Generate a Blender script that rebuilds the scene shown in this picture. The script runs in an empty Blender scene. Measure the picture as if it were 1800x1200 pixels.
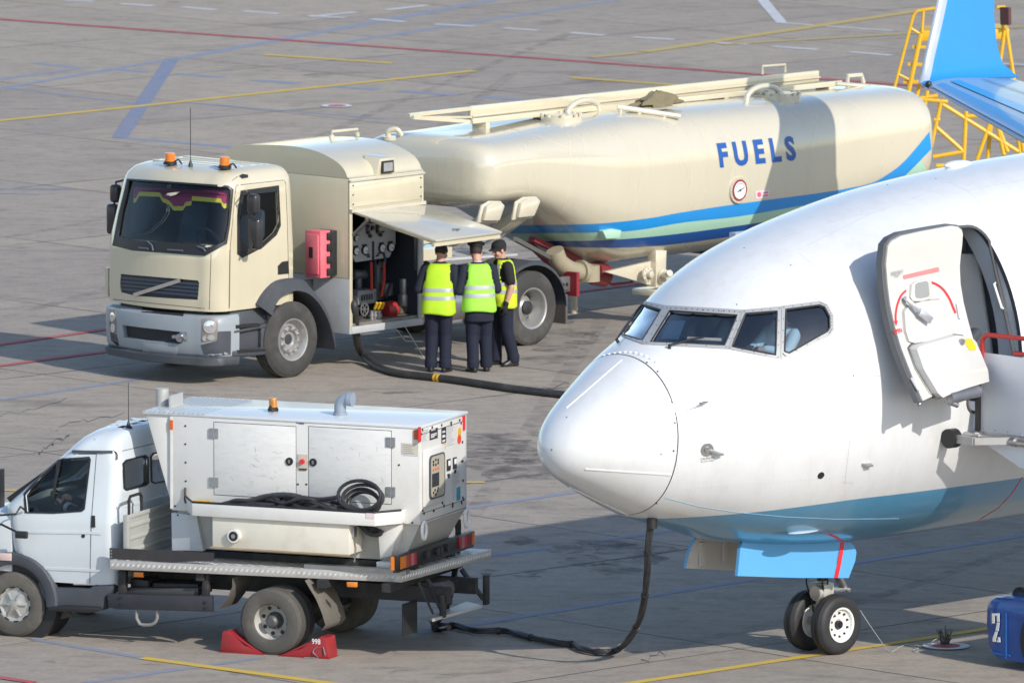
import bpy, bmesh, math, random
from mathutils import Vector, Matrix
from mathutils.bvhtree import BVHTree
from mathutils.interpolate import poly_3d_calc
random.seed(7)
PI = math.pi
R = math.radians
scene = bpy.context.scene
COL = scene.collection
# ------------------------------------------------------------------ camera
# 360 mm telephoto, 17.86 m above the apron, looking down about 7 degrees
FPX, YH, CAMH = 18000.0, -1640.0, 17.86          # focal length and horizon row in units of an 1800 x 1200 frame
PITCH = math.atan((600 - YH) / FPX)
cam_d = bpy.data.cameras.new('Camera')
cam_d.sensor_width = 36.0
cam_d.lens = 36.0 * FPX / 1800.0
cam_d.clip_start = 1.0
cam_d.clip_end = 3000.0
cam_d.dof.use_dof = True
cam_d.dof.focus_distance = 122.0
cam_d.dof.aperture_fstop = 5.6
cam = bpy.data.objects.new('Camera', cam_d)
COL.objects.link(cam)
cam.location = (0, 0, CAMH)
cam.rotation_euler = (PI / 2 - PITCH, 0, 0)
scene.camera = cam
# ------------------------------------------------------------------ world and sun
SUN_AZ = R(142)      # clockwise from +Y: behind the camera, to the right
SUN_EL = R(31)
world = bpy.data.worlds.new('World')
scene.world = world
world.use_nodes = True
wn = world.node_tree.nodes
sky = wn.new('ShaderNodeTexSky')
sky.sky_type = 'NISHITA'
sky.sun_disc = False
sky.sun_elevation = SUN_EL
sky.sun_rotation = SUN_AZ
sky.air_density = 1.0
sky.dust_density = 0.7
sky.ozone_density = 1.2
bg = wn['Background']
bg.inputs['Strength'].default_value = 0.15
world.node_tree.links.new(sky.outputs['Color'], bg.inputs['Color'])
sun_d = bpy.data.lights.new('Sun', 'SUN')
sun_d.energy = 3.05
sun_d.angle = R(0.55)
sun_d.color = (1.0, 0.94, 0.86)
sun = bpy.data.objects.new('Sun', sun_d)
COL.objects.link(sun)
sv = Vector((math.sin(SUN_AZ) * math.cos(SUN_EL), math.cos(SUN_AZ) * math.cos(SUN_EL), math.sin(SUN_EL)))
sun.rotation_euler = (-sv).to_track_quat('-Z', 'Y').to_euler()
sun.location = (60, -60, 80)
scene.view_settings.view_transform = 'Standard'
scene.view_settings.look = 'None'
scene.view_settings.exposure = 0.42
scene.view_settings.gamma = 1.0
scene.cycles.max_bounces = 8
scene.cycles.transparent_max_bounces = 16
# ------------------------------------------------------------------ surveying: a sight line of the camera met with a real plane
CAMP = Vector((0, 0, CAMH))
_c, _s = math.cos(PITCH), math.sin(PITCH)
AX_R, AX_U, AX_N = Vector((1, 0, 0)), Vector((0, _s, _c)), Vector((0, _c, -_s))
def ray(px, py):
 return (AX_N * FPX + AX_R * (px - 900) + AX_U * (600 - py)).normalized()
def at_z(px, py, z=0.0):
 d = ray(px, py)
 return CAMP + d * ((z - CAMH) / d.z)
def on_plane(px, py, p0, n):
 d = ray(px, py)
 return CAMP + d * ((p0 - CAMP).dot(n) / d.dot(n))
class Frame:
 """x ahead, y to the left, z up"""
 def __init__(s, o, deg):
  a = R(deg)
  s.o = Vector(o); s.a = a
  s.x = Vector((math.cos(a), math.sin(a), 0)); s.y = Vector((-math.sin(a), math.cos(a), 0)); s.z = Vector((0, 0, 1))
 def w(s, p): return s.o + s.x * p[0] + s.y * p[1] + s.z * p[2]
 def l(s, p):
  v = p - s.o
  return Vector((v.dot(s.x), v.dot(s.y), v.z))
 def d(s, v): return Vector((v.dot(s.x), v.dot(s.y), v.z))
 def side(s, px, py, y=0.0): return s.l(on_plane(px, py, s.w((0, y, 0)), s.y))
 def front(s, px, py, x=0.0): return s.l(on_plane(px, py, s.w((x, 0, 0)), s.x))
 def top(s, px, py, z=0.0): return s.l(at_z(px, py, z + s.o.z))
 def surf(s, px, py, f, y0=6.0, y1=-6.0, off=0.0):
  """meet the sight line with the surface y = f(x, z) of this frame"""
  def g(y):
   p = s.side(px, py, y)
   return p.y - f(p.x, p.z) - off
  n = 80
  ya = y0; ga = g(ya)
  for i in range(1, n + 1):
   yb = y0 + (y1 - y0) * i / n
   gb = g(yb)
   if ga > 0 >= gb:
    for _ in range(30):
     ym = (ya + yb) / 2
     if g(ym) > 0: ya = ym
     else: yb = ym
    return s.side(px, py, (ya + yb) / 2)
   ya, ga = yb, gb
  return s.side(px, py, 0)
# ------------------------------------------------------------------ materials
MATS = {}
def mat(name, col, rough=0.5, metal=0.0, spec=0.5, coat=0.0, var=0.06, scale=3.0, bump=0.0, bscale=40.0, dirt=None, dirt_amt=0.25, dirt_scale=2.0, stretch=(1, 1, 1), alpha=None):
 if name in MATS: return MATS[name]
 m = bpy.data.materials.new(name)
 m.use_nodes = True
 nt = m.node_tree; N = nt.nodes; L = nt.links
 b = N['Principled BSDF']
 b.inputs['Roughness'].default_value = rough
 b.inputs['Metallic'].default_value = metal
 b.inputs['Specular IOR Level'].default_value = spec
 b.inputs['Coat Weight'].default_value = coat
 b.inputs['Coat Roughness'].default_value = 0.06
 if coat >= 1: b.inputs['Coat IOR'].default_value = 1.9
 tc = N.new('ShaderNodeTexCoord')
 mp = N.new('ShaderNodeMapping')
 mp.inputs['Scale'].default_value = stretch
 L.new(tc.outputs['Object'], mp.inputs['Vector'])
 nz = N.new('ShaderNodeTexNoise')
 nz.inputs['Scale'].default_value = scale
 nz.inputs['Detail'].default_value = 6
 nz.inputs['Roughness'].default_value = 0.6
 L.new(mp.outputs['Vector'], nz.inputs['Vector'])
 mx = N.new('ShaderNodeMix'); mx.data_type = 'RGBA'
 c = Vector(col[:3])
 mx.inputs['A'].default_value = (*(c * (1 - var * 2)), 1)
 mx.inputs['B'].default_value = (*[min(1, x) for x in (c * (1 + var * 2))], 1)
 L.new(nz.outputs['Fac'], mx.inputs['Factor'])
 out = mx.outputs['Result']
 if dirt:
  n2 = N.new('ShaderNodeTexNoise'); n2.inputs['Scale'].default_value = dirt_scale; n2.inputs['Detail'].default_value = 9; n2.inputs['Roughness'].default_value = 0.7
  L.new(mp.outputs['Vector'], n2.inputs['Vector'])
  rp = N.new('ShaderNodeMapRange'); rp.inputs['From Min'].default_value = 0.48; rp.inputs['From Max'].default_value = 0.78
  rp.inputs['To Max'].default_value = dirt_amt
  L.new(n2.outputs['Fac'], rp.inputs['Value'])
  m2 = N.new('ShaderNodeMix'); m2.data_type = 'RGBA'
  L.new(rp.outputs['Result'], m2.inputs['Factor']); L.new(out, m2.inputs['A']); m2.inputs['B'].default_value = (*dirt, 1)
  out = m2.outputs['Result']
 L.new(out, b.inputs['Base Color'])
 rr = N.new('ShaderNodeMapRange'); rr.inputs['To Min'].default_value = max(0.02, rough - 0.08); rr.inputs['To Max'].default_value = min(1, rough + 0.08)
 L.new(nz.outputs['Fac'], rr.inputs['Value']); L.new(rr.outputs['Result'], b.inputs['Roughness'])
 if bump:
  n3 = N.new('ShaderNodeTexNoise'); n3.inputs['Scale'].default_value = bscale; n3.inputs['Detail'].default_value = 4
  L.new(mp.outputs['Vector'], n3.inputs['Vector'])
  bp = N.new('ShaderNodeBump'); bp.inputs['Strength'].default_value = bump; bp.inputs['Distance'].default_value = 0.01
  L.new(n3.outputs['Fac'], bp.inputs['Height']); L.new(bp.outputs['Normal'], b.inputs['Normal'])
 MATS[name] = m
 return m
def glass(name, tint, refl=1.0, rough=0.02):
 if name in MATS: return MATS[name]
 m = bpy.data.materials.new(name); m.use_nodes = True
 N = m.node_tree.nodes; L = m.node_tree.links
 N.remove(N['Principled BSDF'])
 tr = N.new('ShaderNodeBsdfTransparent'); tr.inputs['Color'].default_value = (*tint, 1)
 gl = N.new('ShaderNodeBsdfGlossy'); gl.inputs['Roughness'].default_value = rough
 fr = N.new('ShaderNodeFresnel'); fr.inputs['IOR'].default_value = 1.5
 ml = N.new('ShaderNodeMath'); ml.operation = 'MULTIPLY'; ml.inputs[1].default_value = refl
 L.new(fr.outputs['Fac'], ml.inputs[0])
 ms = N.new('ShaderNodeMixShader')
 L.new(ml.outputs['Value'], ms.inputs['Fac']); L.new(tr.outputs['BSDF'], ms.inputs[1]); L.new(gl.outputs['BSDF'], ms.inputs[2])
 L.new(ms.outputs['Shader'], N['Material Output'].inputs['Surface'])
 MATS[name] = m
 return m
M = {}
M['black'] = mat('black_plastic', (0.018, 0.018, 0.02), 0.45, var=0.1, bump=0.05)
M['darkgrey'] = mat('dark_grey_plastic', (0.055, 0.062, 0.075), 0.55, var=0.1, dirt=(0.2, 0.18, 0.15), dirt_amt=0.25, bump=0.06, bscale=90)
M['rubber'] = mat('tyre_rubber', (0.045, 0.044, 0.043), 0.85, var=0.12, dirt=(0.22, 0.2, 0.17), dirt_amt=0.4, bump=0.15, bscale=60)
M['rubber_dusty'] = mat('dusty_tyre_rubber', (0.085, 0.08, 0.072), 0.9, var=0.14, dirt=(0.25, 0.22, 0.18), dirt_amt=0.5, bump=0.2, bscale=60)
M['rubber_new'] = mat('aircraft_tyre_rubber', (0.022, 0.022, 0.024), 0.6, var=0.1, dirt=(0.1, 0.1, 0.1), dirt_amt=0.25)
M['steel'] = mat('bare_steel', (0.42, 0.42, 0.43), 0.35, metal=0.85, var=0.1, dirt=(0.15, 0.12, 0.1), dirt_amt=0.3)
M['chrome'] = mat('polished_metal', (0.75, 0.75, 0.76), 0.14, metal=1.0, var=0.03)
M['rim'] = mat('silver_rim_paint', (0.42, 0.42, 0.41), 0.38, metal=0.5, var=0.08, dirt=(0.16, 0.13, 0.1), dirt_amt=0.55, dirt_scale=6)
M['rim_pale'] = mat('pale_dirty_rim_paint', (0.5, 0.49, 0.46), 0.5, metal=0.2, var=0.1, dirt=(0.2, 0.15, 0.1), dirt_amt=0.7, dirt_scale=7)
M['white'] = mat('white_paint', (0.8, 0.8, 0.79), 0.35, coat=0.3, var=0.02, dirt=(0.45, 0.43, 0.38), dirt_amt=0.18)
M['rust'] = mat('rusty_steel', (0.08, 0.055, 0.045), 0.8, var=0.2, bump=0.2)
M['under'] = mat('chassis_paint', (0.02, 0.021, 0.024), 0.6, var=0.15, dirt=(0.12, 0.1, 0.08), dirt_amt=0.5, dirt_scale=5)
M['skin'] = mat('skin', (0.55, 0.30, 0.22), 0.5, var=0.06, scale=8)
M['navy'] = mat('navy_cloth', (0.009, 0.012, 0.026), 0.85, var=0.15, bump=0.3, bscale=25)
M['amber'] = mat('amber_lens', (0.75, 0.2, 0.015), 0.15, coat=0.6, var=0.12, scale=12)
M['redlens'] = mat('red_lens', (0.5, 0.02, 0.025), 0.15, coat=0.6, var=0.12, scale=12)
M['yellow'] = mat('yellow_paint', (0.72, 0.42, 0.02), 0.45, var=0.06, dirt=(0.3, 0.2, 0.08), dirt_amt=0.3)
M['lettering_black'] = mat('black_print', (0.03, 0.03, 0.035), 0.6, var=0.05)
M['lettering_red'] = mat('red_print', (0.7, 0.03, 0.04), 0.5, var=0.05)
M['lettering_white'] = mat('white_print', (0.75, 0.75, 0.73), 0.6, var=0.05)
M['paper'] = mat('paper', (0.75, 0.77, 0.78), 0.8, var=0.03)
# ------------------------------------------------------------------ mesh builder
class MB:
 def __init__(s):
  s.v = []; s.f = []; s.mi = []; s.cur = 0
 def use(s, i): s.cur = i; return s
 def add(s, vs, fs):
  o = len(s.v)
  s.v += [tuple(v) for v in vs]
  s.f += [tuple(i + o for i in f) for f in fs]
  s.mi += [s.cur] * len(fs)
  return s
 def bx(s, x0, x1, y0, y1, z0, z1):
  vs = [(x0, y0, z0), (x1, y0, z0), (x1, y1, z0), (x0, y1, z0), (x0, y0, z1), (x1, y0, z1), (x1, y1, z1), (x0, y1, z1)]
  return s.add(vs, [(0, 3, 2, 1), (4, 5, 6, 7), (0, 1, 5, 4), (1, 2, 6, 5), (2, 3, 7, 6), (3, 0, 4, 7)])
 def hexa(s, p):
  """eight corners: bottom four then top four"""
  return s.add(p, [(0, 3, 2, 1), (4, 5, 6, 7), (0, 1, 5, 4), (1, 2, 6, 5), (2, 3, 7, 6), (3, 0, 4, 7)])
 def beam(s, a, b, w, h, up=(0, 0, 1)):
  a = Vector(a); b = Vector(b); d = (b - a).normalized()
  u = Vector(up)
  if abs(d.dot(u)) > 0.98: u = Vector((1, 0, 0))
  sd = d.cross(u).normalized(); u = sd.cross(d)
  c = [(-w / 2, -h / 2), (w / 2, -h / 2), (w / 2, h / 2), (-w / 2, h / 2)]
  vs = [a + sd * i + u * j for i, j in c] + [b + sd * i + u * j for i, j in c]
  return s.add(vs, [(0, 1, 2, 3), (7, 6, 5, 4), (0, 4, 5, 1), (1, 5, 6, 2), (2, 6, 7, 3), (3, 7, 4, 0)])
 def prism(s, poly, axis, a, b):
  """polygon in the other two axes (x,z for 'y'; x,y for 'z'; y,z for 'x') pulled from a to b"""
  n = len(poly)
  def P(p, t): return (p[0], t, p[1]) if axis == 'y' else ((p[0], p[1], t) if axis == 'z' else (t, p[0], p[1]))
  vs = [P(p, a) for p in poly] + [P(p, b) for p in poly]
  fs = [tuple(range(n))[::-1], tuple(range(n, 2 * n))] + [(i, (i + 1) % n, n + (i + 1) % n, n + i) for i in range(n)]
  return s.add(vs, fs)
 def slab(s, pts, off):
  """flat or curved polygon given by 3D points, given thickness along the vector off"""
  n = len(pts); o = Vector(off)
  vs = [Vector(p) for p in pts] + [Vector(p) + o for p in pts]
  return s.add(vs, [tuple(range(n))[::-1], tuple(range(n, 2 * n))] + [(i, (i + 1) % n, n + (i + 1) % n, n + i) for i in range(n)])
 def loft(s, rings, cap=True, closed=True):
  n = len(rings[0]); m = len(rings)
  vs = [p for r in rings for p in r]; fs = []
  k = n if closed else n - 1
  for i in range(m - 1):
   for j in range(k):
    j2 = (j + 1) % n
    fs.append((i * n + j, i * n + j2, (i + 1) * n + j2, (i + 1) * n + j))
  if cap and closed:
   fs.append(tuple(range(n))[::-1]); fs.append(tuple((m - 1) * n + j for j in range(n)))
  return s.add(vs, fs)
 def grid(s, rows):
  return s.loft(rows, cap=False, closed=False)
 def tube(s, path, r, n=8, cap=True, closed=False):
  path = [Vector(p) for p in path]; m = len(path)
  rs = r if isinstance(r, (list, tuple)) else [r] * m
  rings = []; prev = None
  for i, p in enumerate(path):
   if closed: t = path[(i + 1) % m] - path[i - 1]
   else: t = path[min(i + 1, m - 1)] - path[max(i - 1, 0)]
   t.normalize()
   if prev is None:
    u = Vector((0, 0, 1)) if abs(t.z) < 0.9 else Vector((1, 0, 0))
    u = (u - t * u.dot(t)).normalized()
   else:
    u = (prev - t * prev.dot(t)).normalized()
   prev = u; w = t.cross(u)
   rings.append([p + (u * math.cos(2 * PI * k / n) + w * math.sin(2 * PI * k / n)) * rs[i] for k in range(n)])
  if closed: rings.append(rings[0])
  return s.loft(rings, cap=cap and not closed)
 def lathe(s, prof, o, axis, n=32, cap=True):
  """profile of (radius, height) turned about the axis through o"""
  o = Vector(o); ax = Vector(axis).normalized()
  u = Vector((0, 0, 1)) if abs(ax.z) < 0.9 else Vector((1, 0, 0))
  u = (u - ax * u.dot(ax)).normalized(); w = ax.cross(u)
  rings = [[o + ax * h + (u * math.cos(2 * PI * k / n) + w * math.sin(2 * PI * k / n)) * max(r, 1e-4) for k in range(n)] for r, h in prof]
  return s.loft(rings, cap=cap)
 def cyl(s, a, b, r, n=16, r2=None):
  a = Vector(a); b = Vector(b)
  return s.lathe([(r, 0), (r2 if r2 is not None else r, (b - a).length)], a, b - a, n)
 def ball(s, o, r, n=12, sc=(1, 1, 1)):
  o = Vector(o); rings = []
  for i in range(n // 2 + 1):
   t = PI * i / (n // 2)
   rings.append([o + Vector((r * sc[0] * max(math.sin(t), 1e-3) * math.cos(2 * PI * k / n), r * sc[1] * max(math.sin(t), 1e-3) * math.sin(2 * PI * k / n), -r * sc[2] * math.cos(t))) for k in range(n)])
  return s.loft(rings)
 def merge(s, o, T=None):
  off = len(s.v)
  s.v += [tuple(T @ Vector(v)) if T else v for v in o.v]
  s.f += [tuple(i + off for i in f) for f in o.f]; s.mi += o.mi
  return s
 def build(s, name, mats, parent=None, bevel=0.0, seg=2, angle=35, flat=False):
  me = bpy.data.meshes.new(name)
  me.from_pydata(s.v, [], s.f)
  ms = mats if isinstance(mats, (list, tuple)) else [mats]
  for m in ms: me.materials.append(m)
  me.polygons.foreach_set('material_index', s.mi)
  bm = bmesh.new(); bm.from_mesh(me)
  bmesh.ops.recalc_face_normals(bm, faces=bm.faces)
  if bevel:
   es = [e for e in bm.edges if len(e.link_faces) == 2 and e.calc_face_angle(0) > R(28)]
   bmesh.ops.bevel(bm, geom=es, offset=bevel, offset_type='OFFSET', segments=seg, profile=0.5, affect='EDGES', clamp_overlap=True)
  bm.to_mesh(me); bm.free()
  if not flat:
   for p in me.polygons: p.use_smooth = True
   me.set_sharp_from_angle(angle=R(angle))
  ob = bpy.data.objects.new(name, me)
  COL.objects.link(ob)
  if parent: ob.parent = parent
  return ob
def thing(name, label, cat, frame=None, loc=None, rz=0.0, group=None):
 o = bpy.data.objects.new(name, None)
 o.empty_display_size = 0.3
 COL.objects.link(o)
 if frame: o.location = frame.o; o.rotation_euler = (0, 0, frame.a)
 else: o.location = loc; o.rotation_euler = (0, 0, rz)
 o['label'] = label; o['category'] = cat
 if group: o['group'] = group
 return o
def tag(o, label, cat, group=None, kind=None):
 o['label'] = label; o['category'] = cat
 if group: o['group'] = group
 if kind: o['kind'] = kind
 return o
def struct(o, label=None):
 o['kind'] = 'structure'
 if label: o['label'] = label
 return o
def text_mesh(body, size=1.0, bold=0.0, squash=1.0, sub=0):
 """flat letters as (verts2d, faces), baseline at 0, centred in x"""
 cu = bpy.data.curves.new('txt', 'FONT'); cu.body = body; cu.size = size; cu.align_x = 'CENTER'; cu.offset = bold; cu.resolution_u = 3
 ob = bpy.data.objects.new('txt', cu); COL.objects.link(ob)
 dg = bpy.context.evaluated_depsgraph_get()
 me = bpy.data.meshes.new_from_object(ob.evaluated_get(dg))
 bpy.data.objects.remove(ob)
 if sub:
  bm = bmesh.new(); bm.from_mesh(me)
  bmesh.ops.triangulate(bm, faces=bm.faces)
  for _ in range(sub): bmesh.ops.subdivide_edges(bm, edges=[e for e in bm.edges if e.calc_length() > size * .12], cuts=1)
  bm.to_mesh(me); bm.free()
 vs = [(v.co.x * squash, v.co.y) for v in me.vertices]; fs = [tuple(p.vertices) for p in me.polygons]
 bpy.data.meshes.remove(me)
 return vs, fs
def put_text(mb, body, fn, size, bold=0.0, squash=1.0, sub=0):
 vs, fs = text_mesh(body, size, bold, squash, sub)
 mb.add([fn(u, v) for u, v in vs], fs)
def lerp(a, b, t): return a + (b - a) * t
def chaikin(pts, k=2, closed=False):
 pts = [Vector(p) for p in pts]
 for _ in range(k):
  q = []
  n = len(pts)
  rng = range(n) if closed else range(n - 1)
  if not closed: q.append(pts[0])
  for i in rng:
   a, b = pts[i], pts[(i + 1) % n]
   q += [a * .75 + b * .25, a * .25 + b * .75]
  if not closed: q.append(pts[-1])
  pts = q
 return pts
def round_poly(pts, r, seg=4):
 """2D polygon with rounded corners"""
 out = []; n = len(pts)
 for i in range(n):
  p = Vector(pts[i]).to_2d(); a = Vector(pts[i - 1]).to_2d() - p; b = Vector(pts[(i + 1) % n]).to_2d() - p
  rr = min(r, a.length * .45, b.length * .45)
  a.normalize(); b.normalize()
  for k in range(seg + 1):
   t = k / seg
   out.append(p + a * rr * (1 - t) ** 2 + b * rr * t ** 2)
 return [(v.x, v.y) for v in out]
def smooth3(pts, n=8):
 """Catmull-Rom through the points"""
 P = [Vector(p) for p in pts]; out = []
 for i in range(len(P) - 1):
  a = P[max(i - 1, 0)]; b = P[i]; c = P[i + 1]; d = P[min(i + 2, len(P) - 1)]
  for k in range(n):
   t = k / n
   out.append(0.5 * ((2 * b) + (c - a) * t + (2 * a - 5 * b + 4 * c - d) * t * t + (3 * b - a - 3 * c + d) * t ** 3))
 out.append(P[-1])
 return out
# ------------------------------------------------------------------ the apron
def concrete():
 m = bpy.data.materials.new('worn_apron_concrete'); m.use_nodes = True
 nt = m.node_tree; N = nt.nodes; L = nt.links; b = N['Principled BSDF']
 tc = N.new('ShaderNodeTexCoord')
 def noise(scale, detail=8, rough=0.6, st=(1, 1, 1), dist=0.0):
  mp = N.new('ShaderNodeMapping'); mp.inputs['Scale'].default_value = st
  L.new(tc.outputs['Object'], mp.inputs['Vector'])
  n = N.new('ShaderNodeTexNoise'); n.inputs['Scale'].default_value = scale; n.inputs['Detail'].default_value = detail
  n.inputs['Roughness'].default_value = rough; n.inputs['Distortion'].default_value = dist
  L.new(mp.outputs['Vector'], n.inputs['Vector'])
  return n.outputs['Fac']
 def ramp(f, stops):
  r = N.new('ShaderNodeValToRGB')
  e = r.color_ramp.elements
  while len(e) < len(stops): e.new(0.5)
  for k, (p, c) in enumerate(stops): e[k].position = p; e[k].color = (*c, 1)
  L.new(f, r.inputs['Fac']); return r.outputs['Color']
 def mul(a, c, f=1.0):
  x = N.new('ShaderNodeMix'); x.data_type = 'RGBA'; x.blend_type = 'MULTIPLY'; x.inputs['Factor'].default_value = f
  L.new(a, x.inputs['A']); L.new(c, x.inputs['B']); return x.outputs['Result']
 base = ramp(noise(0.35, 10, 0.62), [(0.25, (0.305, 0.267, 0.227)), (0.5, (0.343, 0.30, 0.253)), (0.78, (0.377, 0.329, 0.276))])
 fine = ramp(noise(14, 8, 0.75), [(0.3, (0.82, 0.82, 0.82)), (0.7, (1.1, 1.1, 1.1))])
 tex = ramp(noise(2.2, 10, 0.7, (1, 1.6, 1)), [(0.28, (0.72, 0.72, 0.73)), (0.52, (1, 1, 1)), (0.8, (1.1, 1.09, 1.07))])
 stain = ramp(noise(0.55, 12, 0.68, (0.7, 1.4, 1), 0.6), [(0.56, (1, 1, 1)), (0.70, (0.66, 0.66, 0.68))])
 spots = ramp(noise(1.3, 6, 0.5, (1, 1, 1), 0.3), [(0.66, (1, 1, 1)), (0.72, (0.7, 0.7, 0.7))])
 c = mul(mul(mul(mul(base, tex), fine), stain), spots)
 # slabs differ a little in tone
 mp = N.new('ShaderNodeMapping'); mp.inputs['Rotation'].default_value = (0, 0, R(-44)); mp.inputs['Location'].default_value = (-81.9 + 5.3 * 20, -81.1 + 6 * 20, 0)
 L.new(tc.outputs['Object'], mp.inputs['Vector'])
 br = N.new('ShaderNodeTexBrick'); br.offset = 0.0; br.inputs['Scale'].default_value = 1.0
 br.inputs['Brick Width'].default_value = 5.3; br.inputs['Row Height'].default_value = 6.0; br.inputs['Mortar Size'].default_value = 0.0
 br.inputs['Color1'].default_value = (0.92, 0.925, 0.94, 1); br.inputs['Color2'].default_value = (1.07, 1.06, 1.04, 1)
 L.new(mp.outputs['Vector'], br.inputs['Vector'])
 c = mul(c, br.outputs['Color'])
 L.new(c, b.inputs['Base Color'])
 b.inputs['Roughness'].default_value = 0.92; b.inputs['Specular IOR Level'].default_value = 0.25
 bp = N.new('ShaderNodeBump'); bp.inputs['Strength'].default_value = 0.35; bp.inputs['Distance'].default_value = 0.02
 L.new(noise(9, 8, 0.7), bp.inputs['Height']); L.new(bp.outputs['Normal'], b.inputs['Normal'])
 return m
g = MB(); g.add([(-900, -80, 0), (900, -80, 0), (900, 1800, 0), (-900, 1800, 0)], [(0, 1, 2, 3)])
M['concrete'] = concrete()
struct(g.build('apron', M['concrete'], flat=True), 'weathered grey beige concrete apron')
def worn(name, col, keep=0.75, scale=3.0, conc=(0.33, 0.3, 0.265)):
 m = bpy.data.materials.new(name); m.use_nodes = True
 N = m.node_tree.nodes; L = m.node_tree.links; b = N['Principled BSDF']
 tc = N.new('ShaderNodeTexCoord')
 n = N.new('ShaderNodeTexNoise'); n.inputs['Scale'].default_value = scale; n.inputs['Detail'].default_value = 10; n.inputs['Roughness'].default_value = 0.75
 L.new(tc.outputs['Object'], n.inputs['Vector'])
 r = N.new('ShaderNodeMapRange'); r.inputs['From Min'].default_value = 0.35; r.inputs['From Max'].default_value = 0.68
 r.inputs['To Min'].default_value = min(1, keep + 0.15); r.inputs['To Max'].default_value = max(0, keep - 0.3)
 L.new(n.outputs['Fac'], r.inputs['Value'])
 x = N.new('ShaderNodeMix'); x.data_type = 'RGBA'; L.new(r.outputs['Result'], x.inputs['Factor'])
 x.inputs['A'].default_value = (*conc, 1); x.inputs['B'].default_value = (*col, 1)
 L.new(x.outputs['Result'], b.inputs['Base Color']); b.inputs['Roughness'].default_value = 0.85; b.inputs['Specular IOR Level'].default_value = 0.3
 return m
def strip(mb, a, b, w, z):
 p, q = at_z(*a), at_z(*b)
 d = (q - p); d.z = 0; n = max(2, int(d.length / 0.8)); d.normalize(); s = Vector((-d.y, d.x, 0))
 rows = []
 for i in range(n + 1):
  c = p.lerp(q, i / n); j = random.uniform(0.94, 1.06) * w / 2; k = random.uniform(0.94, 1.06) * w / 2
  rows.append([(c - s * j).to_2d().to_3d() + Vector((0, 0, z)), (c + s * k).to_2d().to_3d() + Vector((0, 0, z))])
 mb.grid(rows)
def lines(name, m, segs, z, label):
 mb = MB()
 for i, (a, b, w) in enumerate(segs): strip(mb, a, b, w, z + 0.00005 * i)
 struct(mb.build(name, m, flat=True), label)
lines('faded_blue_line', worn('faded_blue_paint', (0.15, 0.22, 0.37), 0.62), [
 ((310, 104), (880, -2), .28), ((560, 82), (1340, -40), .22), ((0, 140), (150, 119), .2), ((0, 156), (310, 103), .2), ((218, 243), (460, 263), .22), ((0, 153), (300, 190), .12), ((300, 178), (680, 210), .12),
 ((60, 111), (130, 119), .2), ((190, 121), (260, 127), .25), ((310, 130), (395, 136), .25), ((445, 141), (525, 147), .3), ((585, 152), (665, 158), .3), ((705, 160), (805, 168), .3), ((845, 170), (925, 176), .3),
 ((0, 332), (120, 332), .12), ((0, 340), (70, 342), .1), ((0, 703), (262, 664), .13), ((820, 893), (1010, 865), .14), ((735, 1113), (1335, 1016), .14), ((740, 991), (972, 962), .14), ((1050, 950), (1190, 932), .14),
 ((58, 1123), (254, 1156), .13), ((150, 1199), (462, 1155), .13), ((1440, 999), (1850, 933), .15)], 0.0025, 'faded blue painted lines on the apron')
lines('blue_bar', worn('blue_bar_paint', (0.15, 0.195, 0.31), 0.8), [((303, 103), (210, 243), .27)], 0.004, 'wide blue painted bar on the apron')
lines('white_dash', worn('faded_white_paint', (0.62, 0.66, 0.72), 0.6), [((a, b), (c, d), .2) for a, b, c, d in (
 (210, 7, 270, 11), (115, 1, 165, 3), (320, 13, 380, 18), (428, 20, 490, 25), (545, 28, 605, 32), (652, 34, 712, 39), (765, 43, 835, 47), (885, 50, 945, 54), (1003, 58, 1063, 63), (1112, 66, 1186, 70), (1235, 74, 1315, 79),
 (1357, 82, 1438, 88), (1493, 92, 1568, 98), (1750, 112, 1850, 117), (545, 30, 625, 22), (680, 18, 752, 10))] + [((1335, -6), (1374, 41), .22), ((1374, 41), (1570, 55), .16)], 0.005, 'faded white dashes on the apron')
lines('yellow_line', worn('yellow_line_paint', (0.62, 0.42, 0.03), 0.85), [((1040, 1211), (1900, 1080), .15), ((-20, 215), (835, 125), .2), ((250, 1156), (640, 1209), .17), ((818, 848), (853, 848), .14), ((-20, 862), (28, 862), .14), ((465, 97), (690, 112), .2), ((1003, 137), (1200, 151), .2)], 0.007, 'yellow guide lines on the apron')
lines('faded_yellow_line', worn('faded_yellow_paint', (0.5, 0.36, 0.06), 0.7), [((1132, 92), (1640, 16), .3), ((1038, 102), (1132, 93), .2), ((1270, 79), (1900, 42), .22)], 0.0085, 'faded yellow guide lines far across the apron')
lines('red_line', worn('red_line_paint', (0.42, 0.05, 0.075), 0.82), [((-20, 33), (1660, 155), .22), ((-20, 609), (210, 576), .16), ((-20, 646), (222, 614), .16), ((960, 521), (1160, 495), .14), ((-10, 1189), (60, 1200), .14)], 0.010, 'red boundary lines on the apron')
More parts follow.
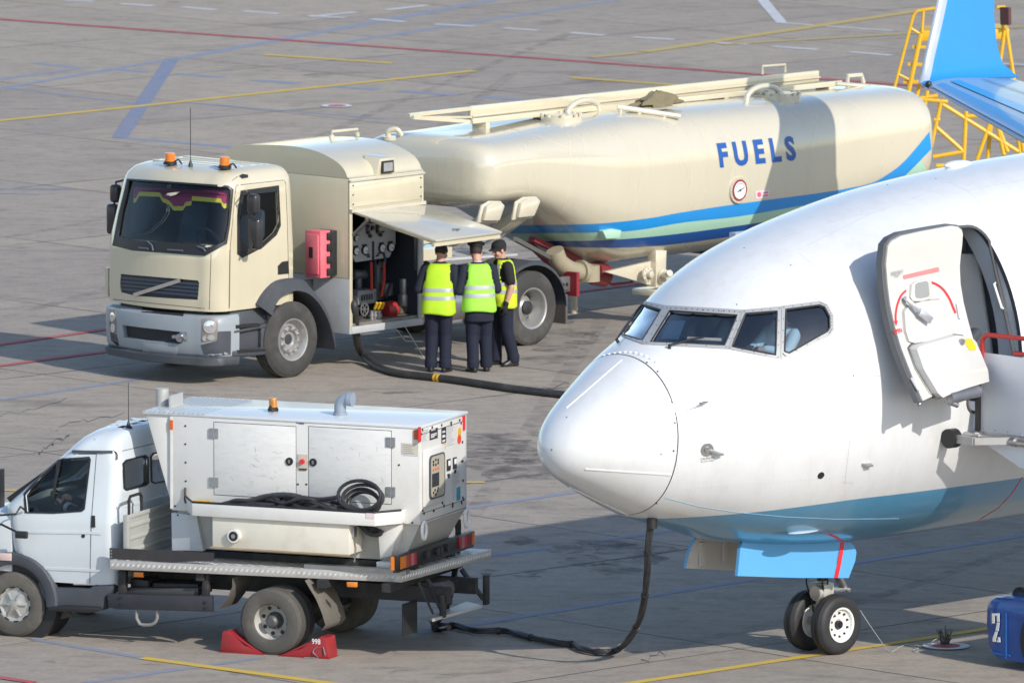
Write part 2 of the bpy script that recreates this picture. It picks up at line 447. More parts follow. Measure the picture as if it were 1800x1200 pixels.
# joints between the slabs and a few cracks, as narrow strips of old sealant
JF = Frame((0, 0, 0), 44)
seal = MB()
def joint(a, b, w):
 d = (b - a); n = max(3, int(d.length / 1.2)); d.normalize(); s = Vector((-d.y, d.x, 0)); rows = []
 off = 0
 for i in range(n + 1):
  off = off * .6 + random.uniform(-.02, .02); c = a.lerp(b, i / n) + s * off; j = w * random.uniform(.35, 1.3) / 2
  rows.append([c - s * j + Vector((0, 0, .0015)), c + s * j + Vector((0, 0, .0015))])
 seal.grid(rows)
for k in range(-3, 30):
 y = 81.1 + 6 * k; joint(JF.w((50, y, 0)), JF.w((220, y, 0)), .034)
for k in range(-2, 24):
 x = 81.9 + 5.3 * k; joint(JF.w((x, 40, 0)), JF.w((x, 220, 0)), .03)
def crack(pts, w):
 P = [at_z(*p) for p in pts]; q = [P[0]]
 for i in range(1, len(P)):
  for t in (.25, .5, .75, 1): q.append(P[i - 1].lerp(P[i], t) + Vector((random.uniform(-.04, .04), random.uniform(-.25, .25), 0)))
 rows = []
 for i, c in enumerate(q):
  j = w * random.uniform(.3, 1.2); rows.append([c + Vector((0, -j, .002)), c + Vector((0, j, .002))])
 seal.grid(rows)
crack([(70, 800), (75, 790), (85, 788), (95, 775), (108, 772), (118, 765)], .09)
crack([(97, 758), (112, 748), (160, 737), (215, 728)], .035); crack([(0, 732), (60, 718), (112, 700)], .045)
crack([(1127, 1167), (1150, 1150), (1170, 1148)], .05); crack([(935, 690), (975, 678), (1000, 672)], .07)
struct(seal.build('slab_joint', mat('joint_sealant', (0.075, 0.072, 0.072), 0.9, var=0.3, scale=1.5), flat=True), 'dark slab joints and cracks')
# round grounding points
def spot(px, py, r, nm):
 c = at_z(px, py); mb = MB()
 mb.use(0).add([c + Vector((r * math.cos(2 * PI * k / 40), r * math.sin(2 * PI * k / 40), .013)) for k in range(40)], [tuple(range(40))])
 mb.use(1).add([c + Vector((r * .6 * math.cos(2 * PI * k / 40), r * .6 * math.sin(2 * PI * k / 40), .0165)) for k in range(40)], [tuple(range(40))])
 struct(mb.build(nm, [worn('spot_white', (0.68, 0.68, 0.7), 0.85, 8), worn('spot_red', (0.42, 0.05, 0.06), 0.85, 8)], flat=True), 'white painted disc with a red centre on the apron')
spot(592, 187, .27, 'painted_disc'); spot(1663, 1136, .27, 'painted_disc')
# dark oil stains with shapes of their own
def stain(px, py, rx, ry, z):
 c = at_z(px, py); n = 22; ph = random.random() * 6
 return [c + Vector((rx * math.cos(2 * PI * k / n) * (1 + .3 * math.sin(3 * 2 * PI * k / n + ph)), ry * math.sin(2 * PI * k / n) * (1 + .35 * math.sin(2 * 2 * PI * k / n + ph * 2)), z)) for k in range(n)]
st = MB()
for i, (x, y, rx, ry) in enumerate(((915, 950, .2, .3), (855, 1005, .12, .2), (925, 1015, .15, .3), (940, 1003, .12, .25), (1075, 1000, .3, .6), (1030, 985, .35, .4), (1100, 965, .5, .7), (1000, 965, .3, .3), (1130, 985, .3, .4), (1060, 955, .4, .4),
  (985, 560, .25, .5), (1010, 586, .4, .45), (1030, 600, .3, .3), (925, 605, .4, .3), (985, 612, .35, .4), (960, 630, .5, .3), (700, 690, .3, .2), (860, 780, .7, .8), (900, 800, .8, .6), (930, 830, .5, .9), (870, 815, .6, .5), (905, 765, .5, .4))):
 st.add(stain(x, y, rx, ry, .0022 + .00003 * i), [tuple(range(22))])
def stain_mat(nm='oil_stain', mx=.62):
 m = bpy.data.materials.new(nm); m.use_nodes = True
 N = m.node_tree.nodes; L = m.node_tree.links; b = N['Principled BSDF']
 tc = N.new('ShaderNodeTexCoord'); n = N.new('ShaderNodeTexNoise'); n.inputs['Scale'].default_value = 2.6; n.inputs['Detail'].default_value = 10; n.inputs['Roughness'].default_value = .7
 L.new(tc.outputs['Object'], n.inputs['Vector'])
 r = N.new('ShaderNodeMapRange'); r.inputs['From Min'].default_value = .42; r.inputs['From Max'].default_value = .62; r.inputs['To Min'].default_value = 0; r.inputs['To Max'].default_value = mx * .8
 L.new(n.outputs['Fac'], r.inputs['Value']); b.inputs['Base Color'].default_value = (.13, .12, .115, 1); b.inputs['Roughness'].default_value = .85
 t = N.new('ShaderNodeBsdfTransparent'); x = N.new('ShaderNodeMixShader')
 L.new(r.outputs['Result'], x.inputs['Fac']); L.new(t.outputs['BSDF'], x.inputs[1]); L.new(b.outputs['BSDF'], x.inputs[2]); L.new(x.outputs['Shader'], N['Material Output'].inputs['Surface'])
 return m
def mark(pts, w, z):
 q = smooth3([at_z(*a) for a in pts], 8); rows = []
 for i, c in enumerate(q):
  t = (q[min(i + 1, len(q) - 1)] - q[max(i - 1, 0)]).normalized(); s = Vector((-t.y, t.x, 0)) * w / 2; rows.append([c - s + Vector((0, 0, z)), c + s + Vector((0, 0, z))])
 st.grid(rows)
oil = st; st = MB()
for k, (pts, w) in enumerate((([(0, 560), (300, 470), (620, 330), (900, 130)], .22), ([(830, 905), (900, 800), (1000, 650), (1060, 560)], .25), ([(760, 1190), (1100, 1150), (1500, 1060), (1800, 960)], .22), ([(0, 420), (300, 350), (700, 180), (1000, 60)], .2))): mark(pts, w, .0012 + .00004 * k)
struct(st.build('tyre_mark', stain_mat('faint_tyre_mark', .3), flat=True), 'faint old tyre marks on the apron')
st = oil
struct(st.build('oil_stain', stain_mat(), flat=True), 'dark oil stains soaked into the apron')
# ------------------------------------------------------------------ the airliner
P = Frame((3.5224, 114.9975, 0), 180 + 44.2)        # below the nose gear; x ahead, y to the airliner's left
jet = thing('passenger_jet', 'white twin wheeled airliner nose with sky blue belly and open front door', 'airliner', P)
NS = [0, .12, .4, .8, 1.3, 1.9, 2.5, 3.2, 4.2, 5.5, 7.5, 12]
NX0, NZ0, NE = 4.345, 2.694, 2.066
T_TOP = [0.0, 0.279, 0.511, 0.781, 1.072, 1.333, 1.783, 2.083, 2.337, 2.557, 2.716, 2.821]
T_BOT = [0.0, 0.25, 0.428, 0.638, 0.862, 1.039, 1.232, 1.344, 1.418, 1.44, 1.412, 1.394]
T_W = [0.0, 0.309, 0.541, 0.727, 0.943, 1.221, 1.453, 1.65, 1.786, 1.865, 1.891, 1.894]
T_ZC = [0.0, 0.027, 0.065, 0.104, 0.15, 0.166, 0.225, 0.322, 0.432, 0.545, 0.604, 0.61]
def nose_tab(y):
 x = [math.sqrt(v) for v in NS]; h = [x[i + 1] - x[i] for i in range(11)]; d = [(y[i + 1] - y[i]) / h[i] for i in range(11)]
 m = [d[0] * 1.2] + [(2 * d[i] * d[i + 1] / (d[i] + d[i + 1] + 1e-12) if d[i] * d[i + 1] > 0 else 0) for i in range(10)] + [d[10] * .3]
 def f(s):
  t = math.sqrt(min(max(s, 0), 12)); i = 0
  while i < 10 and t > x[i + 1]: i += 1
  u = (t - x[i]) / h[i]
  return (2 * u ** 3 - 3 * u * u + 1) * y[i] + (u ** 3 - 2 * u * u + u) * h[i] * m[i] + (-2 * u ** 3 + 3 * u * u) * y[i + 1] + (u ** 3 - u * u) * h[i] * m[i + 1]
 return f
f_top, f_bot, f_w, f_zc = nose_tab(T_TOP), nose_tab(T_BOT), nose_tab(T_W), nose_tab(T_ZC)
def fus_ring(s, n=112, inset=0.0):
 tp, bt, w, zc = f_top(s) - inset, f_bot(s) - inset, f_w(s) - inset, f_zc(s)
 if s > 12:
  k = max(0.02, 1 - ((s - 12) / 20) ** 2 * .9); w *= k; bt = bt - (s - 12) ** 2 * .004;
 out = []; e = 2 / NE
 for k in range(n):
  a = 2 * PI * k / n; c, q = math.cos(a), math.sin(a)
  y = w * math.copysign(abs(c) ** e, c)
  z = zc + ((tp - zc) * abs(q) ** e if q >= 0 else -(zc + bt) * abs(q) ** e)
  out.append(Vector((NX0 - s, y, NZ0 + z)))
 return out
def fus_y(x, z):
 s = NX0 - x; tp, bt, w, zc = f_top(s), f_bot(s), f_w(s), f_zc(s); dz = z - NZ0 - zc
 q = dz / (tp - zc) if dz >= 0 else -dz / (zc + bt)
 q = min(abs(q), 1.0)
 return w * max(0.0, 1 - q ** NE) ** (1 / NE)
SEAM = 1.139
S_LIST = [SEAM + .008 + i * .075 for i in range(56)]
S_LIST += [S_LIST[-1] + .2 * i for i in range(1, 16)]
S_LIST += [S_LIST[-1] + 1.0 * i for i in range(1, 18)]
def jet_paint():
 m = bpy.data.materials.new('airliner_paint'); m.use_nodes = True
 N = m.node_tree.nodes; L = m.node_tree.links; b = N['Principled BSDF']
 tc = N.new('ShaderNodeTexCoord'); sp = N.new('ShaderNodeSeparateXYZ'); L.new(tc.outputs['Object'], sp.inputs['Vector'])
 mr = N.new('ShaderNodeMapRange'); mr.interpolation_type = 'SMOOTHSTEP'
 mr.inputs['From Min'].default_value = 0.6; mr.inputs['From Max'].default_value = 3.4; mr.inputs['To Min'].default_value = 1.972; mr.inputs['To Max'].default_value = 1.845
 L.new(sp.outputs['X'], mr.inputs['Value'])
 lt = N.new('ShaderNodeMath'); lt.operation = 'LESS_THAN'; L.new(sp.outputs['Z'], lt.inputs[0]); L.new(mr.outputs['Result'], lt.inputs[1])
 n = N.new('ShaderNodeTexNoise'); n.inputs['Scale'].default_value = 1.6; n.inputs['Detail'].default_value = 8; n.inputs['Roughness'].default_value = .65
 mp = N.new('ShaderNodeMapping'); mp.inputs['Scale'].default_value = (.6, 1, 1.4); L.new(tc.outputs['Object'], mp.inputs['Vector']); L.new(mp.outputs['Vector'], n.inputs['Vector'])
 w = N.new('ShaderNodeMix'); w.data_type = 'RGBA'; w.inputs['A'].default_value = (.66, .67, .68, 1); w.inputs['B'].default_value = (.70, .71, .715, 1); L.new(n.outputs['Fac'], w.inputs['Factor'])
 u = N.new('ShaderNodeMix'); u.data_type = 'RGBA'; u.inputs['A'].default_value = (.075, .25, .43, 1); u.inputs['B'].default_value = (.1, .31, .5, 1); L.new(n.outputs['Fac'], u.inputs['Factor'])
 x = N.new('ShaderNodeMix'); x.data_type = 'RGBA'; L.new(lt.outputs['Value'], x.inputs['Factor']); L.new(w.outputs['Result'], x.inputs['A']); L.new(u.outputs['Result'], x.inputs['B'])
 m3 = N.new('ShaderNodeMapping'); m3.inputs['Scale'].default_value = (2.2, 2.2, .45); L.new(tc.outputs['Object'], m3.inputs['Vector'])
 n3 = N.new('ShaderNodeTexNoise'); n3.inputs['Scale'].default_value = 2.0; n3.inputs['Detail'].default_value = 9; n3.inputs['Roughness'].default_value = .7; L.new(m3.outputs['Vector'], n3.inputs['Vector'])
 g3 = N.new('ShaderNodeMapRange'); g3.inputs['From Min'].default_value = .45; g3.inputs['From Max'].default_value = .75; g3.inputs['To Max'].default_value = .3; L.new(n3.outputs['Fac'], g3.inputs['Value'])
 d3 = N.new('ShaderNodeMix'); d3.data_type = 'RGBA'; d3.blend_type = 'MULTIPLY'; L.new(g3.outputs['Result'], d3.inputs['Factor']); L.new(x.outputs['Result'], d3.inputs['A']); d3.inputs['B'].default_value = (.66, .62, .56, 1)
 L.new(d3.outputs['Result'], b.inputs['Base Color'])
 b.inputs['Roughness'].default_value = .32; b.inputs['Coat Weight'].default_value = .8; b.inputs['Coat Roughness'].default_value = .12
 n2 = N.new('ShaderNodeTexNoise'); n2.inputs['Scale'].default_value = 1.1; n2.inputs['Detail'].default_value = 2; L.new(tc.outputs['Object'], n2.inputs['Vector'])
 bp = N.new('ShaderNodeBump'); bp.inputs['Strength'].default_value = .12; bp.inputs['Distance'].default_value = .02; L.new(n2.outputs['Fac'], bp.inputs['Height']); L.new(bp.outputs['Normal'], b.inputs['Normal'])
 return m
M['jet'] = jet_paint()
M['jetwhite'] = mat('airliner_white_paint', (.72, .725, .73), .32, coat=.35, var=.02, scale=1.5)
M['jetblue'] = mat('airliner_blue_paint', (.1, .36, .66), .35, coat=.3, var=.03, scale=1.5)
M['jetgrey'] = mat('airliner_inner_grey', (.06, .065, .075), .6, var=.1)
# outer skin kept for sighting and for clean normals
sk = MB(); sk.loft([fus_ring(s) for s in [.0004, .004, .012, .03, .06, .1, .15, .22, .3, .4, .5, .6, .7, .8, .9, 1.0, 1.07] + S_LIST], cap=True)
_me = bpy.data.meshes.new('tmp_skin'); _me.from_pydata(sk.v, [], sk.f)
_bm = bmesh.new(); _bm.from_mesh(_me); bmesh.ops.recalc_face_normals(_bm, faces=_bm.faces); _bm.normal_update()
SK = BVHTree.FromBMesh(_bm); _bm.verts.ensure_lookup_table(); _bm.faces.ensure_lookup_table()
SKF = [[v.index for v in f.verts] for f in _bm.faces]; SKV = [v.co.copy() for v in _bm.verts]; SKN = [v.normal.copy() for v in _bm.verts]
_bm.free(); bpy.data.meshes.remove(_me)
def skin_normal(p):
 loc, nn, fi, d = SK.find_nearest(p)
 ids = SKF[fi]
 if len(ids) > 4: return nn
 w = poly_3d_calc([SKV[i] for i in ids], loc)
 v = Vector((0, 0, 0))
 for i, k in zip(ids, w): v += SKN[i] * k
 return v.normalized()
def hit(px, py, off=0.0):
 """where the sight line meets the skin, in the airliner's own axes"""
 d = ray(px, py); o = P.l(CAMP); dd = P.d(d)
 loc, nn, fi, t = SK.ray_cast(o, dd)
 if loc is None: return None, None
 n = skin_normal(loc)
 return loc + n * off, n
def sub_edges(poly, n):
 out = []
 for i in range(len(poly)):
  a, b = Vector(poly[i]), Vector(poly[(i + 1) % len(poly)])
  for k in range(n): out.append(a.lerp(b, k / n))
 return out
Z6 = lambda L: [(1060 + x / 4.2857, 500 + y / 4.2857) for x, y in L]
WIN = [  # glass outline, frame outline
 (Z6([(505, 202), (1012, 235), (915, 460), (360, 435)]), Z6([(468, 160), (1054, 193), (940, 487), (300, 452)])),
 (Z6([(1075, 222), (1310, 203), (1298, 532), (972, 470)]), Z6([(1056, 193), (1342, 165), (1335, 562), (943, 487)])),
 (Z6([(1377, 190), (1630, 157), (1668, 172), (1705, 240), (1707, 325), (1690, 352), (1400, 516), (1366, 505)]), Z6([(1345, 163), (1632, 125), (1690, 152), (1735, 235), (1737, 345), (1712, 385), (1345, 566), (1338, 540)])),
]
cutters = []
win_geo = []
def near(px, py):
 for k in range(20):
  h_ = hit(px + k, py + k * .15)
  if h_[0] is not None: return h_
def msnap(h_):
 l_ = SK.find_nearest(Vector((h_[0].x, -.26 - h_[0].y, h_[0].z)))[0]
 return l_, skin_normal(l_)
R1W = (Z6([(300, 152), (440, 195), (295, 425), (140, 375)]), Z6([(283, 122), (470, 160), (302, 452), (120, 382)]))
for k_, (gl, fr) in enumerate(WIN + [R1W] + WIN[1:]):
 g3 = [near(*p) for p in sub_edges(round_poly(gl, 2.5, 3) if len(gl) == 4 else gl, 3)]
 f3 = [near(*p) + near(*q) for p, q in zip(sub_edges(gl, 8), sub_edges(fr, 8))]
 if k_ > 3: g3 = [msnap(x) for x in g3]; f3 = [msnap(x[:2]) + msnap(x[2:]) for x in f3]
 win_geo.append((g3, f3)); nav = Vector((0, 0, 0))
 for q_, n_ in g3: nav += n_
 nav.normalize(); cutters.append(MB().loft([[q_ - nav * .35 for q_, n_ in g3], [q_ + nav * .3 for q_, n_ in g3]]))
DX0, DX1, DZ0, DZ1 = -1.31, -.44, 2.86, 4.86
door_hole = round_poly([(DX0, DZ0), (DX1, DZ0), (DX1, DZ1), (DX0, DZ1)], .16, 5)
cutters.append(MB().prism(door_hole, 'y', .3, 3.0))
# nose gear bay, open below
cutters.append(MB().bx(-.1, 1.72, -.36, .36, .8, 1.75))
def boolean(ob, cut, op='DIFFERENCE'):
 md = ob.modifiers.new('b', 'BOOLEAN'); md.operation = op; md.solver = 'EXACT'; md.object = cut; md.use_self = False
 dg = bpy.context.evaluated_depsgraph_get(); me = bpy.data.meshes.new_from_object(ob.evaluated_get(dg))
 ob.modifiers.clear(); old = ob.data; ob.data = me; me.name = ob.name; bpy.data.meshes.remove(old)
fm = MB()
outer = [fus_ring(s) for s in S_LIST]; inner = [fus_ring(s, inset=.055) for s in S_LIST]
n = 112
fm.use(0).loft(outer, cap=False)
fm.use(1).loft(inner, cap=False)
no = len(outer) * n
fm.add([], [])
for j in range(n):
 j2 = (j + 1) % n
 fm.f.append((j, j2, no + j2, no + j)); fm.mi.append(1)
 e = (len(outer) - 1) * n
 fm.f.append((e + j, e + j2, no + e + j2, no + e + j)); fm.mi.append(1)
fus = fm.build('fuselage', [M['jet'], M['jetgrey']], jet)
for c_ in cutters:
 cob = c_.build('cutter', M['jetgrey'], flat=True)
 cob.location = jet.location; cob.rotation_euler = jet.rotation_euler
 bpy.context.view_layer.update()
 boolean(fus, cob)
 bpy.data.objects.remove(cob)
def clean_normals(ob):
 me = ob.data
 ns = [None] * len(me.loops)
 for p in me.polygons:
  p.use_smooth = True
  for li in p.loop_indices:
   v = me.vertices[me.loops[li].vertex_index].co
   q = skin_normal(v)
   ns[li] = q if p.normal.dot(q) > .85 and SK.find_nearest(v)[3] < .02 else p.normal.copy()
 me.normals_split_custom_set(ns)
clean_normals(fus)
# radome: a piece of its own behind a thin gap
rm = MB(); rm.loft([fus_ring(s) for s in [.0004, .003, .008, .016, .03, .05, .08, .11, .15, .2, .26, .33, .4, .48, .56, .65, .74, .83, .92, 1.0, 1.07, SEAM - .004]] , cap=True)
rad = rm.build('radome', M['jet'], jet); clean_normals(rad)
sb = MB(); sb.loft([fus_ring(s, inset=.012) for s in (SEAM - .03, SEAM + .03)], cap=False); sb.build('radome_seal', M['black'], jet)
# lightning strips on the radome and on the chin
def skin_strip(mb, pts, w, h=.006, step=14):
 pp = []
 for i in range(len(pts) - 1):
  a, b = Vector(pts[i]), Vector(pts[i + 1]); k = max(1, int((b - a).length / step))
  pp += [a.lerp(b, t / k) for t in range(k)]
 pp.append(Vector(pts[-1]))
 hs = [hit(*p) for p in pp]; hs = [x for x in hs if x[0] is not None]
 rows = []
 for i, (q, nn) in enumerate(hs):
  t = (hs[min(i + 1, len(hs) - 1)][0] - hs[max(i - 1, 0)][0]).normalized(); s = nn.cross(t).normalized()
  rows.append([q - s * w / 2 - nn * .004, q - s * w / 2 + nn * h, q + s * w / 2 + nn * h, q + s * w / 2 - nn * .004])
 if len(rows) > 1: mb.grid(rows)
M['seamline'] = mat('panel_line', (.33, .34, .36), .6)
for pts in ([(995, 717), (1093, 632)], [(1032, 754), (1185, 753.5)], [(1029, 824), (1180, 834)], [(1000, 855), (1104, 905)]):
 mb = MB(); skin_strip(mb, pts, .016, .008); mb.build('lightning_strip', M['jetwhite'], jet)
mb = MB(); skin_strip(mb, [(1168, 874), (1230, 890), (1296, 900), (1380, 908), (1470, 912), (1580, 911)], .008, .003); mb.build('belly_seam', mat('pale_seam', (.26, .46, .6), .5), jet)
# skin joints, fasteners and small fittings
mb = MB()
for pts in ([(1405, 445), (1440, 475), (1465, 525), (1480, 570), (1498, 625), (1500, 700), (1493, 780), (1485, 850)], [(1640, 308), (1700, 335), (1770, 400), (1800, 450)], [(1355, 426), (1400, 408), (1530, 373)], [(1418, 432), (1530, 376), (1620, 344)], [(1705, 334), (1800, 316)],
   [(1500, 665), (1548, 660)], [(1228, 771), (1250, 770)], [(1480, 848), (1500, 848)]):
 skin_strip(mb, pts, .008, .0012)
mb.build('skin_joint', mat('faint_panel_line', (.47, .48, .5), .6), jet)
mb = MB()
for i in range(11):
 t = i / 10; x = 1062 + t * 92; y = 628 - 12 * math.sin(PI * (.1 + t * .62)) + 17 * t ** 3
 q, nn = hit(x, y)
 if q is not None: mb.ball(q, .02, 8, (1.4, 1, .6))
mb.build('radome_latch', M['jetwhite'], jet)
mb = MB()
for x, y in ((1137, 637), (1156, 653), (1186, 743), (1184, 792), (1154, 884), (1181, 706)):
 q, nn = hit(x, y); mb.cyl(q - nn * .01, q + nn * .004, .011, 8)
for x, y in ((1295, 535), (1162, 798), (1500, 660), (970, 790), (996, 733), (1390, 466), (1308, 436), (1645, 314), (1560, 325)):
 q, nn = hit(x, y); mb.cyl(q - nn * .01, q + nn * .003, .008, 8)
for i in range(13):
 q, nn = hit(1180 + i * 9.3, 543 + i * .45); mb.cyl(q - nn * .01, q + nn * .013, .008, 8)
mb.build('fastener', M['lettering_black'], jet)
mb = MB()
for (x0, y0), (x1, y1), n_ in (((1376, 640), (1366, 705), 12), ((1386, 640), (1376, 705), 12), ((1294, 625), (1272, 660), 8), ((1185, 658), (1192, 850), 30), ((1500, 560), (1484, 860), 40), ((1385, 700), (1372, 800), 14), ((1530, 700), (1528, 860), 22), ((1200, 860), (1480, 838), 40), ((1250, 505), (1440, 455), 30)):
 for k in range(n_):
  q, nn = hit(lerp(x0, x1, k / (n_ - 1)), lerp(y0, y1, k / (n_ - 1))); mb.cyl(q, q + nn * .0015, .0055, 5)
mb.build('rivet_row', MATS['faint_panel_line'], jet, flat=True)
# cockpit windows
M['winframe'] = mat('window_frame_grey', (.33, .34, .345), .45, metal=.0, var=.05)
M['cockpit_glass'] = glass('cockpit_glass', (.58, .74, .84), 3.6)
M['gasket'] = mat('window_gasket', (.03, .03, .035), .5)
for g3, f3 in win_geo:
 for mir in (Vector,):
  mb = MB(); k = len(f3); vs = []; fs = []
  for p, np_, q, nq in f3:
   vs += [mir(p - np_ * .03), mir(p + np_ * .012), mir(q + nq * .010), mir(q - nq * .01)]
  for i in range(k):
   j = (i + 1) % k
   for c in range(3): fs.append((i * 4 + c, i * 4 + c + 1, j * 4 + c + 1, j * 4 + c))
  mb.add(vs, fs); mb.use(1)
  for p, np_, q, nq in f3[::2]: h_ = p.lerp(q, .5); mb.cyl(mir(h_), mir(h_ + np_ * .016), .006, 6)
  w = mb.build('window_frame', [M['winframe'], M['darkgrey']], jet)
  gk = MB(); gk.tube([mir(p + n_ * .008) for p, n_, q, nq in f3], .011, 6, closed=True); gk.build('gasket', M['gasket'], w)
  gb = MB()
  c = Vector((0, 0, 0))
  for p, n_ in g3: c += p
  c /= len(g3)
  cn = skin_normal(c); loc = SK.find_nearest(c)[0]
  ringA = [p - n_ * .012 for p, n_ in g3]
  rings = [ringA]
  for t in (.7, .4, .12):
   rr = []
   for p, n_ in g3:
    v = loc.lerp(p, t); l2 = SK.find_nearest(v)[0]; rr.append(l2 - skin_normal(l2) * .012)
   rings.append(rr)
  vv = [mir(v) for r_ in rings for v in r_]; kk = len(g3); ff = []
  for i in range(3):
   for j in range(kk): ff.append((i * kk + j, i * kk + (j + 1) % kk, (i + 1) * kk + (j + 1) % kk, (i + 1) * kk + j))
  ff.append(tuple(3 * kk + j for j in range(kk)))
  gb.add(vv, ff); gb.build('pane', M['cockpit_glass'], w, angle=80)
# wipers
for pts, bl in (([(1177, 612), (1213, 602), (1240, 597)], [(1208, 597.5), (1268, 599.5)]), ([(1087, 602), (1100, 586)], [(1094, 583), (1115, 591)])):
 w = MB(); q, nn = hit(*pts[0]); w.cyl(q - nn * .02, q + nn * .05, .018, 10)
 hh = [hit(*p) for p in pts]; w.tube([q_ + n_ * .045 for q_, n_ in hh if q_ is not None], .011, 6)
 wo = w.build('wiper', M['black'], jet)
 b = MB(); hh = [hit(*p) for p in bl]; hh = [h_ for h_ in hh if h_[0] is not None]
 if len(hh) == 2: b.beam(hh[0][0] + hh[0][1] * .03, hh[1][0] + hh[1][1] * .03, .018, .03); b.build('wiper_blade', M['steel'], wo)
# cockpit inside
M['cockpit'] = mat('cockpit_lining', (.11, .17, .25), .7, var=.1)
mb = MB()
mb.bx(.35, 2.3, -1.0, 1.0, 3.0, 3.04)
mb.prism([(2.5, 3.3), (2.5, 3.6), (2.1, 3.72), (1.95, 3.7), (1.95, 3.3)], 'y', -.72, .72)
mb.slab(fus_ring(4.05, 48, .1), (-.05, 0, 0)); mb.bx(.4, 1.9, -.93, -.9, 3.3, 4.03)  # last box: added dark blind, blocks the light through the far side windows
mb.build('instrument_panel_and_blind', M['cockpit'], jet, bevel=.01)
for y in (.55, -.55):
 s = MB(); s.bx(1.0, 1.5, y - .24, y + .24, 3.25, 3.4); s.hexa([(.95, y - .24, 3.3), (1.08, y - .24, 3.3), (1.08, y + .24, 3.3), (.95, y + .24, 3.3), (.82, y - .22, 4.0), (.94, y - .22, 4.0), (.94, y + .22, 4.0), (.82, y + .22, 4.0)])
 s.bx(.78, .9, y - .13, y + .13, 4.04, 4.24)
 s.build('pilot_seat', mat('grey_seat_cover', (.3, .31, .33), .8), jet, bevel=.03)
# probes and ports
def probe(px, py, nm, kind):
 q, nn = hit(px, py); mb = MB()
 if kind == 'pitot':
  mb.hexa([q + Vector(v) for v in ((-.07, -.02, -.012), (.05, -.02, -.012), (.05, -.02, .012), (-.07, -.02, .012))] + [q + nn * .1 + Vector(v) for v in ((.03, 0, -.01), (.10, 0, -.01), (.10, 0, .01), (.03, 0, .01))])
  mb.cyl(q + nn * .1 + Vector((0, 0, 0)), q + nn * .09 + Vector((.2, 0, 0)), .012, 8, .006)
 elif kind == 'vane':
  mb.cyl(q - nn * .01, q + nn * .008, .075, 24); mb.cyl(q, q + nn * .02, .035, 16)
  mb.hexa([q + nn * .015 + Vector(v) for v in ((-.03, 0, -.012), (.0, 0, -.012), (.0, 0, .012), (-.03, 0, .012))] + [q + nn * .13 + Vector(v) for v in ((-.20, 0, -.05), (-.14, 0, -.05), (-.14, 0, -.03), (-.20, 0, -.03))])
 elif kind == 'port':
  mb.cyl(q - nn * .01, q + nn * .006, .042, 20)
 else:
  mb.hexa([q + Vector(v) for v in ((-.06, 0, -.01), (.06, 0, -.01), (.06, 0, .01), (-.06, 0, .01))] + [q + nn * .06 + Vector(v) for v in ((-.07, 0, -.008), (.0, 0, -.008), (.0, 0, .008), (-.07, 0, .008))])
 return mb.build(nm, M['black'] if kind == 'port' else M['steel'], jet)
probe(1240, 708, 'pitot_probe', 'pitot'); probe(1243, 790, 'vane_sensor', 'vane'); probe(1443, 835, 'static_port', 'port'); probe(1522, 815, 'drain_mast', 'mast')
mb = MB(); q, nn = hit(1243, 806)
def on_skin_text(mb, px, py, body, size):
 c, cn = hit(px, py); ux = P.d(Vector((1, 0, 0)) * 1.0); ux = (ux - cn * ux.dot(cn)).normalized(); uy = cn.cross(ux)
 def fn(u, v):
  p = c + ux * u + uy * v; l_ = SK.find_nearest(p)[0]
  return l_ + skin_normal(l_) * .003
 put_text(mb, body, fn, size)
on_skin_text(mb, 1243, 807, 'CAUTION', .035); on_skin_text(mb, 1243, 811, 'DO NOT COVER', .02)
mb.build('stencil', M['lettering_black'], jet)
# top beacon
q, nn = hit(1684, 291); mb = MB(); mb.ball(q + Vector((0, 0, .01)), .1, 20, (2.2, .9, .5)); mb.build('roof_antenna', M['jetwhite'], jet)
# ---- doorway
mb = MB()
rim = [Vector((x, fus_y(x, z) + .004, z)) for x, z in sub_edges(door_hole, 1)]
mb.tube(rim, .018, 6, closed=True); mb.build('doorway_seal', mat('door_seal', (.1, .1, .1), .7), jet)
mb = MB()   # lining of the doorway: aft jamb curved with the skin
rows = []
for i in range(14):
 z = lerp(DZ0, DZ1 - .02, i / 13); y = fus_y(DX0, z)
 rows.append([(DX0 - .012, y - .03, z), (DX0 - .03, y - .16, z), (DX0 - .05, y - .42, z), (DX0 - .2, y - .44, z)])
mb.grid(rows); mb.build('doorway_lining', mat('cabin_grey_lining', (.8, .8, .8), .55, var=.05), jet)
mb = MB()
mb.hexa([(-1.42, .55, 2.86), (-1.34, .75, 2.86), (-1.5, 1.3, 2.86), (-1.56, 1.3, 2.86), (-1.42, .55, 4.5), (-1.34, .6, 4.5), (-1.5, .95, 4.5), (-1.56, .95, 4.5)])
mb.bx(-1.75, -1.38, .38, .58, 2.86, 4.8)
mb.build('bulkhead_column', mat('cabin_beige_panel', (.85, .83, .78), .5), jet, bevel=.02)
mb = MB(); mb.slab(fus_ring(6.3, 48, .1), (-.05, 0, 0)); mb.bx(-1.9, .2, -1.6, 1.62, 2.74, 2.84); mb.bx(-1.9, .2, -1.3, -1.2, 2.84, 4.7)
mb.build('cabin_bulkhead', mat('cabin_blue_grey_panel', (.36, .40, .47), .55), jet)
mb = MB(); mb.bx(-1.895, -1.88, .2, .5, 3.4, 3.5); mb.use(1).bx(-1.9, -1.882, .22, .30, 3.9, 3.98); mb.use(2).bx(-1.9, -1.882, .34, .42, 3.9, 3.98)
mb.build('bulkhead_placard', [M['black'], M['paper'], M['lettering_red']], jet)
mb = MB(); a = [(DX0 + .05, fus_y(DX0, z) - .2, z) for z in (3.95, 3.98, 4.2, 4.23)]
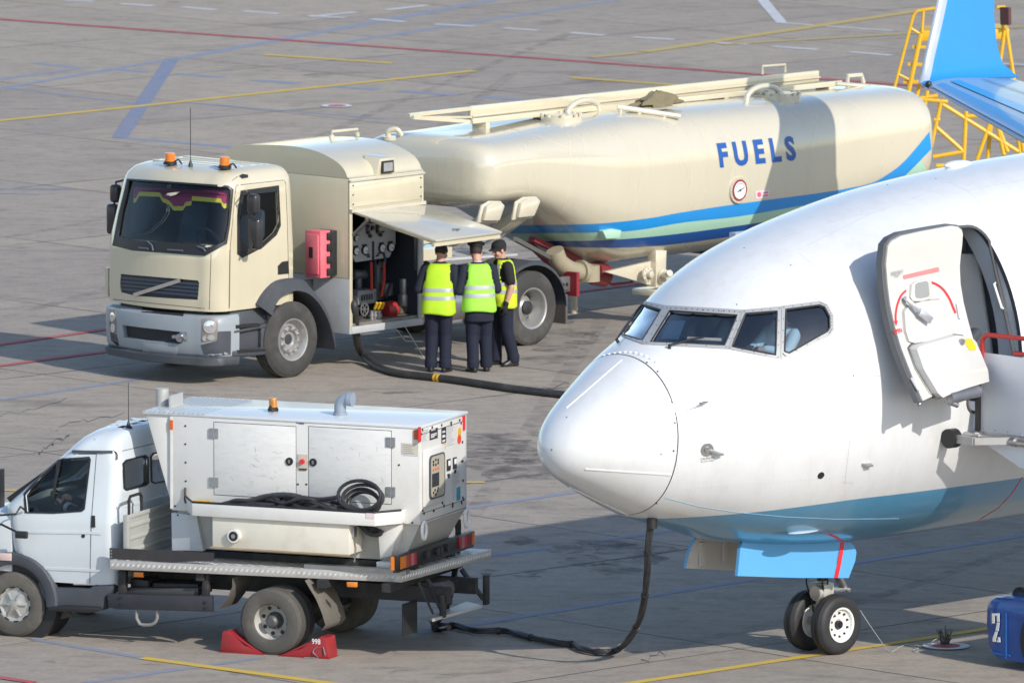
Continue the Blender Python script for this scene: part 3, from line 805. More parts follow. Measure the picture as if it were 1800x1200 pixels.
mb.tube([(DX0 - .03, a[0][1], 3.93), (DX0 + .035, a[0][1], 3.96), (DX0 + .035, a[2][1] - .02, 4.22), (DX0 - .03, a[2][1] - .02, 4.25)], .018, 8); mb.build('grab_handle', M['jetwhite'], jet)
# ---- the open door, lining side out
DOFF = .62
def door_y(x, z):
 t = min(max((4.9 - z) / 2.05, -.1), 1.1)
 return lerp(.93, 1.83, t) - .24 * math.sin(PI * min(max(t, 0), 1)) + DOFF - (x + .35) * -.10
def dr(px, py, off=0.0): return P.surf(px, py, door_y, 5, -3, off)
DP = lambda L: [(1400 + x / 2.4, 360 + y / 2.4) for x, y in L]
d_out = DP([(372, 168), (395, 140), (440, 118), (520, 104), (600, 90), (655, 82), (682, 85), (700, 100), (706, 120), (702, 170), (696, 215), (692, 260), (695, 330), (708, 410), (730, 500), (755, 590), (778, 660), (772, 760), (700, 775), (620, 800), (570, 820), (522, 838), (495, 780), (460, 700), (425, 610), (398, 520), (380, 430), (368, 340), (363, 250)])
def door_prism(name, outl, off0, off1, m, bev=.0, parent=None, nsub=2):
 mb = MB(); pts = [(p.x, p.y) for p in sub_edges(outl, nsub)]
 f = [dr(*p) for p in pts]; a = [p + Vector((0, off0, 0)) for p in f]; b = [p + Vector((0, off1, 0)) for p in f]
 # curved cap: fill in horizontal bands so that the panel follows the curve
 k = len(pts)
 bm = bmesh.new(); vs = [bm.verts.new(p) for p in b]; bm.faces.new(vs)
 zs = sorted(p.z for p in b);
 for i in range(1, 14):
  z = lerp(zs[0], zs[-1], i / 14)
  bmesh.ops.bisect_plane(bm, geom=bm.verts[:] + bm.edges[:] + bm.faces[:], plane_co=(0, 0, z), plane_no=(0, 0, 1))
 for v in bm.verts: v.co.y = door_y(v.co.x, v.co.z) + off1
 ring_b = None
 bm.verts.index_update()
 mb.add([v.co.copy() for v in bm.verts], [[v.index for v in f_.verts] for f_ in bm.faces])
 # back cap and wall from the border of the front
 bd = [e for e in bm.edges if len(e.link_faces) == 1]
 idx = {}; back = []
 for e in bd:
  for v in e.verts:
   if v.index not in idx: idx[v.index] = len(mb.v); mb.v.append(tuple(v.co + Vector((0, off0 - off1, 0))))
 for e in bd:
  i, j = e.verts[0].index, e.verts[1].index
  mb.f.append((i, j, idx[j], idx[i])); mb.mi.append(0)
 front = [[v.index for v in f_.verts] for f_ in bm.faces]
 o = len(mb.v); mb.v += [tuple(v.co + Vector((0, off0 - off1, 0))) for v in bm.verts]
 for f_ in front: mb.f.append(tuple(i + o for i in f_[::-1])); mb.mi.append(0)
 bm.free()
 return mb.build(name, m, parent or jet, angle=40, bevel=bev)
M['doorlining'] = mat('door_lining', (.54, .53, .50), .45, var=.03, coat=.1)
door = door_prism('entry_door', d_out, -.10, -.012, mat('door_edge_metal', (.15, .15, .155), .45, metal=.5, dirt=(.08, .08, .08), dirt_amt=.5))
d_in = DP([(383, 175), (400, 152), (440, 130), (520, 112), (600, 97), (650, 88), (678, 92), (694, 106), (699, 125), (696, 170), (690, 215), (686, 260), (689, 330), (702, 410), (724, 500), (750, 590), (776, 665), (771, 752), (700, 765), (620, 790), (572, 806), (530, 826), (508, 775), (475, 695), (440, 605), (413, 515), (393, 425), (382, 340), (375, 250)])
door_prism('lining', d_in, -.02, .012, M['doorlining'], 0, door)
door_prism('slide_bustle', DP([(470, 605), (482, 590), (640, 545), (700, 552), (722, 575), (770, 690), (775, 740), (690, 765), (630, 785), (580, 808), (560, 790), (500, 690)]), .0, .14, M['doorlining'], .035, door)
door_prism('handle_recess', DP([(446, 450), (458, 432), (480, 420), (520, 405), (600, 398), (640, 430), (668, 520), (662, 540), (560, 570), (490, 582), (466, 575), (452, 530)]), .0, .04, M['doorlining'], .006, door)
def door_line(L, off, r, m):
 mb = MB(); mb.tube([dr(q.x, q.y, off) for q in sub_edges(DP(L), 3)], r, 6, closed=True); mb.build('panel_outline', m, door)
door_line([(470, 605), (482, 590), (640, 545), (700, 552), (722, 575), (770, 690), (775, 740), (690, 765), (630, 785), (580, 808), (560, 790), (500, 690)], .014, .012, MATS['door_edge_metal'])
door_line([(446, 450), (458, 432), (480, 420), (520, 405), (600, 398), (640, 430), (668, 520), (662, 540), (560, 570), (490, 582), (466, 575), (452, 530)], .012, .008, M['doorlining'] if False else mat('soft_outline', (.33, .32, .3), .6))
pw = door_prism('door_window', DP([(474, 335), (490, 322), (540, 310), (556, 318), (562, 380), (555, 395), (515, 405), (478, 405), (470, 390)]), .0, .05, M['doorlining'], .008, door)
door_prism('pane', DP([(487, 336), (497, 327), (532, 319), (542, 325), (547, 378), (540, 386), (510, 392), (490, 390), (486, 370)]), .03, .054, mat('door_window_inner', (.28, .28, .27), .3, coat=.5), 0, pw)
door_prism('placard', DP([(446, 297), (594, 262), (598, 280), (448, 313)]), .008, .02, mat('faded_red_placard', (.72, .2, .2), .6), 0, door)
hb = MB(); a, b, c = dr(1400 + 462 / 2.4, 360 + 395 / 2.4, .08), dr(1400 + 520 / 2.4, 360 + 450 / 2.4, .12), dr(1400 + 568 / 2.4, 360 + 488 / 2.4, .12)
hb.beam(a, b, .035, .05); hb.beam(b, c, .04, .085); hb.cyl(dr(1400 + 465 / 2.4, 360 + 397 / 2.4, 0), a, .03, 12)
hb.build('handle', mat('brushed_handle', (.55, .57, .6), .3, metal=.7), door, bevel=.012)
ar = MB()
def arc_on_door(pts, w):
 q = smooth3([(x, y, 0) for x, y in DP(pts)], 5); rows = []
 for i, p in enumerate(q):
  t = (q[min(i + 1, len(q) - 1)] - q[max(i - 1, 0)]).normalized(); s_ = Vector((-t.y, t.x, 0)) * w / 2
  rows.append([dr(p.x - s_.x, p.y - s_.y, .015), dr(p.x + s_.x, p.y + s_.y, .015)])
 ar.grid(rows)
arc_on_door([(557, 324), (590, 335), (620, 358), (645, 395), (662, 435), (671, 457)], 4.2)
arc_on_door([(463, 361), (440, 385), (425, 425), (419, 460), (419, 490)], 3.6)
ar.add([dr(*p, .016) for p in DP([(411, 490), (428, 488), (421, 512)])], [(0, 1, 2)])
c0 = dr(1400 + 421 / 2.4, 360 + 540 / 2.4)
def on_door(c, k):
 ux = (dr(1400 + 470 / 2.4, 360 + 528 / 2.4) - dr(1400 + 421 / 2.4, 360 + 540 / 2.4)); ux.normalize(); up = Vector((-.02, .1, 1)).normalized()
 def fn(u, v):
  p = c + ux * u + up * v; return Vector((p.x, door_y(p.x, p.z) + .016, p.z))
 return fn
put_text(ar, 'OPEN', on_door(c0 + Vector((-.02, 0, 0)), 0), .06, .002)
ar.build('open_arrow', M['lettering_red'], door, flat=True)
gy = MB()
for k, (y0_, s_) in enumerate(((288, .04), (296, .04), (306, .04))): put_text(gy, 'EMERGENCY' if k < 2 else 'ONLY', on_door(dr(1400 + 420 / 2.4, 360 + y0_ / 2.4), 0), s_)
gy.build('instruction_text', mat('grey_print', (.3, .3, .3), .6), door, flat=True)
door_prism('gauge_plate', DP([(672, 565), (683, 558), (698, 560), (718, 595), (716, 608), (690, 608), (678, 590)]), .13, .148, mat('yellow_plate', (.65, .5, .02), .5), 0, door)
mb = MB(); q = dr(1400 + 694 / 2.4, 360 + 577 / 2.4, .14); mb.cyl(q, q + Vector((0, .03, 0)), .035, 16); mb.build('gauge', M['steel'], door)
door_prism('girt_strap', DP([(572, 718), (760, 682), (762, 694), (576, 730)]), .135, .146, mat('cream_strap', (.7, .63, .5), .7), 0, door)
mb = MB()
for a, b in (((484, 730), (514, 783)), ((677, 418), (688, 480))): mb.tube([dr(1400 + x / 2.4, 360 + y / 2.4, .025) for x, y in (a, b)], .016, 8)
mb.build('assist_handle', mat('grey_handle', (.5, .5, .5), .5), door)
mb = MB(); mb.cyl(dr(1400 + 640 / 2.4, 360 + 815 / 2.4, .06), dr(1400 + 765 / 2.4, 360 + 785 / 2.4, .06), .07, 16); mb.tube([dr(1400 + x / 2.4, 360 + y / 2.4, .02) for x, y in ((590, 812), (625, 800), (640, 830), (680, 845))], .03, 8)
mb.build('girt_bar', M['steel'], door)
mb = MB()
for t in (165, 300, 515, 740, 840):
 i = min(range(len(d_out)), key=lambda k: abs(d_out[k][1] - (360 + t / 2.4)) + (1000 if d_out[k][0] > 1630 else 0)); q = dr(*d_out[i], -.05); mb.ball(q + Vector((.02, 0, 0)), .03, 8)
mb.build('hinge_roller', M['steel'], door)
mb = MB()    # hinge arm from the fuselage
mb.beam((-.5, fus_y(-.5, 3.6) - .02, 3.6), (-.45, door_y(-.45, 3.6) - .1, 3.7), .12, .5); mb.build('hinge_arm', M['jetgrey'], jet, bevel=.03)
# ---- nose gear
gear = MB()
gear.cyl((0, 0, .36), (0, 0, .75), .075, 20); gear.cyl((0, 0, .75), (0, 0, .98), .05, 20); gear.cyl((0, 0, .98), (.05, 0, 1.7), .09, 20)
gear.bx(-.09, .1, -.1, .1, .62, .80)
gear.cyl((0, -.24, .34), (0, .24, .34), .05, 16)
gear.build('gear_strut', mat('gear_paint', (.5, .49, .45), .4, metal=.2, dirt=(.1, .08, .06), dirt_amt=.6, dirt_scale=9), jet, bevel=.01)
mb = MB(); mb.beam((-.10, 0, .7), (-.36, 0, .68), .1, .05); mb.beam((-.36, 0, .68), (-.14, 0, 1.0), .1, .05); mb.cyl((-.36, -.08, .68), (-.36, .08, .68), .03, 10); mb.beam((-.08, .0, 1.05), (-.05, 0, 1.5), .06, .06)
mb.build('torque_link', M['steel'], jet, bevel=.008)
mb = MB()
for y, x in ((.075, .05), (-.075, .05), (.06, -.06)): mb.tube(smooth3([(x, y, 1.3), (x + .05, y * 1.5, 1.0), (x + .08, y * 1.7, .8), (x + .02, y * 1.4, .62), (x, y * 1.2, .45)], 5), .010, 6)
mb.build('hydraulic_line', M['black'], jet)
mb = MB(); mb.cyl((0, 0, .82), (0, 0, .88), .062, 20); mb.cyl((0, 0, .92), (0, 0, .955), .062, 20); mb.build('strut_gaiter', M['black'], jet)
def jet_wheel(sg):
 y0, y1 = sg * .115, sg * .315; h = .343
 t = MB(); yc = (y0 + y1) / 2; hw = abs(y1 - y0) / 2
 prof = [(.19, -hw * .8), (.205, -hw * .98), (.26, -hw * 1.04), (.305, -hw * .97), (.332, -hw * .75), (.341, -hw * .45), (.3435, -hw * .43), (.3435, -hw * .1), (.338, -hw * .09), (.338, -hw * .04), (.3435, -hw * .03), (.3435, hw * .03), (.338, hw * .04), (.338, hw * .09), (.3435, hw * .1), (.3435, hw * .43), (.341, hw * .45), (.332, hw * .75), (.305, hw * .97), (.26, hw * 1.04), (.205, hw * .98), (.19, hw * .8)]
 t.lathe(prof, (0, yc, h), (0, sg, 0), 48, cap=False)
 e = bpy.data.objects.new('wheel', None); COL.objects.link(e); e.parent = jet
 t.build('tyre', M['rubber_new'], e)
 r = MB(); r.lathe([(.05, hw * .2), (.06, hw * .35), (.13, hw * .45), (.165, hw * .6), (.178, hw * .92), (.2, hw * .98), (.2, hw * .8), (.19, -hw * .8), (.17, -hw * .9), (.15, -hw * .2), (.05, -hw * .2)], (0, yc, h), (0, sg, 0), 40)
 r.build('rim', mat('white_wheel_paint', (.75, .75, .72), .4, var=.03, dirt=(.3, .28, .25), dirt_amt=.4, dirt_scale=8), e)
 b = MB(); b.cyl((0, yc, h), (0, yc + sg * hw * .7, h), .045, 20); b.cyl((0, yc, h), (0, yc + sg * hw * .8, h), .025, 16)
 for k in range(10):
  a = 2 * PI * k / 10 + .3; c = Vector((.135 * math.cos(a), yc + sg * hw * .47, h + .135 * math.sin(a))); b.cyl(c, c + Vector((0, sg * .02, 0)), .013, 8)
 b.build('hub', M['black'], e)
jet_wheel(1); jet_wheel(-1)
mb = MB(); c = Vector((.14, .06, .70)); mb.lathe([(.03, -.09), (.07, -.04), (.085, .03), (.09, .04)], c, (1, 0, -.05), 24); mb.bx(.0, .1, .0, .13, .6, .79)
lt = mb.build('taxi_light', M['gear_paint'] if 'gear_paint' in M else MATS['gear_paint'], jet, bevel=.004)
mb = MB(); mb.lathe([(.002, -.06), (.05, -.035), (.078, .03)], c + Vector((.012, 0, 0)), (1, 0, -.05), 24); mb.build('reflector', M['chrome'], lt)
# gear bay doors
def gear_door(sg, name):
 pl = [P.side(*p, .38) for p in [(1291, 1011), (1295, 985), (1300, 965), (1306, 953), (1317, 947), (1330, 946.5), (1400, 949), (1480, 951.5), (1492, 953), (1498, 960), (1500, 970), (1498, 985), (1491, 1015), (1400, 1014.5)]]
 mb = MB(); n_ = len(pl)
 f = lambda p: sg * (.38 + .05 * math.sin((1.42 - p.z) / .45 * PI * .8))
 a = [Vector((p.x, f(p), p.z)) for p in pl]; b = [v + Vector((0, -sg * .045, 0)) for v in a]
 mb.use(0).add(a + b, [tuple(range(n_)), tuple(range(n_, 2 * n_))[::-1]] + [(i, (i + 1) % n_, n_ + (i + 1) % n_, n_ + i) for i in range(n_)])
 mb.mi[1] = 1
 d = mb.build(name, [M['jetblue'], mat('door_inner_grey', (.55, .53, .5), .6, dirt=(.15, .13, .11), dirt_amt=.6)], jet, angle=30)
 xs = [P.side(1474, 952, .38), P.side(1481, 952, .38), P.side(1471, 1015, .38), P.side(1464, 1015, .38)]
 st_ = MB(); rows = []
 for t in (0, .25, .5, .75, 1):
  rows.append([Vector((p.x, f(p) + sg * .003, p.z)) for p in (xs[0].lerp(xs[3], t) + Vector((.02 * math.sin(PI * t), 0, 0)), xs[1].lerp(xs[2], t) + Vector((.02 * math.sin(PI * t), 0, 0)))])
 st_.grid(rows); st_.build('stripe', M['lettering_red'], d, flat=True)
 ib = MB()
 for k in range(5):
  x = lerp(.1, 1.6, k / 4); ib.bx(x - .03, x + .03, sg * .32, sg * .36, 1.12, 1.38)
 ib.build('door_rib', MATS['door_inner_grey'], d)
gear_door(1, 'gear_door'); gear_door(-1, 'gear_door')
mb = MB()
mb.bx(-.13, -.1, -.36, .36, 1.4, 2.1); mb.bx(1.72, 1.75, -.36, .36, 1.75, 2.1); mb.bx(-.1, 1.72, -.36, .36, 2.1, 2.13)
for y in (-.39, .36): mb.prism([(-.1, 1.4), (1.72, 1.75), (1.72, 2.1), (-.1, 2.1)], 'y', y, y + .03)
mb.build('gear_bay', mat('gear_bay_lining', (.28, .27, .25), .6, dirt=(.08, .07, .06), dirt_amt=.6), jet)
# belly marks
mb = MB(); q, nn = hit(1412, 934)
mb.ball(q, .15, 16, (1.6, .6, .12)); mb.build('belly_antenna', mat('pale_blue_cap', (.5, .6, .68), .4), jet)
mb = MB(); skin_strip(mb, [(1458, 938), (1470, 943), (1478, 948)], .03, .002); mb.build('belly_stripe', M['lettering_red'], jet)
mb = MB(); skin_strip(mb, [(1797, 838), (1780, 865), (1755, 892), (1715, 917)], .012, .004); mb.build('belly_red_line', M['lettering_red'], jet)
# ---- far wing and its winglet
def wing():
 tipL = Vector((-21.62, -18.9, 3.6)); tipT = Vector((-23.65, -19.15, 3.56)); rootL = Vector((-10.6, -1.6, 2.75)); rootT = Vector((-17.8, -1.6, 2.55))
 rows = []
 for i in range(13):
  t = i / 12; L_ = tipL.lerp(rootL, t); T_ = tipT.lerp(rootT, t); th = lerp(.16, .75, t)
  up = []; dn = []
  for k in range(11):
   c = (1 - math.cos(PI * k / 10)) / 2; z = th * (2.97 * math.sqrt(c) - 1.26 * c - 3.516 * c * c + 2.843 * c ** 3 - 1.036 * c ** 4) * .5
   p = L_.lerp(T_, c); up.append(p + Vector((0, 0, z * 1.1))); dn.append(p - Vector((0, 0, z * .8)))
  rows.append(up + dn[::-1][1:-1])
 mb = MB(); mb.loft(rows)
 mb.build('wing', mat('wing_grey_blue', (.28, .37, .5), .3, coat=.3, var=.05), jet, angle=50)
 return tipL, tipT
wl, wt = wing()
mb = MB()   # upper surface bands and the slat edge
for off, m_ in ((.10, 0), (.34, 1), (.62, 2)):
 pass
def wing_strip(c0, c1, m, name, t1=1.0):
 mb = MB(); rows = []
 tipL, tipT, rootL, rootT = Vector((-21.62, -18.9, 3.6)), Vector((-23.65, -19.15, 3.56)), Vector((-10.6, -1.6, 2.75)), Vector((-17.8, -1.6, 2.55))
 for i in range(17):
  t = i / 16 * t1 + .015; L_ = tipL.lerp(rootL, t); T_ = tipT.lerp(rootT, t); th = lerp(.16, .75, t); r = []
  for k in range(4):
   c = lerp(c0, c1, k / 3); z = th * (2.97 * math.sqrt(c) - 1.26 * c - 3.516 * c * c + 2.843 * c ** 3 - 1.036 * c ** 4) * .5
   r.append(L_.lerp(T_, c) + Vector((0, 0, z * 1.1 + .01)))
  rows.append(r)
 mb.grid(rows); return mb.build(name, m, jet)
wing_strip(.01, .12, mat('slat_paint', (.12, .24, .45), .25, coat=.4), 'leading_edge')
wing_strip(.2, .3, mat('wing_bright_blue', (.06, .3, .62), .3, coat=.3), 'slat_band')
wing_strip(.55, .56, M['darkgrey'], 'spoiler_line'); wing_strip(.60, .605, M['darkgrey'], 'flap_line')
mb = MB(); rows = []
prof = [(0, Vector((-19.55, -16.95, 3.86)), Vector((-21.75, -17.2, 3.84))), (.04, Vector((-19.62, -17.15, 3.9)), Vector((-21.7, -17.25, 3.88))), (.1, Vector((-19.74, -17.22, 4.02)), Vector((-21.36, -17.28, 4.05))), (.2, Vector((-19.85, -17.26, 4.25)), Vector((-21.26, -17.3, 4.3))), (.45, Vector((-20.1, -17.33, 4.75)), Vector((-21.26, -17.36, 4.75))), (.7, Vector((-20.4, -17.42, 5.4)), Vector((-21.35, -17.43, 5.4))), (1, Vector((-20.85, -17.55, 6.35)), Vector((-21.5, -17.56, 6.35)))]
prof = [(t, L_ + Vector((-2.0, -1.9, -.26)), T_ + Vector((-2.0 - (.12 if t > .08 else 0), -1.9, -.26))) for t, L_, T_ in prof]
for t, L_, T_ in prof:
 up = []; dn = []; n_ = Vector((0, 1, .1 if t > .05 else 1)).normalized()
 for k in range(9):
  c = (1 - math.cos(PI * k / 8)) / 2; z = .16 * (1 - t * .5) * (2.97 * math.sqrt(c) - 1.26 * c - 3.516 * c * c + 2.843 * c ** 3 - 1.036 * c ** 4) * .5
  p = L_.lerp(T_, c); up.append(p + n_ * z); dn.append(p - n_ * z)
 rows.append(up + dn[::-1][1:-1])
mb.loft(rows); wlt = mb.build('winglet', mat('winglet_blue', (.02, .24, .58), .35, coat=.3, var=.03), jet, angle=60)
mb = MB()   # bare leading edge of the winglet
rows = []
for t, L_, T_ in prof[1:]:
 n_ = Vector((0, 1, .1)).normalized(); r = []
 w_ = .17
 for k in range(7):
  c = (abs(k - 3) / 3) ** 2 * w_ / (L_ - T_).length * .9; sg = 1 if k > 3 else -1
  z = .16 * (1 - t * .5) * (2.97 * math.sqrt(c) - 1.26 * c - 3.516 * c * c) * .5 + .006
  r.append(L_.lerp(T_, c) + Vector((.008, 0, 0)) + n_ * z * sg)
 rows.append(r)
mb.grid(rows); mb.build('winglet_edge', mat('bare_leading_edge', (.42, .47, .55), .3, metal=.3), wlt, angle=60)
mb = MB(); mb.ball(Vector((-21.6, -18.85, 3.64)), .05, 10); mb.build('wing_tip_light', M['black'], jet)
# ------------------------------------------------------------------ the fuel truck tractor
V = Frame((-2.984, 139.4695, 0), 227.5)      # outer face of the near front wheel; x ahead, y to the truck's left
trk = thing('fuel_truck', 'cream coloured tractor truck with open pump cabinet beside three men in yellow vests', 'truck', V)
M['cream'] = mat('cream_truck_paint', (.60, .54, .385), .32, coat=1.0, var=.03, scale=1.2, dirt=(.28, .23, .16), dirt_amt=.10, dirt_scale=3, stretch=(1.6, 1.6, .45), bump=.12, bscale=1.1)
M['greyblue'] = mat('grey_bumper_paint', (.30, .335, .36), .45, coat=.15, var=.04, dirt=(.25, .25, .24), dirt_amt=.3)
M['cabgrey'] = mat('cab_trim', (.025, .035, .05), .7, var=.1)
M['truck_glass'] = glass('truck_glass', (.86, .93, .93), 1.0)
M['groove'] = mat('panel_gap', (.10, .085, .06), .8)
class Skin:
 """a lofted closed body that can be sighted, cut and dressed"""
 def __init__(s, fr, rings):
  s.fr = fr; s.rings = rings; s.mb = MB(); s.mb.loft(rings, cap=True)
  bm = bmesh.new(); me = bpy.data.meshes.new('t'); me.from_pydata(s.mb.v, [], s.mb.f); bm.from_mesh(me)
  bmesh.ops.recalc_face_normals(bm, faces=bm.faces); s.bvh = BVHTree.FromBMesh(bm); bm.free(); bpy.data.meshes.remove(me)
 def hit(s, px, py, off=0.0):
  loc, n, i, d = s.bvh.ray_cast(s.fr.l(CAMP), s.fr.d(ray(px, py)))
  return (loc + n * off, n) if loc else (None, None)
 def strip(s, mb, pts, w, h=.003, step=10, below=.004):
  pp = []
  for i in range(len(pts) - 1):
   a, b = Vector(pts[i]), Vector(pts[i + 1]); k = max(1, int((b - a).length / step)); pp += [a.lerp(b, t / k) for t in range(k)]
  pp.append(Vector(pts[-1])); hs = [s.hit(*p) for p in pp]; hs = [x for x in hs if x[0] is not None]; rows = []
  for i, (q, nn) in enumerate(hs):
   t = (hs[min(i + 1, len(hs) - 1)][0] - hs[max(i - 1, 0)][0]).normalized(); sd = nn.cross(t).normalized()
   rows.append([q - sd * w / 2 - nn * below, q - sd * w / 2 + nn * h, q + sd * w / 2 + nn * h, q + sd * w / 2 - nn * below])
  if len(rows) > 1: mb.grid(rows)
 def patch(s, mb, outl, off, thick=0.0, nsub=4, fill=(.7, .35), mir=None):
  """closed outline in the picture laid on the skin as a curved sheet"""
  pp = sub_edges(outl, nsub); hs = [s.hit(*p) for p in pp]; hs = [x for x in hs if x[0] is not None]
  cx = sum(p[0] for p in pp) / len(pp); cy = sum(p[1] for p in pp) / len(pp)
  f = mir or (lambda v: v)
  rings = [[q + n * off for q, n in hs]]
  if thick: rings.insert(0, [q + n * (off - thick) for q, n in hs])
  for t in fill:
   r = []
   for p, (q, n) in zip(pp, hs):
    a = s.hit(lerp(cx, p[0], t), lerp(cy, p[1], t)); r.append((a[0] + a[1] * off) if a[0] is not None else rings[-1][len(r)])
   rings.append(r)
  k = len(hs); vs = [f(v) for r in rings for v in r]; fs = []
  for i in range(len(rings) - 1):
   for j in range(k): fs.append((i * k + j, i * k + (j + 1) % k, (i + 1) * k + (j + 1) % k, (i + 1) * k + j))
  fs.append(tuple((len(rings) - 1) * k + j for j in range(k)))
  mb.add(vs, fs)
 def ring(s, mb, inner, outer, off=.006, nsub=6, mir=None, sink=.03):
  f = mir or (lambda v: v); A, B = sub_edges(inner, nsub), sub_edges(outer, nsub); rows = []
  for p, q in zip(A, B):
   h = [s.hit(*p.lerp(q, t)) for t in (0, .25, .5, .75, 1)]
   if any(x[0] is None for x in h): continue
   rows.append([f(h[0][0] - h[0][1] * sink)] + [f(x + n * off) for x, n in h] + [f(h[-1][0] - h[-1][1] * .004)])
  if len(rows) > 2: mb.grid(rows + rows[:1])
 def cutter(s, outl, nsub=3, depth=.3, up=.2, mir=None):
  f = mir or (lambda v: v); g = [s.hit(*p) for p in sub_edges(outl, nsub)]; g = [x for x in g if x[0] is not None]; nv = Vector((0, 0, 0))
  for p, n in g: nv += n
  nv.normalize()
  return MB().loft([[f(p - nv * depth) for p, n in g], [f(p + nv * up) for p, n in g]])
def cut(ob, lst, fr_ob):
 for c_ in lst:
  c = c_.build('cutter', M['black'], flat=True); c.location = fr_ob.location; c.rotation_euler = fr_ob.rotation_euler
  bpy.context.view_layer.update(); boolean(ob, c); bpy.data.objects.remove(c)
CY, CHW, CXR = -1.19, 1.095, -.12
def cab_ring(z, inset=0.0):
 def tab(L):
  for i in range(len(L) - 1):
   if z <= L[i + 1][0] or i == len(L) - 2:
    t = min(max((z - L[i][0]) / (L[i + 1][0] - L[i][0]), 0), 1); return lerp(L[i][1], L[i + 1][1], t)
 xf = tab([(1.0, 1.585), (1.2, 1.6), (1.75, 1.59), (1.95, 1.56), (2.68, 1.36), (2.78, 1.31), (2.86, 1.22), (2.90, 1.1), (2.93, .9)]) - inset
 hw = tab([(1.0, CHW), (1.8, CHW), (2.6, CHW - .05), (2.75, CHW - .07), (2.85, CHW - .12), (2.90, CHW - .19), (2.93, CHW - .32)]) - inset
 xr = tab([(1.0, CXR), (2.8, CXR), (2.9, CXR + .05), (2.93, CXR + .18)]) + inset
 rc = .3; half = []
 half += [(xr, hw - .05), (xr + .05, hw)]
 for t in (.1, .25, .4, .55, .7, .85, 1): half.append((lerp(xr + .05, xf - .12 - rc, t), hw))
 for k in range(1, 9):
  a = PI / 2 * k / 8; half.append((xf - .12 - rc * (1 - math.sin(a)), hw - rc * (1 - math.cos(a))))
 y0 = hw - rc
 for k in range(1, 9): t = k / 8; half.append((xf - .12 + .12 * (1 - (1 - t) ** 2), y0 * (1 - t)))
 pts = half + [(x, -y) for x, y in half[-2::-1]]
 return [Vector((x, CY + y, z)) for x, y in pts]
CZ = [1.02 + i * .06 for i in range(29)] + [2.74, 2.78, 2.82, 2.86, 2.885, 2.905, 2.92, 2.93]
cab_skin = Skin(V, [cab_ring(z) for z in CZ])
cabm = MB(); cabm.use(0).loft([cab_ring(z) for z in CZ], cap=True)
cabm.use(1).loft([cab_ring(z, .05) for z in [1.07] + [1.1 + i * .1 for i in range(17)] + [2.75, 2.83, 2.87]], cap=True)
cab = cabm.build('cab', [M['cream'], M['cabgrey']], trk, angle=50)
def hollow(ob):
 bm = bmesh.new(); bm.from_mesh(ob.data); bmesh.ops.reverse_faces(bm, faces=[q for q in bm.faces if q.material_index == 1]); bm.to_mesh(ob.data); bm.free()
hollow(cab)
Zc = lambda L: [(180 + x / 6, 260 + y / 6) for x, y in L]
Z1 = lambda L: [(150 + x / 2.4, 180 + y / 2.4) for x, y in L]
Z2 = lambda L: [(540 + x / 2.4, 200 + y / 2.4) for x, y in L]
Z3 = lambda L: [(700 + x / 2.858, 100 + y / 2.858) for x, y in L]
ZB = lambda L: [(180 + x / 5, 440 + y / 5) for x, y in L]
ws_gl = Zc([(290, 345), (1320, 420), (1350, 455), (1320, 800), (1285, 985), (1200, 1030), (320, 972), (165, 925), (205, 680)])
ws_out = Zc([(270, 328), (1335, 402), (1377, 440), (1342, 800), (1308, 1010), (1085, 1140), (330, 1085), (115, 1030), (180, 700)])
dw_gl = Z1([(668, 390), (812, 376), (818, 515), (800, 550), (745, 600), (690, 612), (650, 580), (652, 480)])
dw_out = Z1([(655, 372), (816, 350), (824, 520), (806, 560), (748, 612), (662, 656), (640, 640), (640, 480)])
grl = ZB([(162, 206), (838, 264), (850, 285), (838, 436), (550, 420), (280, 398), (165, 368), (155, 300)])
mirc = lambda v: Vector((v.x, 2 * CY - v.y, v.z))
cut(cab, [cab_skin.cutter(ws_gl), cab_skin.cutter(dw_gl), cab_skin.cutter(dw_gl, mir=mirc), cab_skin.cutter(grl, 3, .035, .2)], trk)
cab.data.set_sharp_from_angle(angle=R(45))
mb = MB(); cab_skin.ring(mb, ws_gl, ws_out, .02); mb.build('windscreen_surround', M['black'], cab)
mb = MB(); cab_skin.patch(mb, ws_gl, -.015, fill=(.8, .55, .25)); mb.build('windscreen', M['truck_glass'], cab, angle=80)
for sg, mr in ((1, None), (-1, mirc)):
 mb = MB(); cab_skin.ring(mb, dw_gl, dw_out, .006, mir=mr); w = mb.build('window_surround', M['black'], cab)
 mb = MB(); cab_skin.patch(mb, dw_gl, -.015, mir=mr); mb.build('window_glass', M['truck_glass'], w, angle=80)
# grille with its slats and slanting bar
mb = MB(); cab_skin.patch(mb, grl, -.02, nsub=3); g = mb.build('grille', mat('grille_black', (.015, .02, .03), .5), cab)
mb = MB()
for k in range(1, 5):
 t = k / 5; cab_skin.strip(mb, ZB([(158, 206 + 165 * t), (845, 266 + 168 * t)]), .035, .0, 30, .02)
mb.build('grille_slat', mat('grille_slat_navy', (.03, .045, .07), .35, coat=.3), g)
mb = MB(); cab_skin.strip(mb, ZB([(280, 392), (690, 262)]), .05, .018, 20); mb.build('diagonal_emblem', M['chrome'], cab)
mb = MB()
for pts in (ZB([(955, 30), (940, 510)]), ZB([(1118, 0), (1112, 512)]), Z1([(635, 355), (640, 350), (838, 328), (845, 340)]), Z1([(845, 340), (852, 500), (858, 745)]), Z1([(635, 355), (612, 600), (608, 865)]), Z1([(620, 330), (660, 300)]), ZB([(95, 430), (890, 510), (945, 515)])):
 cab_skin.strip(mb, pts, .009, .0015)
mb.build('panel_gap', M['groove'], cab)
mb = MB(); cab_skin.patch(mb, Z1([(812, 690), (830, 672), (856, 668), (858, 722), (812, 726)]), .008, .03); mb.build('door_handle', M['black'], cab)
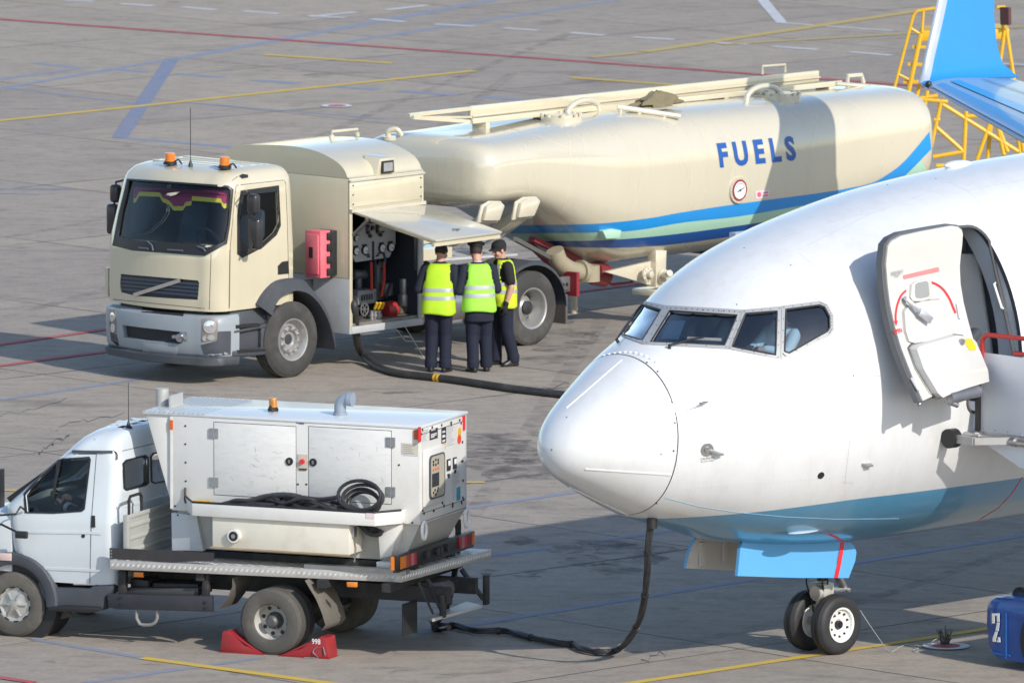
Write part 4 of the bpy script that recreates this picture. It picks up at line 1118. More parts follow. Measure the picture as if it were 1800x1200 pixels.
mb = MB(); cab_skin.patch(mb, Z1([(648, 312), (660, 305), (682, 308), (684, 318), (660, 322)]), .02, .03); mb.build('marker_lamp', M['black'], cab)
mb = MB(); cab_skin.patch(mb, Z1([(532, 745), (605, 745), (603, 858), (530, 860)]), .004, .01);
mb = MB()
for i in range(4):
 x = .15 + i * .2; mb.bx(x, x + .05, CY - .75, CY + .75, 2.918, 2.938)
mb.build('roof_rib', M['cream'], cab, bevel=.008)
# sun curtain with yellow fringe, dashboard, seats, wheel
cur = Zc([(285, 400), (1335, 445), (1330, 600), (1290, 610), (1240, 545), (920, 520), (910, 570), (850, 580), (820, 625), (720, 625), (670, 565), (600, 535), (570, 480), (345, 470), (310, 535), (275, 545)])
mb = MB(); hs = [cab_skin.hit(*p) for p in sub_edges(cur, 3)]; mb.slab([q - n * .075 for q, n in hs], (-.015, 0, 0)); cu = mb.build('windscreen_curtain', mat('maroon_velvet', (.36, .02, .10), .9, var=.1), trk, flat=True)
mb = MB(); e = cur[2:]
hs = [cab_skin.hit(*p) for p in sub_edges(e, 4)[:-4]]; mb.grid([[q - n * .07 + Vector((0, 0, .025)), q - n * .066 + Vector((0, 0, -.035))] for q, n in hs]); mb.build('fringe', mat('yellow_fringe', (.7, .6, .05), .8), cu)
mb = MB(); mb.prism([(1.4, 1.6), (1.4, 1.84), (1.2, 1.88), (1.05, 1.8), (1.05, 1.5)], 'y', CY - .88, CY + .88); mb.build('dashboard', mat('blue_grey_dash', (.09, .12, .14), .7), trk, bevel=.03)
for y in (CY - .55, CY + .55):
 mb = MB(); mb.bx(.35, .85, y - .25, y + .25, 1.45, 1.62); mb.hexa([(.22, y - .25, 1.5), (.38, y - .25, 1.5), (.38, y + .25, 1.5), (.22, y + .25, 1.5), (.05, y - .2, 2.3), (.17, y - .2, 2.3), (.17, y + .2, 2.3), (.05, y + .2, 2.3)]); mb.build('seat', mat('dark_blue_seat', (.03, .05, .08), .9), trk, bevel=.05)
mb = MB(); mb.tube([Vector((1.02 + .14 * math.sin(a) * .5, CY + .55 + .22 * math.cos(a), 1.9 + .2 * math.sin(a))) for a in [2 * PI * k / 20 for k in range(20)]], .016, 6, closed=True); mb.cyl((1.15, CY + .55, 1.8), (1.02, CY + .55, 1.9), .025); mb.bx(1.0, 1.03, CY + .36, CY + .74, 1.88, 1.91); mb.build('steering_wheel', M['black'], trk)
mb = MB(); mb.bx(.0, .06, CY - 1.05, CY + 1.05, 1.2, 1.6); mb.build('cab_back_wall', M['cabgrey'], trk)
# wipers
mb = MB()
for pts in (Zc([(490, 985), (540, 1030), (550, 1085)]), Zc([(1015, 1040), (1075, 1060), (1098, 1095)]), Zc([(400, 1055), (500, 1065)]), Zc([(700, 1075), (860, 1085)])):
 hs = [cab_skin.hit(*p) for p in pts]; mb.tube([q + n * .03 for q, n in hs], .012, 6)
mb.build('wiper', mat('wiper_grey', (.1, .12, .15), .4), cab)
# mirrors
def mirror(boxes, arm, nm='mirror'):
 mb = MB(); mb.tube(arm, .016, 8); m = mb.build(nm, M['black'], trk)
 for c, w, h in boxes:
  b = MB(); b.bx(c.x - .07, c.x + .06, c.y - w / 2, c.y + w / 2, c.z - h / 2, c.z + h / 2); b.build('mirror_head', mat('mirror_shell', (.03, .028, .03), .35, coat=.2), m, bevel=.045, seg=3)
YM = .16
mc1, mc2 = V.side(445.5, 358.5, YM), V.side(448.5, 411, YM)
mirror([(mc1, .17, .27), (mc2, .2, .43)], [V.side(433, 336, -.05), V.side(437, 338, YM), mc1, mc2, V.side(440, 440, YM), V.side(432, 444, -.05)])
YM2 = 2 * CY - .12
ma, mb2 = V.side(203, 340, YM2), V.side(198, 385, YM2)
mirror([(ma, .15, .25), (mb2, .17, .42)], [V.side(226, 315, YM2 + .2), V.side(204, 320, YM2), ma, mb2, V.side(199, 415, YM2), V.side(212, 425, YM2 + .2)])
mb = MB(); a = V.front(189, 470, 1.35); mb.tube([V.front(*p, 1.35) for p in ((197, 470), (190, 472), (190, 520), (197, 522))], .018, 8); mb.bx(a.x - .02, a.x + .02, a.y - .03, a.y + .03, a.z - .38, a.z); mb.build('grab_handle', M['cream'], trk)
# roof beacons and aerial
def beacon(loc, m, parent, r=.075, h=.15, base=M['black']):
 b = MB(); b.cyl(loc, loc + Vector((0, 0, .03)), r * 1.25, 24); b.cyl(loc + Vector((0, 0, .03)), loc + Vector((0, 0, .045)), r * 1.05, 24)
 o = b.build('beacon', base, parent)
 l = MB(); prof = [(r, .045), (r, .06)]
 for k in range(6): prof += [(r * .98, .06 + (h - .07) * k / 6), (r * .93, .06 + (h - .07) * (k + .5) / 6)]
 prof += [(r * .95, h - .01), (r * .8, h + .008), (r * .3, h + .014)]
 l.lathe(prof, loc, (0, 0, 1), 28); l.build('lens', m, o)
 c = MB(); c.tube(smooth3([loc + Vector((0, .02 + r, .05)), loc + Vector((-.02, r + .07, .07)), loc + Vector((-.06, r + .09, .01))], 4), .012, 6); c.build('cable', M['black'], o)
 return o
beacon(V.top(299, 289, 2.925), M['amber'], trk, .075, .15); beacon(V.top(395, 296, 2.925), M['amber'], trk, .075, .15)
a = V.top(335, 292, 2.925); mb = MB(); mb.lathe([(.035, 0), (.03, .02), (.012, .07), (.006, .09), (.0045, .8)], a, (0, 0, 1), 10); mb.build('aerial', M['black'], trk)
# bumper, lamps, step
def bump_ring(z, d=0.0, hwx=0.0):
 r = cab_ring(1.2); out = []
 for p in r:
  if p.x > .98: out.append(Vector((p.x + d, CY + (p.y - CY) * (1 + hwx), z)))
 return [Vector((1.0, out[0].y, z))] + out + [Vector((1.0, out[-1].y, z))]
bz = [(.40, .0, .0), (.44, .035, .005), (.62, .055, .008), (.84, .06, .008), (.93, .045, .005), (.965, -.03, -.01)]
bsk = Skin(V, [bump_ring(z, d, h) for z, d, h in bz])
bm_ = MB(); bm_.loft([bump_ring(z, d, h) for z, d, h in bz]); bum = bm_.build('bumper', M['greyblue'], trk, angle=50)
cut(bum, [bsk.cutter(ZB([(175, 655), (300, 672), (680, 715), (740, 720), (735, 800), (670, 822), (380, 795), (190, 765)]), 2, .07, .2)], trk)
mb = MB(); bsk.patch(mb, ZB([(178, 658), (300, 675), (735, 722), (672, 820), (380, 793), (192, 763)]), -.055, nsub=3); mb.build('bumper_opening', mat('bumper_mesh', (.02, .022, .026), .7), bum)
mb = MB(); bsk.patch(mb, ZB([(675, 702), (810, 712), (812, 815), (675, 810)]), -.012, nsub=2); mb.build('tow_cover', M['greyblue'], bum)
mb = MB(); q, n_ = bsk.hit(180 + 690 / 5, 440 + 765 / 5); mb.cyl(q - n_ * .05, q + n_ * .05, .055, 16); mb.cyl(q + n_ * .02 + Vector((0, -.13, 0)), q + n_ * .02 + Vector((0, .1, .01)), .03, 12); mb.ball(q + n_ * .05 + Vector((0, .05, .03)), .03); mb.build('tow_hook', M['steel'], bum)
mb = MB(); bsk.patch(mb, ZB([(355, 490), (720, 540), (710, 580), (345, 545)]), .006, .03, nsub=2)
mb.build('bumper_grille', mat('bumper_mesh', (.02, .02, .02), .7), bum)
mb = MB(); bsk.patch(mb, ZB([(362, 810), (660, 845), (655, 910), (360, 885)]), .012, .02, nsub=2); mb.build('plate_holder', M['greyblue'], bum)
def headlight(frame_out, l1, l2, l3):
 mb = MB(); bsk.patch(mb, frame_out, .008, .03); h = mb.build('headlight', mat('lamp_housing', (.25, .22, .2), .4, metal=.3), bum)
 mb = MB(); bsk.patch(mb, l1, .02, .02);
 bsk.patch(mb, l2, .016, .02);
 if l3: bsk.patch(mb, l3, .016, .02)
 mb.build('lens', mat('headlamp_lens', (.75, .76, .78), .08, metal=.75, var=.15, scale=30), h)
circ = lambda x, y, a, b: [(x + a * math.cos(2 * PI * k / 14), y + b * math.sin(2 * PI * k / 14)) for k in range(14)]
headlight(ZB([(878, 600), (1018, 598), (1005, 790), (890, 805), (872, 795)]), ZB(circ(945, 673, 55, 56)), ZB(circ(955, 765, 32, 26)), ZB(circ(898, 772, 16, 24)))
headlight(ZB([(66, 522), (118, 528), (124, 735), (72, 715)]), ZB(circ(95, 585, 20, 40)), ZB(circ(98, 680, 20, 40)), None)
mb = MB(); bsk.patch(mb, ZB([(1015, 712), (1128, 708), (1125, 915), (900, 940), (866, 830), (1000, 795)]), .006, .03); mb.build('bumper_corner', M['darkgrey'], bum)
mb = MB(); bsk.patch(mb, ZB([(62, 630), (125, 738), (158, 868), (85, 845)]), .006, .03); mb.build('bumper_corner', M['darkgrey'], bum)
mb = MB(); mb.loft([bump_ring(z, d, h) for z, d, h in ((.27, .0, -.01), (.29, .07, .008), (.38, .075, .01), (.405, .03, .0))]); mb.build('bumper_lip', M['darkgrey'], trk, angle=50)
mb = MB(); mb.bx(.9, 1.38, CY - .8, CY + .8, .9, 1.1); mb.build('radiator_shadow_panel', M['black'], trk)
# step behind the bumper, side panel and wheel arch
SIDE = -.10
pol = lambda L, y=SIDE: [(p.x, p.z) for p in (V.side(*q, y) for q in L)]
mb = MB()
mb.prism(pol(ZB([(1148, 545), (1480, 480), (1500, 500), (1440, 690), (1440, 905), (1380, 915), (1135, 930), (1140, 700)])), 'y', -.45, SIDE - .05)
mb.prism(pol(ZB([(1135, 885), (1440, 845), (1438, 910), (1385, 918), (1138, 930)])), 'y', SIDE - .06, SIDE + .03)
mb.prism(pol(ZB([(1148, 705), (1370, 660), (1450, 650), (1450, 680), (1360, 690), (1148, 730)])), 'y', SIDE - .06, SIDE + .02)
mb.prism(pol(ZB([(1395, 650), (1450, 640), (1440, 870), (1390, 870)])), 'y', SIDE - .06, SIDE + .01)
mb.build('cab_step', M['darkgrey'], trk, bevel=.015)
mb = MB()
for z in ((1175, 875, 1420, 858), (1165, 655, 1370, 640)):
 p = pol(ZB([(z[0], z[1]), (z[2], z[3]), (z[2], z[3] + 26), (z[0], z[1] + 28)])); mb.prism(p, 'y', SIDE - .03, SIDE + .034)
mb.build('step_tread', M['black'], trk)
arch_o = Z1([(738, 852), (770, 800), (820, 755), (890, 742), (930, 748), (950, 770), (1000, 830), (1035, 900), (1055, 980), (1062, 1040)])
arch_i = Z1([(790, 900), (800, 862), (830, 820), (880, 795), (920, 798), (955, 815), (995, 860), (1030, 930), (1048, 1000), (1055, 1040)])
mb = MB(); rows = []
for a, b in zip([smooth3([(x, y, 0) for x, y in arch_o], 3), smooth3([(x, y, 0) for x, y in arch_i], 3)][0], smooth3([(x, y, 0) for x, y in arch_i], 3)):
 A, B = V.side(a.x, a.y, .0), V.side(b.x, b.y, .0)
 rows.append([Vector((A.x, -.4, A.z)), Vector((A.x, -.06, A.z)), Vector((A.x, -.02, A.z - .02)), Vector((B.x, 0, B.z)), Vector((B.x, -.02, B.z - .01)), Vector((B.x, -.4, B.z - .01))])
mb.grid(rows); mb.build('wheel_arch', M['darkgrey'], trk, angle=40)
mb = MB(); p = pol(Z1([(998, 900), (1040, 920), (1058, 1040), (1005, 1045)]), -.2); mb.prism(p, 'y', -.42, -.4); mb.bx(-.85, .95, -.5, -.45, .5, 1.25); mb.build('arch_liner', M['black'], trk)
def truck_wheel(x, y0, y1, r, style, tyre=M['rubber'], rimm=M['rim'], parent=None, nm='wheel', flip=1):
 """y0 outer face, y1 inner face"""
 e = bpy.data.objects.new(nm, None); COL.objects.link(e); e.parent = parent
 w = abs(y1 - y0) / 2; yc = (y0 + y1) / 2; ax = (0, flip, 0); rr = r * .53
 t = MB(); prof = [(rr, -w * .75), (rr * 1.05, -w * .9), (r * .7, -w * 1.0), (r * .85, -w * .97), (r * .94, -w * .86), (r * .985, -w * .7)]
 for k in range(4):
  a = -w * .62 + w * .36 * k; prof += [(r, a), (r, a + w * .2), (r * .972, a + w * .21), (r * .972, a + w * .27)] if k < 3 else [(r, a), (r, a + w * .2)]
 prof += [(r * .985, w * .7), (r * .94, w * .86), (r * .9, w * .93), (r * .885, w * .925), (r * .85, w * .97), (r * .7, w * 1.0), (rr * 1.08, w * .92), (rr * 1.05, w * .9), (rr, w * .75)]
 t.lathe(prof, (x, yc, r), ax, 56, cap=False); t.build('tyre', tyre, e, angle=25)
 m = MB()
 if style == 'front':
  m.lathe([(.12, w * .35), (.13, w * .62), (.165, w * .62), (rr * .64, w * .6), (rr * .72, w * .3), (rr * .82, w * .25), (rr * .9, w * .7), (rr * .98, w * .93), (rr * 1.05, w * .97), (rr * 1.06, w * .9), (rr, w * .7), (rr, -w * .8), (rr * .8, -w * .2)], (x, yc, r), ax, 44)
  o = m.build('rim', rimm, e)
  b = MB()
  for k in range(10):
   a = 2 * PI * k / 10 + .2; c = Vector((x + .167 * math.cos(a), yc + flip * w * .61, r + .167 * math.sin(a))); b.cyl(c, c + Vector((0, flip * .035, 0)), .02, 8)
  b.build('wheel_nut', M['chrome'], e)
  h = MB(); h.lathe([(.005, w * .36), (.06, w * .38), (.1, w * .3), (.125, w * .3), (.125, w * .2)], (x, yc, r), ax, 24); h.build('hub', mat('dark_hub', (.06, .065, .07), .5, metal=.3), e)
 elif style == 'rear':
  m.lathe([(.10, w * .1), (.14, -w * .1), (.2, -w * .55), (rr * .80, -w * .7), (rr * .86, -w * .3), (rr * .9, w * .5), (rr * .97, w * .9), (rr * 1.05, w * .97), (rr * 1.06, w * .9), (rr, w * .7), (rr, -w * .8)], (x, yc, r), ax, 44)
  o = m.build('rim', rimm, e)
  b = MB()
  for k in range(8):
   a = 2 * PI * k / 8 + .1; c = Vector((x + rr * .62 * math.cos(a), yc - flip * w * .56, r + rr * .62 * math.sin(a))); b.cyl(c, c + Vector((0, flip * .02, 0)), rr * .13, 14)
  b.build('hand_hole', M['black'], e)
  h = MB(); h.lathe([(.09, -w * .2), (.1, w * .3), (.06, w * .42), (.005, w * .44)], (x, yc, r), ax, 20); h.build('hub', M['under'], e)
 return e
truck_wheel(0, -.02, -.33, .525, 'front', parent=trk); truck_wheel(0, -2.46, -2.15, .525, 'front', parent=trk, flip=-1)
RX = -4.86
truck_wheel(RX, 0, -.3, .525, 'rear', parent=trk); truck_wheel(RX, -.33, -.62, .525, 'plain', parent=trk)
truck_wheel(RX, -2.48, -2.18, .525, 'rear', parent=trk, flip=-1)
mb = MB(); mb.cyl((RX, -.3, .52), (RX, -2.2, .52), .11, 16); mb.cyl((0, -.3, .45), (0, -2.2, .45), .08, 16); mb.bx(-5.9, 1.4, -.95, -.85, .75, 1.0); mb.bx(-5.9, 1.4, -1.65, -1.55, .75, 1.0); mb.bx(-3.9, -2.9, -1.5, -1.0, .45, .9); mb.build('chassis', M['under'], trk)
mb = MB(); mb.cyl((-3.3, -.35, .72), (-4.1, -.35, .72), .27, 24); mb.build('fuel_tank', M['steel'], trk)
mb = MB(); a = V.side(632, 858, 0) if False else None
mb.cyl((-2.98, -.05, .66), (-2.98, -.5, .66), .19, 28); mb.build('air_tank', M['white'], trk)
# rear mudguard, mud flap, rear frame
mb = MB(); rows = []
for k in range(22):
 a = lerp(200, -2, k / 21); a = R(a); c, s_ = math.cos(a), math.sin(a); r1 = .68
 rows.append([Vector((RX - r1 * c * 1.03, y, .53 + r1 * s_ * .98 + dz)) for y, dz in ((-.72, 0), (-.03, 0), (.0, -.015), (.0, -.06))])
mb.grid(rows); mb.build('rear_mudguard', M['darkgrey'], trk, angle=40)
p = pol(Z2([(1040, 740), (1080, 785), (1082, 880), (1040, 875)]), -.1); mb = MB(); mb.bx(-5.60, -5.56, -.7, -.02, .24, .66); mb.build('mud_flap', mat('dusty_flap', (.10, .09, .08), .9, dirt=(.3, .27, .22), dirt_amt=.5), trk)
mb = MB(); mb.bx(-6.1, -5.55, -.5, -.42, .62, .84); mb.build('tail_bracket', mat('grey_bracket', (.16, .16, .16), .5, metal=.3), trk, bevel=.01)
mb = MB();
for k in range(6): mb.cyl((-5.65 - k * .075, -.419, .73), (-5.65 - k * .075, -.414, .73), .026, 12)
mb.bx(-6.06, -5.6, -.419, -.417, .64, .65)
mb.build('bracket_hole', M['black'], trk)
mb = MB(); mb.bx(-6.16, -6.1, -.55, -.3, .56, .9); mb.build('bracket_end', mat('red_frame_paint', (.24, .02, .028), .5, dirt=(.1, .05, .04), dirt_amt=.5), trk)
mb = MB(); mb.hexa([(-3.75, -.7, 1.24), (-5.3, -.7, 1.18), (-5.3, -1.9, 1.18), (-3.75, -1.9, 1.24), (-3.75, -.7, 1.27), (-5.3, -.7, 1.21), (-5.3, -1.9, 1.21), (-3.75, -1.9, 1.27)]); mb.hexa([(-3.6, -1.9, 1.2), (-4.9, -1.9, 1.2), (-4.9, -1.96, 1.2), (-3.6, -1.96, 1.2), (-3.6, -1.9, 1.72), (-4.9, -1.9, 1.5), (-4.9, -1.96, 1.5), (-3.6, -1.96, 1.72)]); mb.build('chassis_cover', mat('pale_grey_plate', (.5, .5, .52), .5, dirt=(.2, .18, .16), dirt_amt=.4), trk)
mb = MB(); mb.bx(-4.95, -4.75, -1.89, -1.86, 1.28, 1.5); mb.build('orange_marker', mat('orange_marker_paint', (.55, .13, .02), .5), trk)
random.seed(5); mb = MB()
for k in range(16):
 y = random.uniform(-1.7, -1.3); x = random.uniform(-3.9, -3.3); h = random.uniform(.2, .4)
 mb.tube(smooth3([(x, y, 1.25), (x - .12, y - .05, 1.25 + h), (x - .28 - random.random() * .2, y, 1.25 + h * .9), (x - .4 - random.random() * .2, y + .1, 1.25 + h * .3)], 4), .014, 6)
mb.build('coiled_airline', M['black'], trk)
mb = MB(); mb.bx(-3.45, -2.62, -2.2, -.25, 1.35, 1.5); mb.bx(-3.3, -2.62, -2.2, -.3, 1.58, 1.74); mb.bx(-3.9, -2.62, -.28, -.22, 1.7, 1.78); mb.build('cabinet_frame', M['cream'], trk)
# ---- pump cabinet
KX0, KX1, KZ0, KZ1 = -1.10, -2.60, .5, 2.66
arch = [(V.front(*p, KX0).y, V.front(*p, KX0).z) for p in Z1([(1100, 335), (1098, 315), (1090, 290), (1070, 262), (1040, 240), (980, 208), (900, 187), (800, 179), (700, 178)])]
arch = [(0.0, KZ1)] + [(y + .03, z) for y, z in arch[1:]] + [(-2.2, 2.97), (-2.4, 2.85), (-2.47, KZ1)]
M['cabinet'] = M['cream']
def prof_loft(x0, x1, pts): return [[Vector((x, y, z)) for y, z in pts] for x in (x0, x1)]
mb = MB(); ap = chaikin([Vector((y, z, 0)) for y, z in arch], 2); mb.loft([[Vector((x, v.x, v.y)) for v in ap] for x in (KX0, KX1)], cap=True); mb.build('cabinet_roof', M['cream'], trk, angle=40)
mb = MB()
mb.bx(KX0 - .03, KX0, -2.47, 0, 1.27, KZ1 - .004)                      # front wall
mb.bx(KX1, KX1 + .04, -2.47, -.0, .56, KZ1 - .004)                     # back wall
mb.bx(KX1 + .042, KX0 - .032, -2.47, -2.43, .56, KZ1 - .004)
mb.bx(KX1 + .042, KX0 - .032, -.03, -.004, 2.22, KZ1 - .004)
mb.build('cabinet_wall', M['cream'], trk, bevel=.006)
mb = MB(); mb.bx(KX0 - .05, KX0 + .001, -1.6, -.001, KZ0, 1.265); mb.bx(KX1, KX0 - .052, -.03, .0, KZ0, .60); mb.bx(KX1 + .0, KX1 + .1, -.031, -.003, .602, 2.215)
mb.build('cabinet_lower_panel', mat('grey_cabinet_paint', (.42, .44, .45), .5, dirt=(.2, .19, .17), dirt_amt=.3), trk, bevel=.006)
mb = MB(); mb.bx(KX0 - .06, KX0 - .0, -.035, .006, .602, 2.65); mb.build('cabinet_edge', M['cream'], trk, bevel=.012)
mb = MB(); mb.bx(KX1 + .03, KX0 - .02, .0, .012, 2.26, 2.60); p = mb.build('upper_panel', M['cream'], trk, bevel=.004)
mb = MB()
for x in (KX1 + .07, KX0 - .06):
 for z in (2.3, 2.43, 2.56): mb.cyl((x, .012, z), (x, .018, z), .012, 8)
mb.build('panel_screw', M['black'], p)
mb = MB(); mb.bx(KX1 + .0, KX0 + .004, -.0, .03, 2.615, 2.635); mb.bx(KX1, KX0, -.0, .05, 2.19, 2.235); mb.build('drip_rail', mat('pale_rail', (.52, .48, .38), .5), trk)
mb = MB(); mb.bx(KX1 + .04, KX0 - .05, -1.2, -.035, .60, .64); mb.build('cabinet_floor', mat('chequer_floor', (.26, .24, .22), .5, metal=.4, bump=.5, bscale=55, dirt=(.1, .08, .06), dirt_amt=.5), trk)
mb = MB(); mb.bx(KX1 + .04, KX0 - .05, -1.24, -1.2, .60, 2.6); mb.bx(-2.07, -2.03, -1.2, -.4, .64, 2.2); mb.bx(KX1 + .042, KX1 + .05, -1.2, -.04, .64, 2.2); mb.bx(KX0 - .06, KX0 - .052, -1.2, -.04, .64, 2.2); mb.bx(KX1 + .05, KX0 - .06, -1.2, -.04, 2.2, 2.21); mb.build('cabinet_partition', mat('dark_blue_lining', (.035, .045, .06), .6), trk)
# lamp, handrail and fitting on the roof
q = V.side(678, 293, .0); mb = MB(); mb.hexa([Vector((q.x + .2, -.22, q.z + .1)), Vector((q.x - .2, -.22, q.z + .1)), Vector((q.x - .2, .0, q.z - .13)), Vector((q.x + .2, .0, q.z - .13)), Vector((q.x + .15, -.28, q.z + .16)), Vector((q.x - .15, -.28, q.z + .16)), Vector((q.x - .15, .03, q.z + .12)), Vector((q.x + .15, .03, q.z + .12))]); lp = mb.build('work_lamp', M['cream'], trk, bevel=.012)
mb = MB(); mb.bx(q.x - .115, q.x + .115, .02, .045, q.z - .085, q.z + .085); mb.use(1).bx(q.x - .09, q.x + .09, .046, .05, q.z - .06, q.z + .06); mb.build('lens', [M['black'], MATS['headlamp_lens']], lp)
zt = 3.02
a, b = V.top(583, 244, zt), V.top(628, 240, zt); mb = MB(); mb.tube([a, a + Vector((0, 0, .1)), b + Vector((0, 0, .1)), b], .022, 8); mb.cyl(a, a + Vector((0, 0, .05)), .035); mb.cyl(b, b + Vector((0, 0, .05)), .035); mb.build('roof_handle', M['cream'], trk)
a = V.top(684, 246, zt - .05); mb = MB(); mb.cyl(a, a + Vector((0, 0, .05)), .1, 20); mb.tube(smooth3([a + Vector((0, 0, .03)), a + Vector((0.02, 0, .12)), a + Vector((-.05, .1, .15)), a + Vector((-.1, .14, .06))], 4), .04, 10); mb.build('roof_valve', M['cream'], trk)
# flap held open
h0, h1 = V.side(622, 376, .01), V.side(745, 362, .01); o0, o1 = V.side(766, 426, 1.40), V.side(882, 411, 1.40)
mb = MB(); up = Vector((0, .2, 1)).normalized() * .035
mb.hexa([h0, h1, o1, o0, h0 + up, h1 + up, o1 + up, o0 + up]); fl = mb.build('cabinet_flap', mat('pale_flap_paint', (.52, .49, .40), .18, coat=1.0, var=.05, dirt=(.3, .28, .24), dirt_amt=.35), trk, bevel=.006)
mb = MB();
for t in (.12, .5, .85): mb.beam(h0.lerp(h1, t) - up * 1.3 + (o0 - h0) * .06, o0.lerp(o1, t) - up * 1.3 - (o0 - h0) * .04, .07, .05)
mb.beam(o0 - up * 1.2 + (h0 - o0) * .03, o1 - up * 1.2 + (h1 - o1) * .03, .05, .06)
mb.build('flap_rib', M['cream'], fl)
mb = MB(); c = h0.lerp(o0, .82).lerp(h1.lerp(o1, .82), .52) + up * 1.05; mb.bx(c.x - .07, c.x + .07, c.y - .012, c.y + .012, c.z, c.z + .02); mb.bx(c.x - .012, c.x + .012, c.y - .07, c.y + .05, c.z, c.z + .02); mb.build('flap_latch', M['steel'], fl)
mb = MB(); mb.beam(V.side(905, 420, .3), V.side(985, 463, -.9), .05, .06); mb.beam((KX0 - .08, -.03, 1.85), (KX0 - .12, .25, 2.1), .08, .03); mb.build('flap_stay', mat('dark_stay', (.12, .11, .1), .5), trk)
# pink extinguisher box on the front wall
b0 = [V.front(*p, KX0 + .02) for p in Z1([(990, 530), (1055, 535), (1055, 735), (990, 728)])]
y0, y1 = b0[0].y, b0[1].y; z0, z1 = b0[3].z, b0[0].z
mb = MB(); mb.bx(KX0 + .12, KX0 + .32, y0, y1, z0, z1); mb.bx(KX0 + .315, KX0 + .34, y0 + .03, y1 - .03, z0 + .05, z1 - .05); eb = mb.build('extinguisher_box', mat('faded_pink_plastic', (.72, .13, .17), .45, var=.06, dirt=(.75, .35, .36), dirt_amt=.4), trk, bevel=.02)
mb = MB(); mb.bx(KX0 + .005, KX0 + .12, y0 + .01, y1 + .02, z0 + .02, z1 - .01)
for t in (.12, .38, .64, .88): z = lerp(z0, z1, t); mb.bx(KX0 + .1, KX0 + .2, y1 - .01, y1 + .03, z - .05, z + .05)
mb.build('box_back', M['black'], eb, bevel=.01)
mb = MB(); mb.bx(KX0 + .338, KX0 + .348, (y0 + y1) / 2 - .05, (y0 + y1) / 2 + .02, (z0 + z1) / 2 - .05, (z0 + z1) / 2 + .1); mb.build('box_window', M['black'], eb)
# gauge panel and pump gear inside
ZP = lambda L: [(600 + x / 5.456, 380 + y / 5.456) for x, y in L]
GY = -.34
def gp(px, py, y=GY): return V.side(600 + px / 5.456, 380 + py / 5.456, y)
pl = [gp(*p) for p in ((85, 150), (185, 150), (205, 70), (520, 60), (520, 270), (460, 395), (140, 440), (88, 355))]
mb = MB(); mb.prism([(p.x, p.z) for p in pl], 'y', GY - .03, GY); gpn = mb.build('gauge_panel', mat('gauge_panel_grey', (.45, .46, .47), .5, var=.04), trk)
for gx, gy, r in ((135, 335, .06), (220, 325, .062), (383, 305, .062), (467, 297, .065), (137, 212, .045)):
 c = gp(gx, gy); mb = MB(); mb.use(0).cyl(c, c + Vector((0, .03, 0)), r, 24); mb.use(1).cyl(c + Vector((0, .03, 0)), c + Vector((0, .033, 0)), r * .82, 24)
 mb.use(0).beam(c + Vector((0, .036, 0)), c + Vector((-.035, .036, -.02)), .008, .003, (0, 1, 0)); mb.build('pressure_gauge', [M['black'], M['paper']], gpn)
mb = MB()
for gx, gy in ((245, 95), (293, 110), (340, 100), (250, 155), (342, 150), (270, 188), (368, 178)):
 c = gp(gx, gy); mb.cyl(c, c + Vector((0, .03, 0)), .028, 12)
for gx, gy, w in ((133, 183, .1), (220, 277, .1), (135, 290, .1), (383, 258, .1), (467, 247, .1), (245, 125, .07), (293, 130, .07), (340, 125, .07), (395, 150, .07), (245, 370, .1), (260, 388, .06), (345, 378, .06), (370, 355, .1)):
 c = gp(gx, gy); mb.bx(c.x - w / 2, c.x + w / 2, GY, GY + .006, c.z - .012, c.z + .012)
c = gp(303, 330); mb.bx(c.x - .018, c.x + .018, GY, GY + .01, c.z - .13, c.z + .13)
mb.build('knob', M['black'], gpn)
mb = MB();
for a, b, r in (((105, 560), (300, 560), .07), ((165, 580), (165, 730), .055), ((345, 470), (345, 640), .05), ((330, 440), (380, 470), .06)): mb.cyl(gp(*a, -.6), gp(*b, -.6), r, 16)
mb.build('fuel_pipe', mat('grey_pipe', (.2, .21, .22), .4, metal=.4), trk)
mb = MB(); c = gp(245, 775, -.3); mb.bx(c.x - .2, c.x + .18, c.y - .2, c.y, c.z - .1, c.z + .1); c2 = gp(375, 600, -.7); mb.bx(c2.x - .3, c2.x + .12, c2.y - .2, c2.y, c2.z - .3, c2.z + .12); mb.cyl(gp(440, 640, -.6), gp(440, 760, -.6), .08, 16); mb.build('flow_meter', mat('meter_grey', (.25, .26, .27), .5, metal=.3), trk, bevel=.012)
mb = MB()
for k in range(5): cc = c + Vector((.1 - k * .05, .004, 0)); mb.bx(cc.x - .017, cc.x + .017, c.y, c.y + .004, c.z - .04, c.z + .04)
mb.build('meter_digit', M['black'], trk)
for col, pts in (((.45, .03, .02), ((285, 440), (290, 600), (290, 715))), ((.45, .03, .02), ((408, 440), (412, 600), (385, 770))), ((.02, .05, .12), ((405, 350), (418, 400), (415, 450)))):
 mb = MB(); mb.tube([gp(*p, -.25) for p in pts], .02, 6); mb.build('hose_line', mat('line_%d' % (col[0] * 100), col, .6), trk)
mb = MB(); c = gp(222, 893, -.15); mb.tube([c + Vector((.075 * math.cos(a), 0, .085 * math.sin(a))) for a in [2 * PI * k / 18 for k in range(18)]], .012, 6, closed=True)
for k in range(3): a = PI * k / 3; mb.beam(c + Vector((.075 * math.cos(a), 0, .085 * math.sin(a))), c - Vector((.075 * math.cos(a), 0, .085 * math.sin(a))), .012, .012)
mb.cyl(c, c + Vector((0, -.15, 0)), .02, 8); mb.build('hand_wheel', M['steel'], trk)
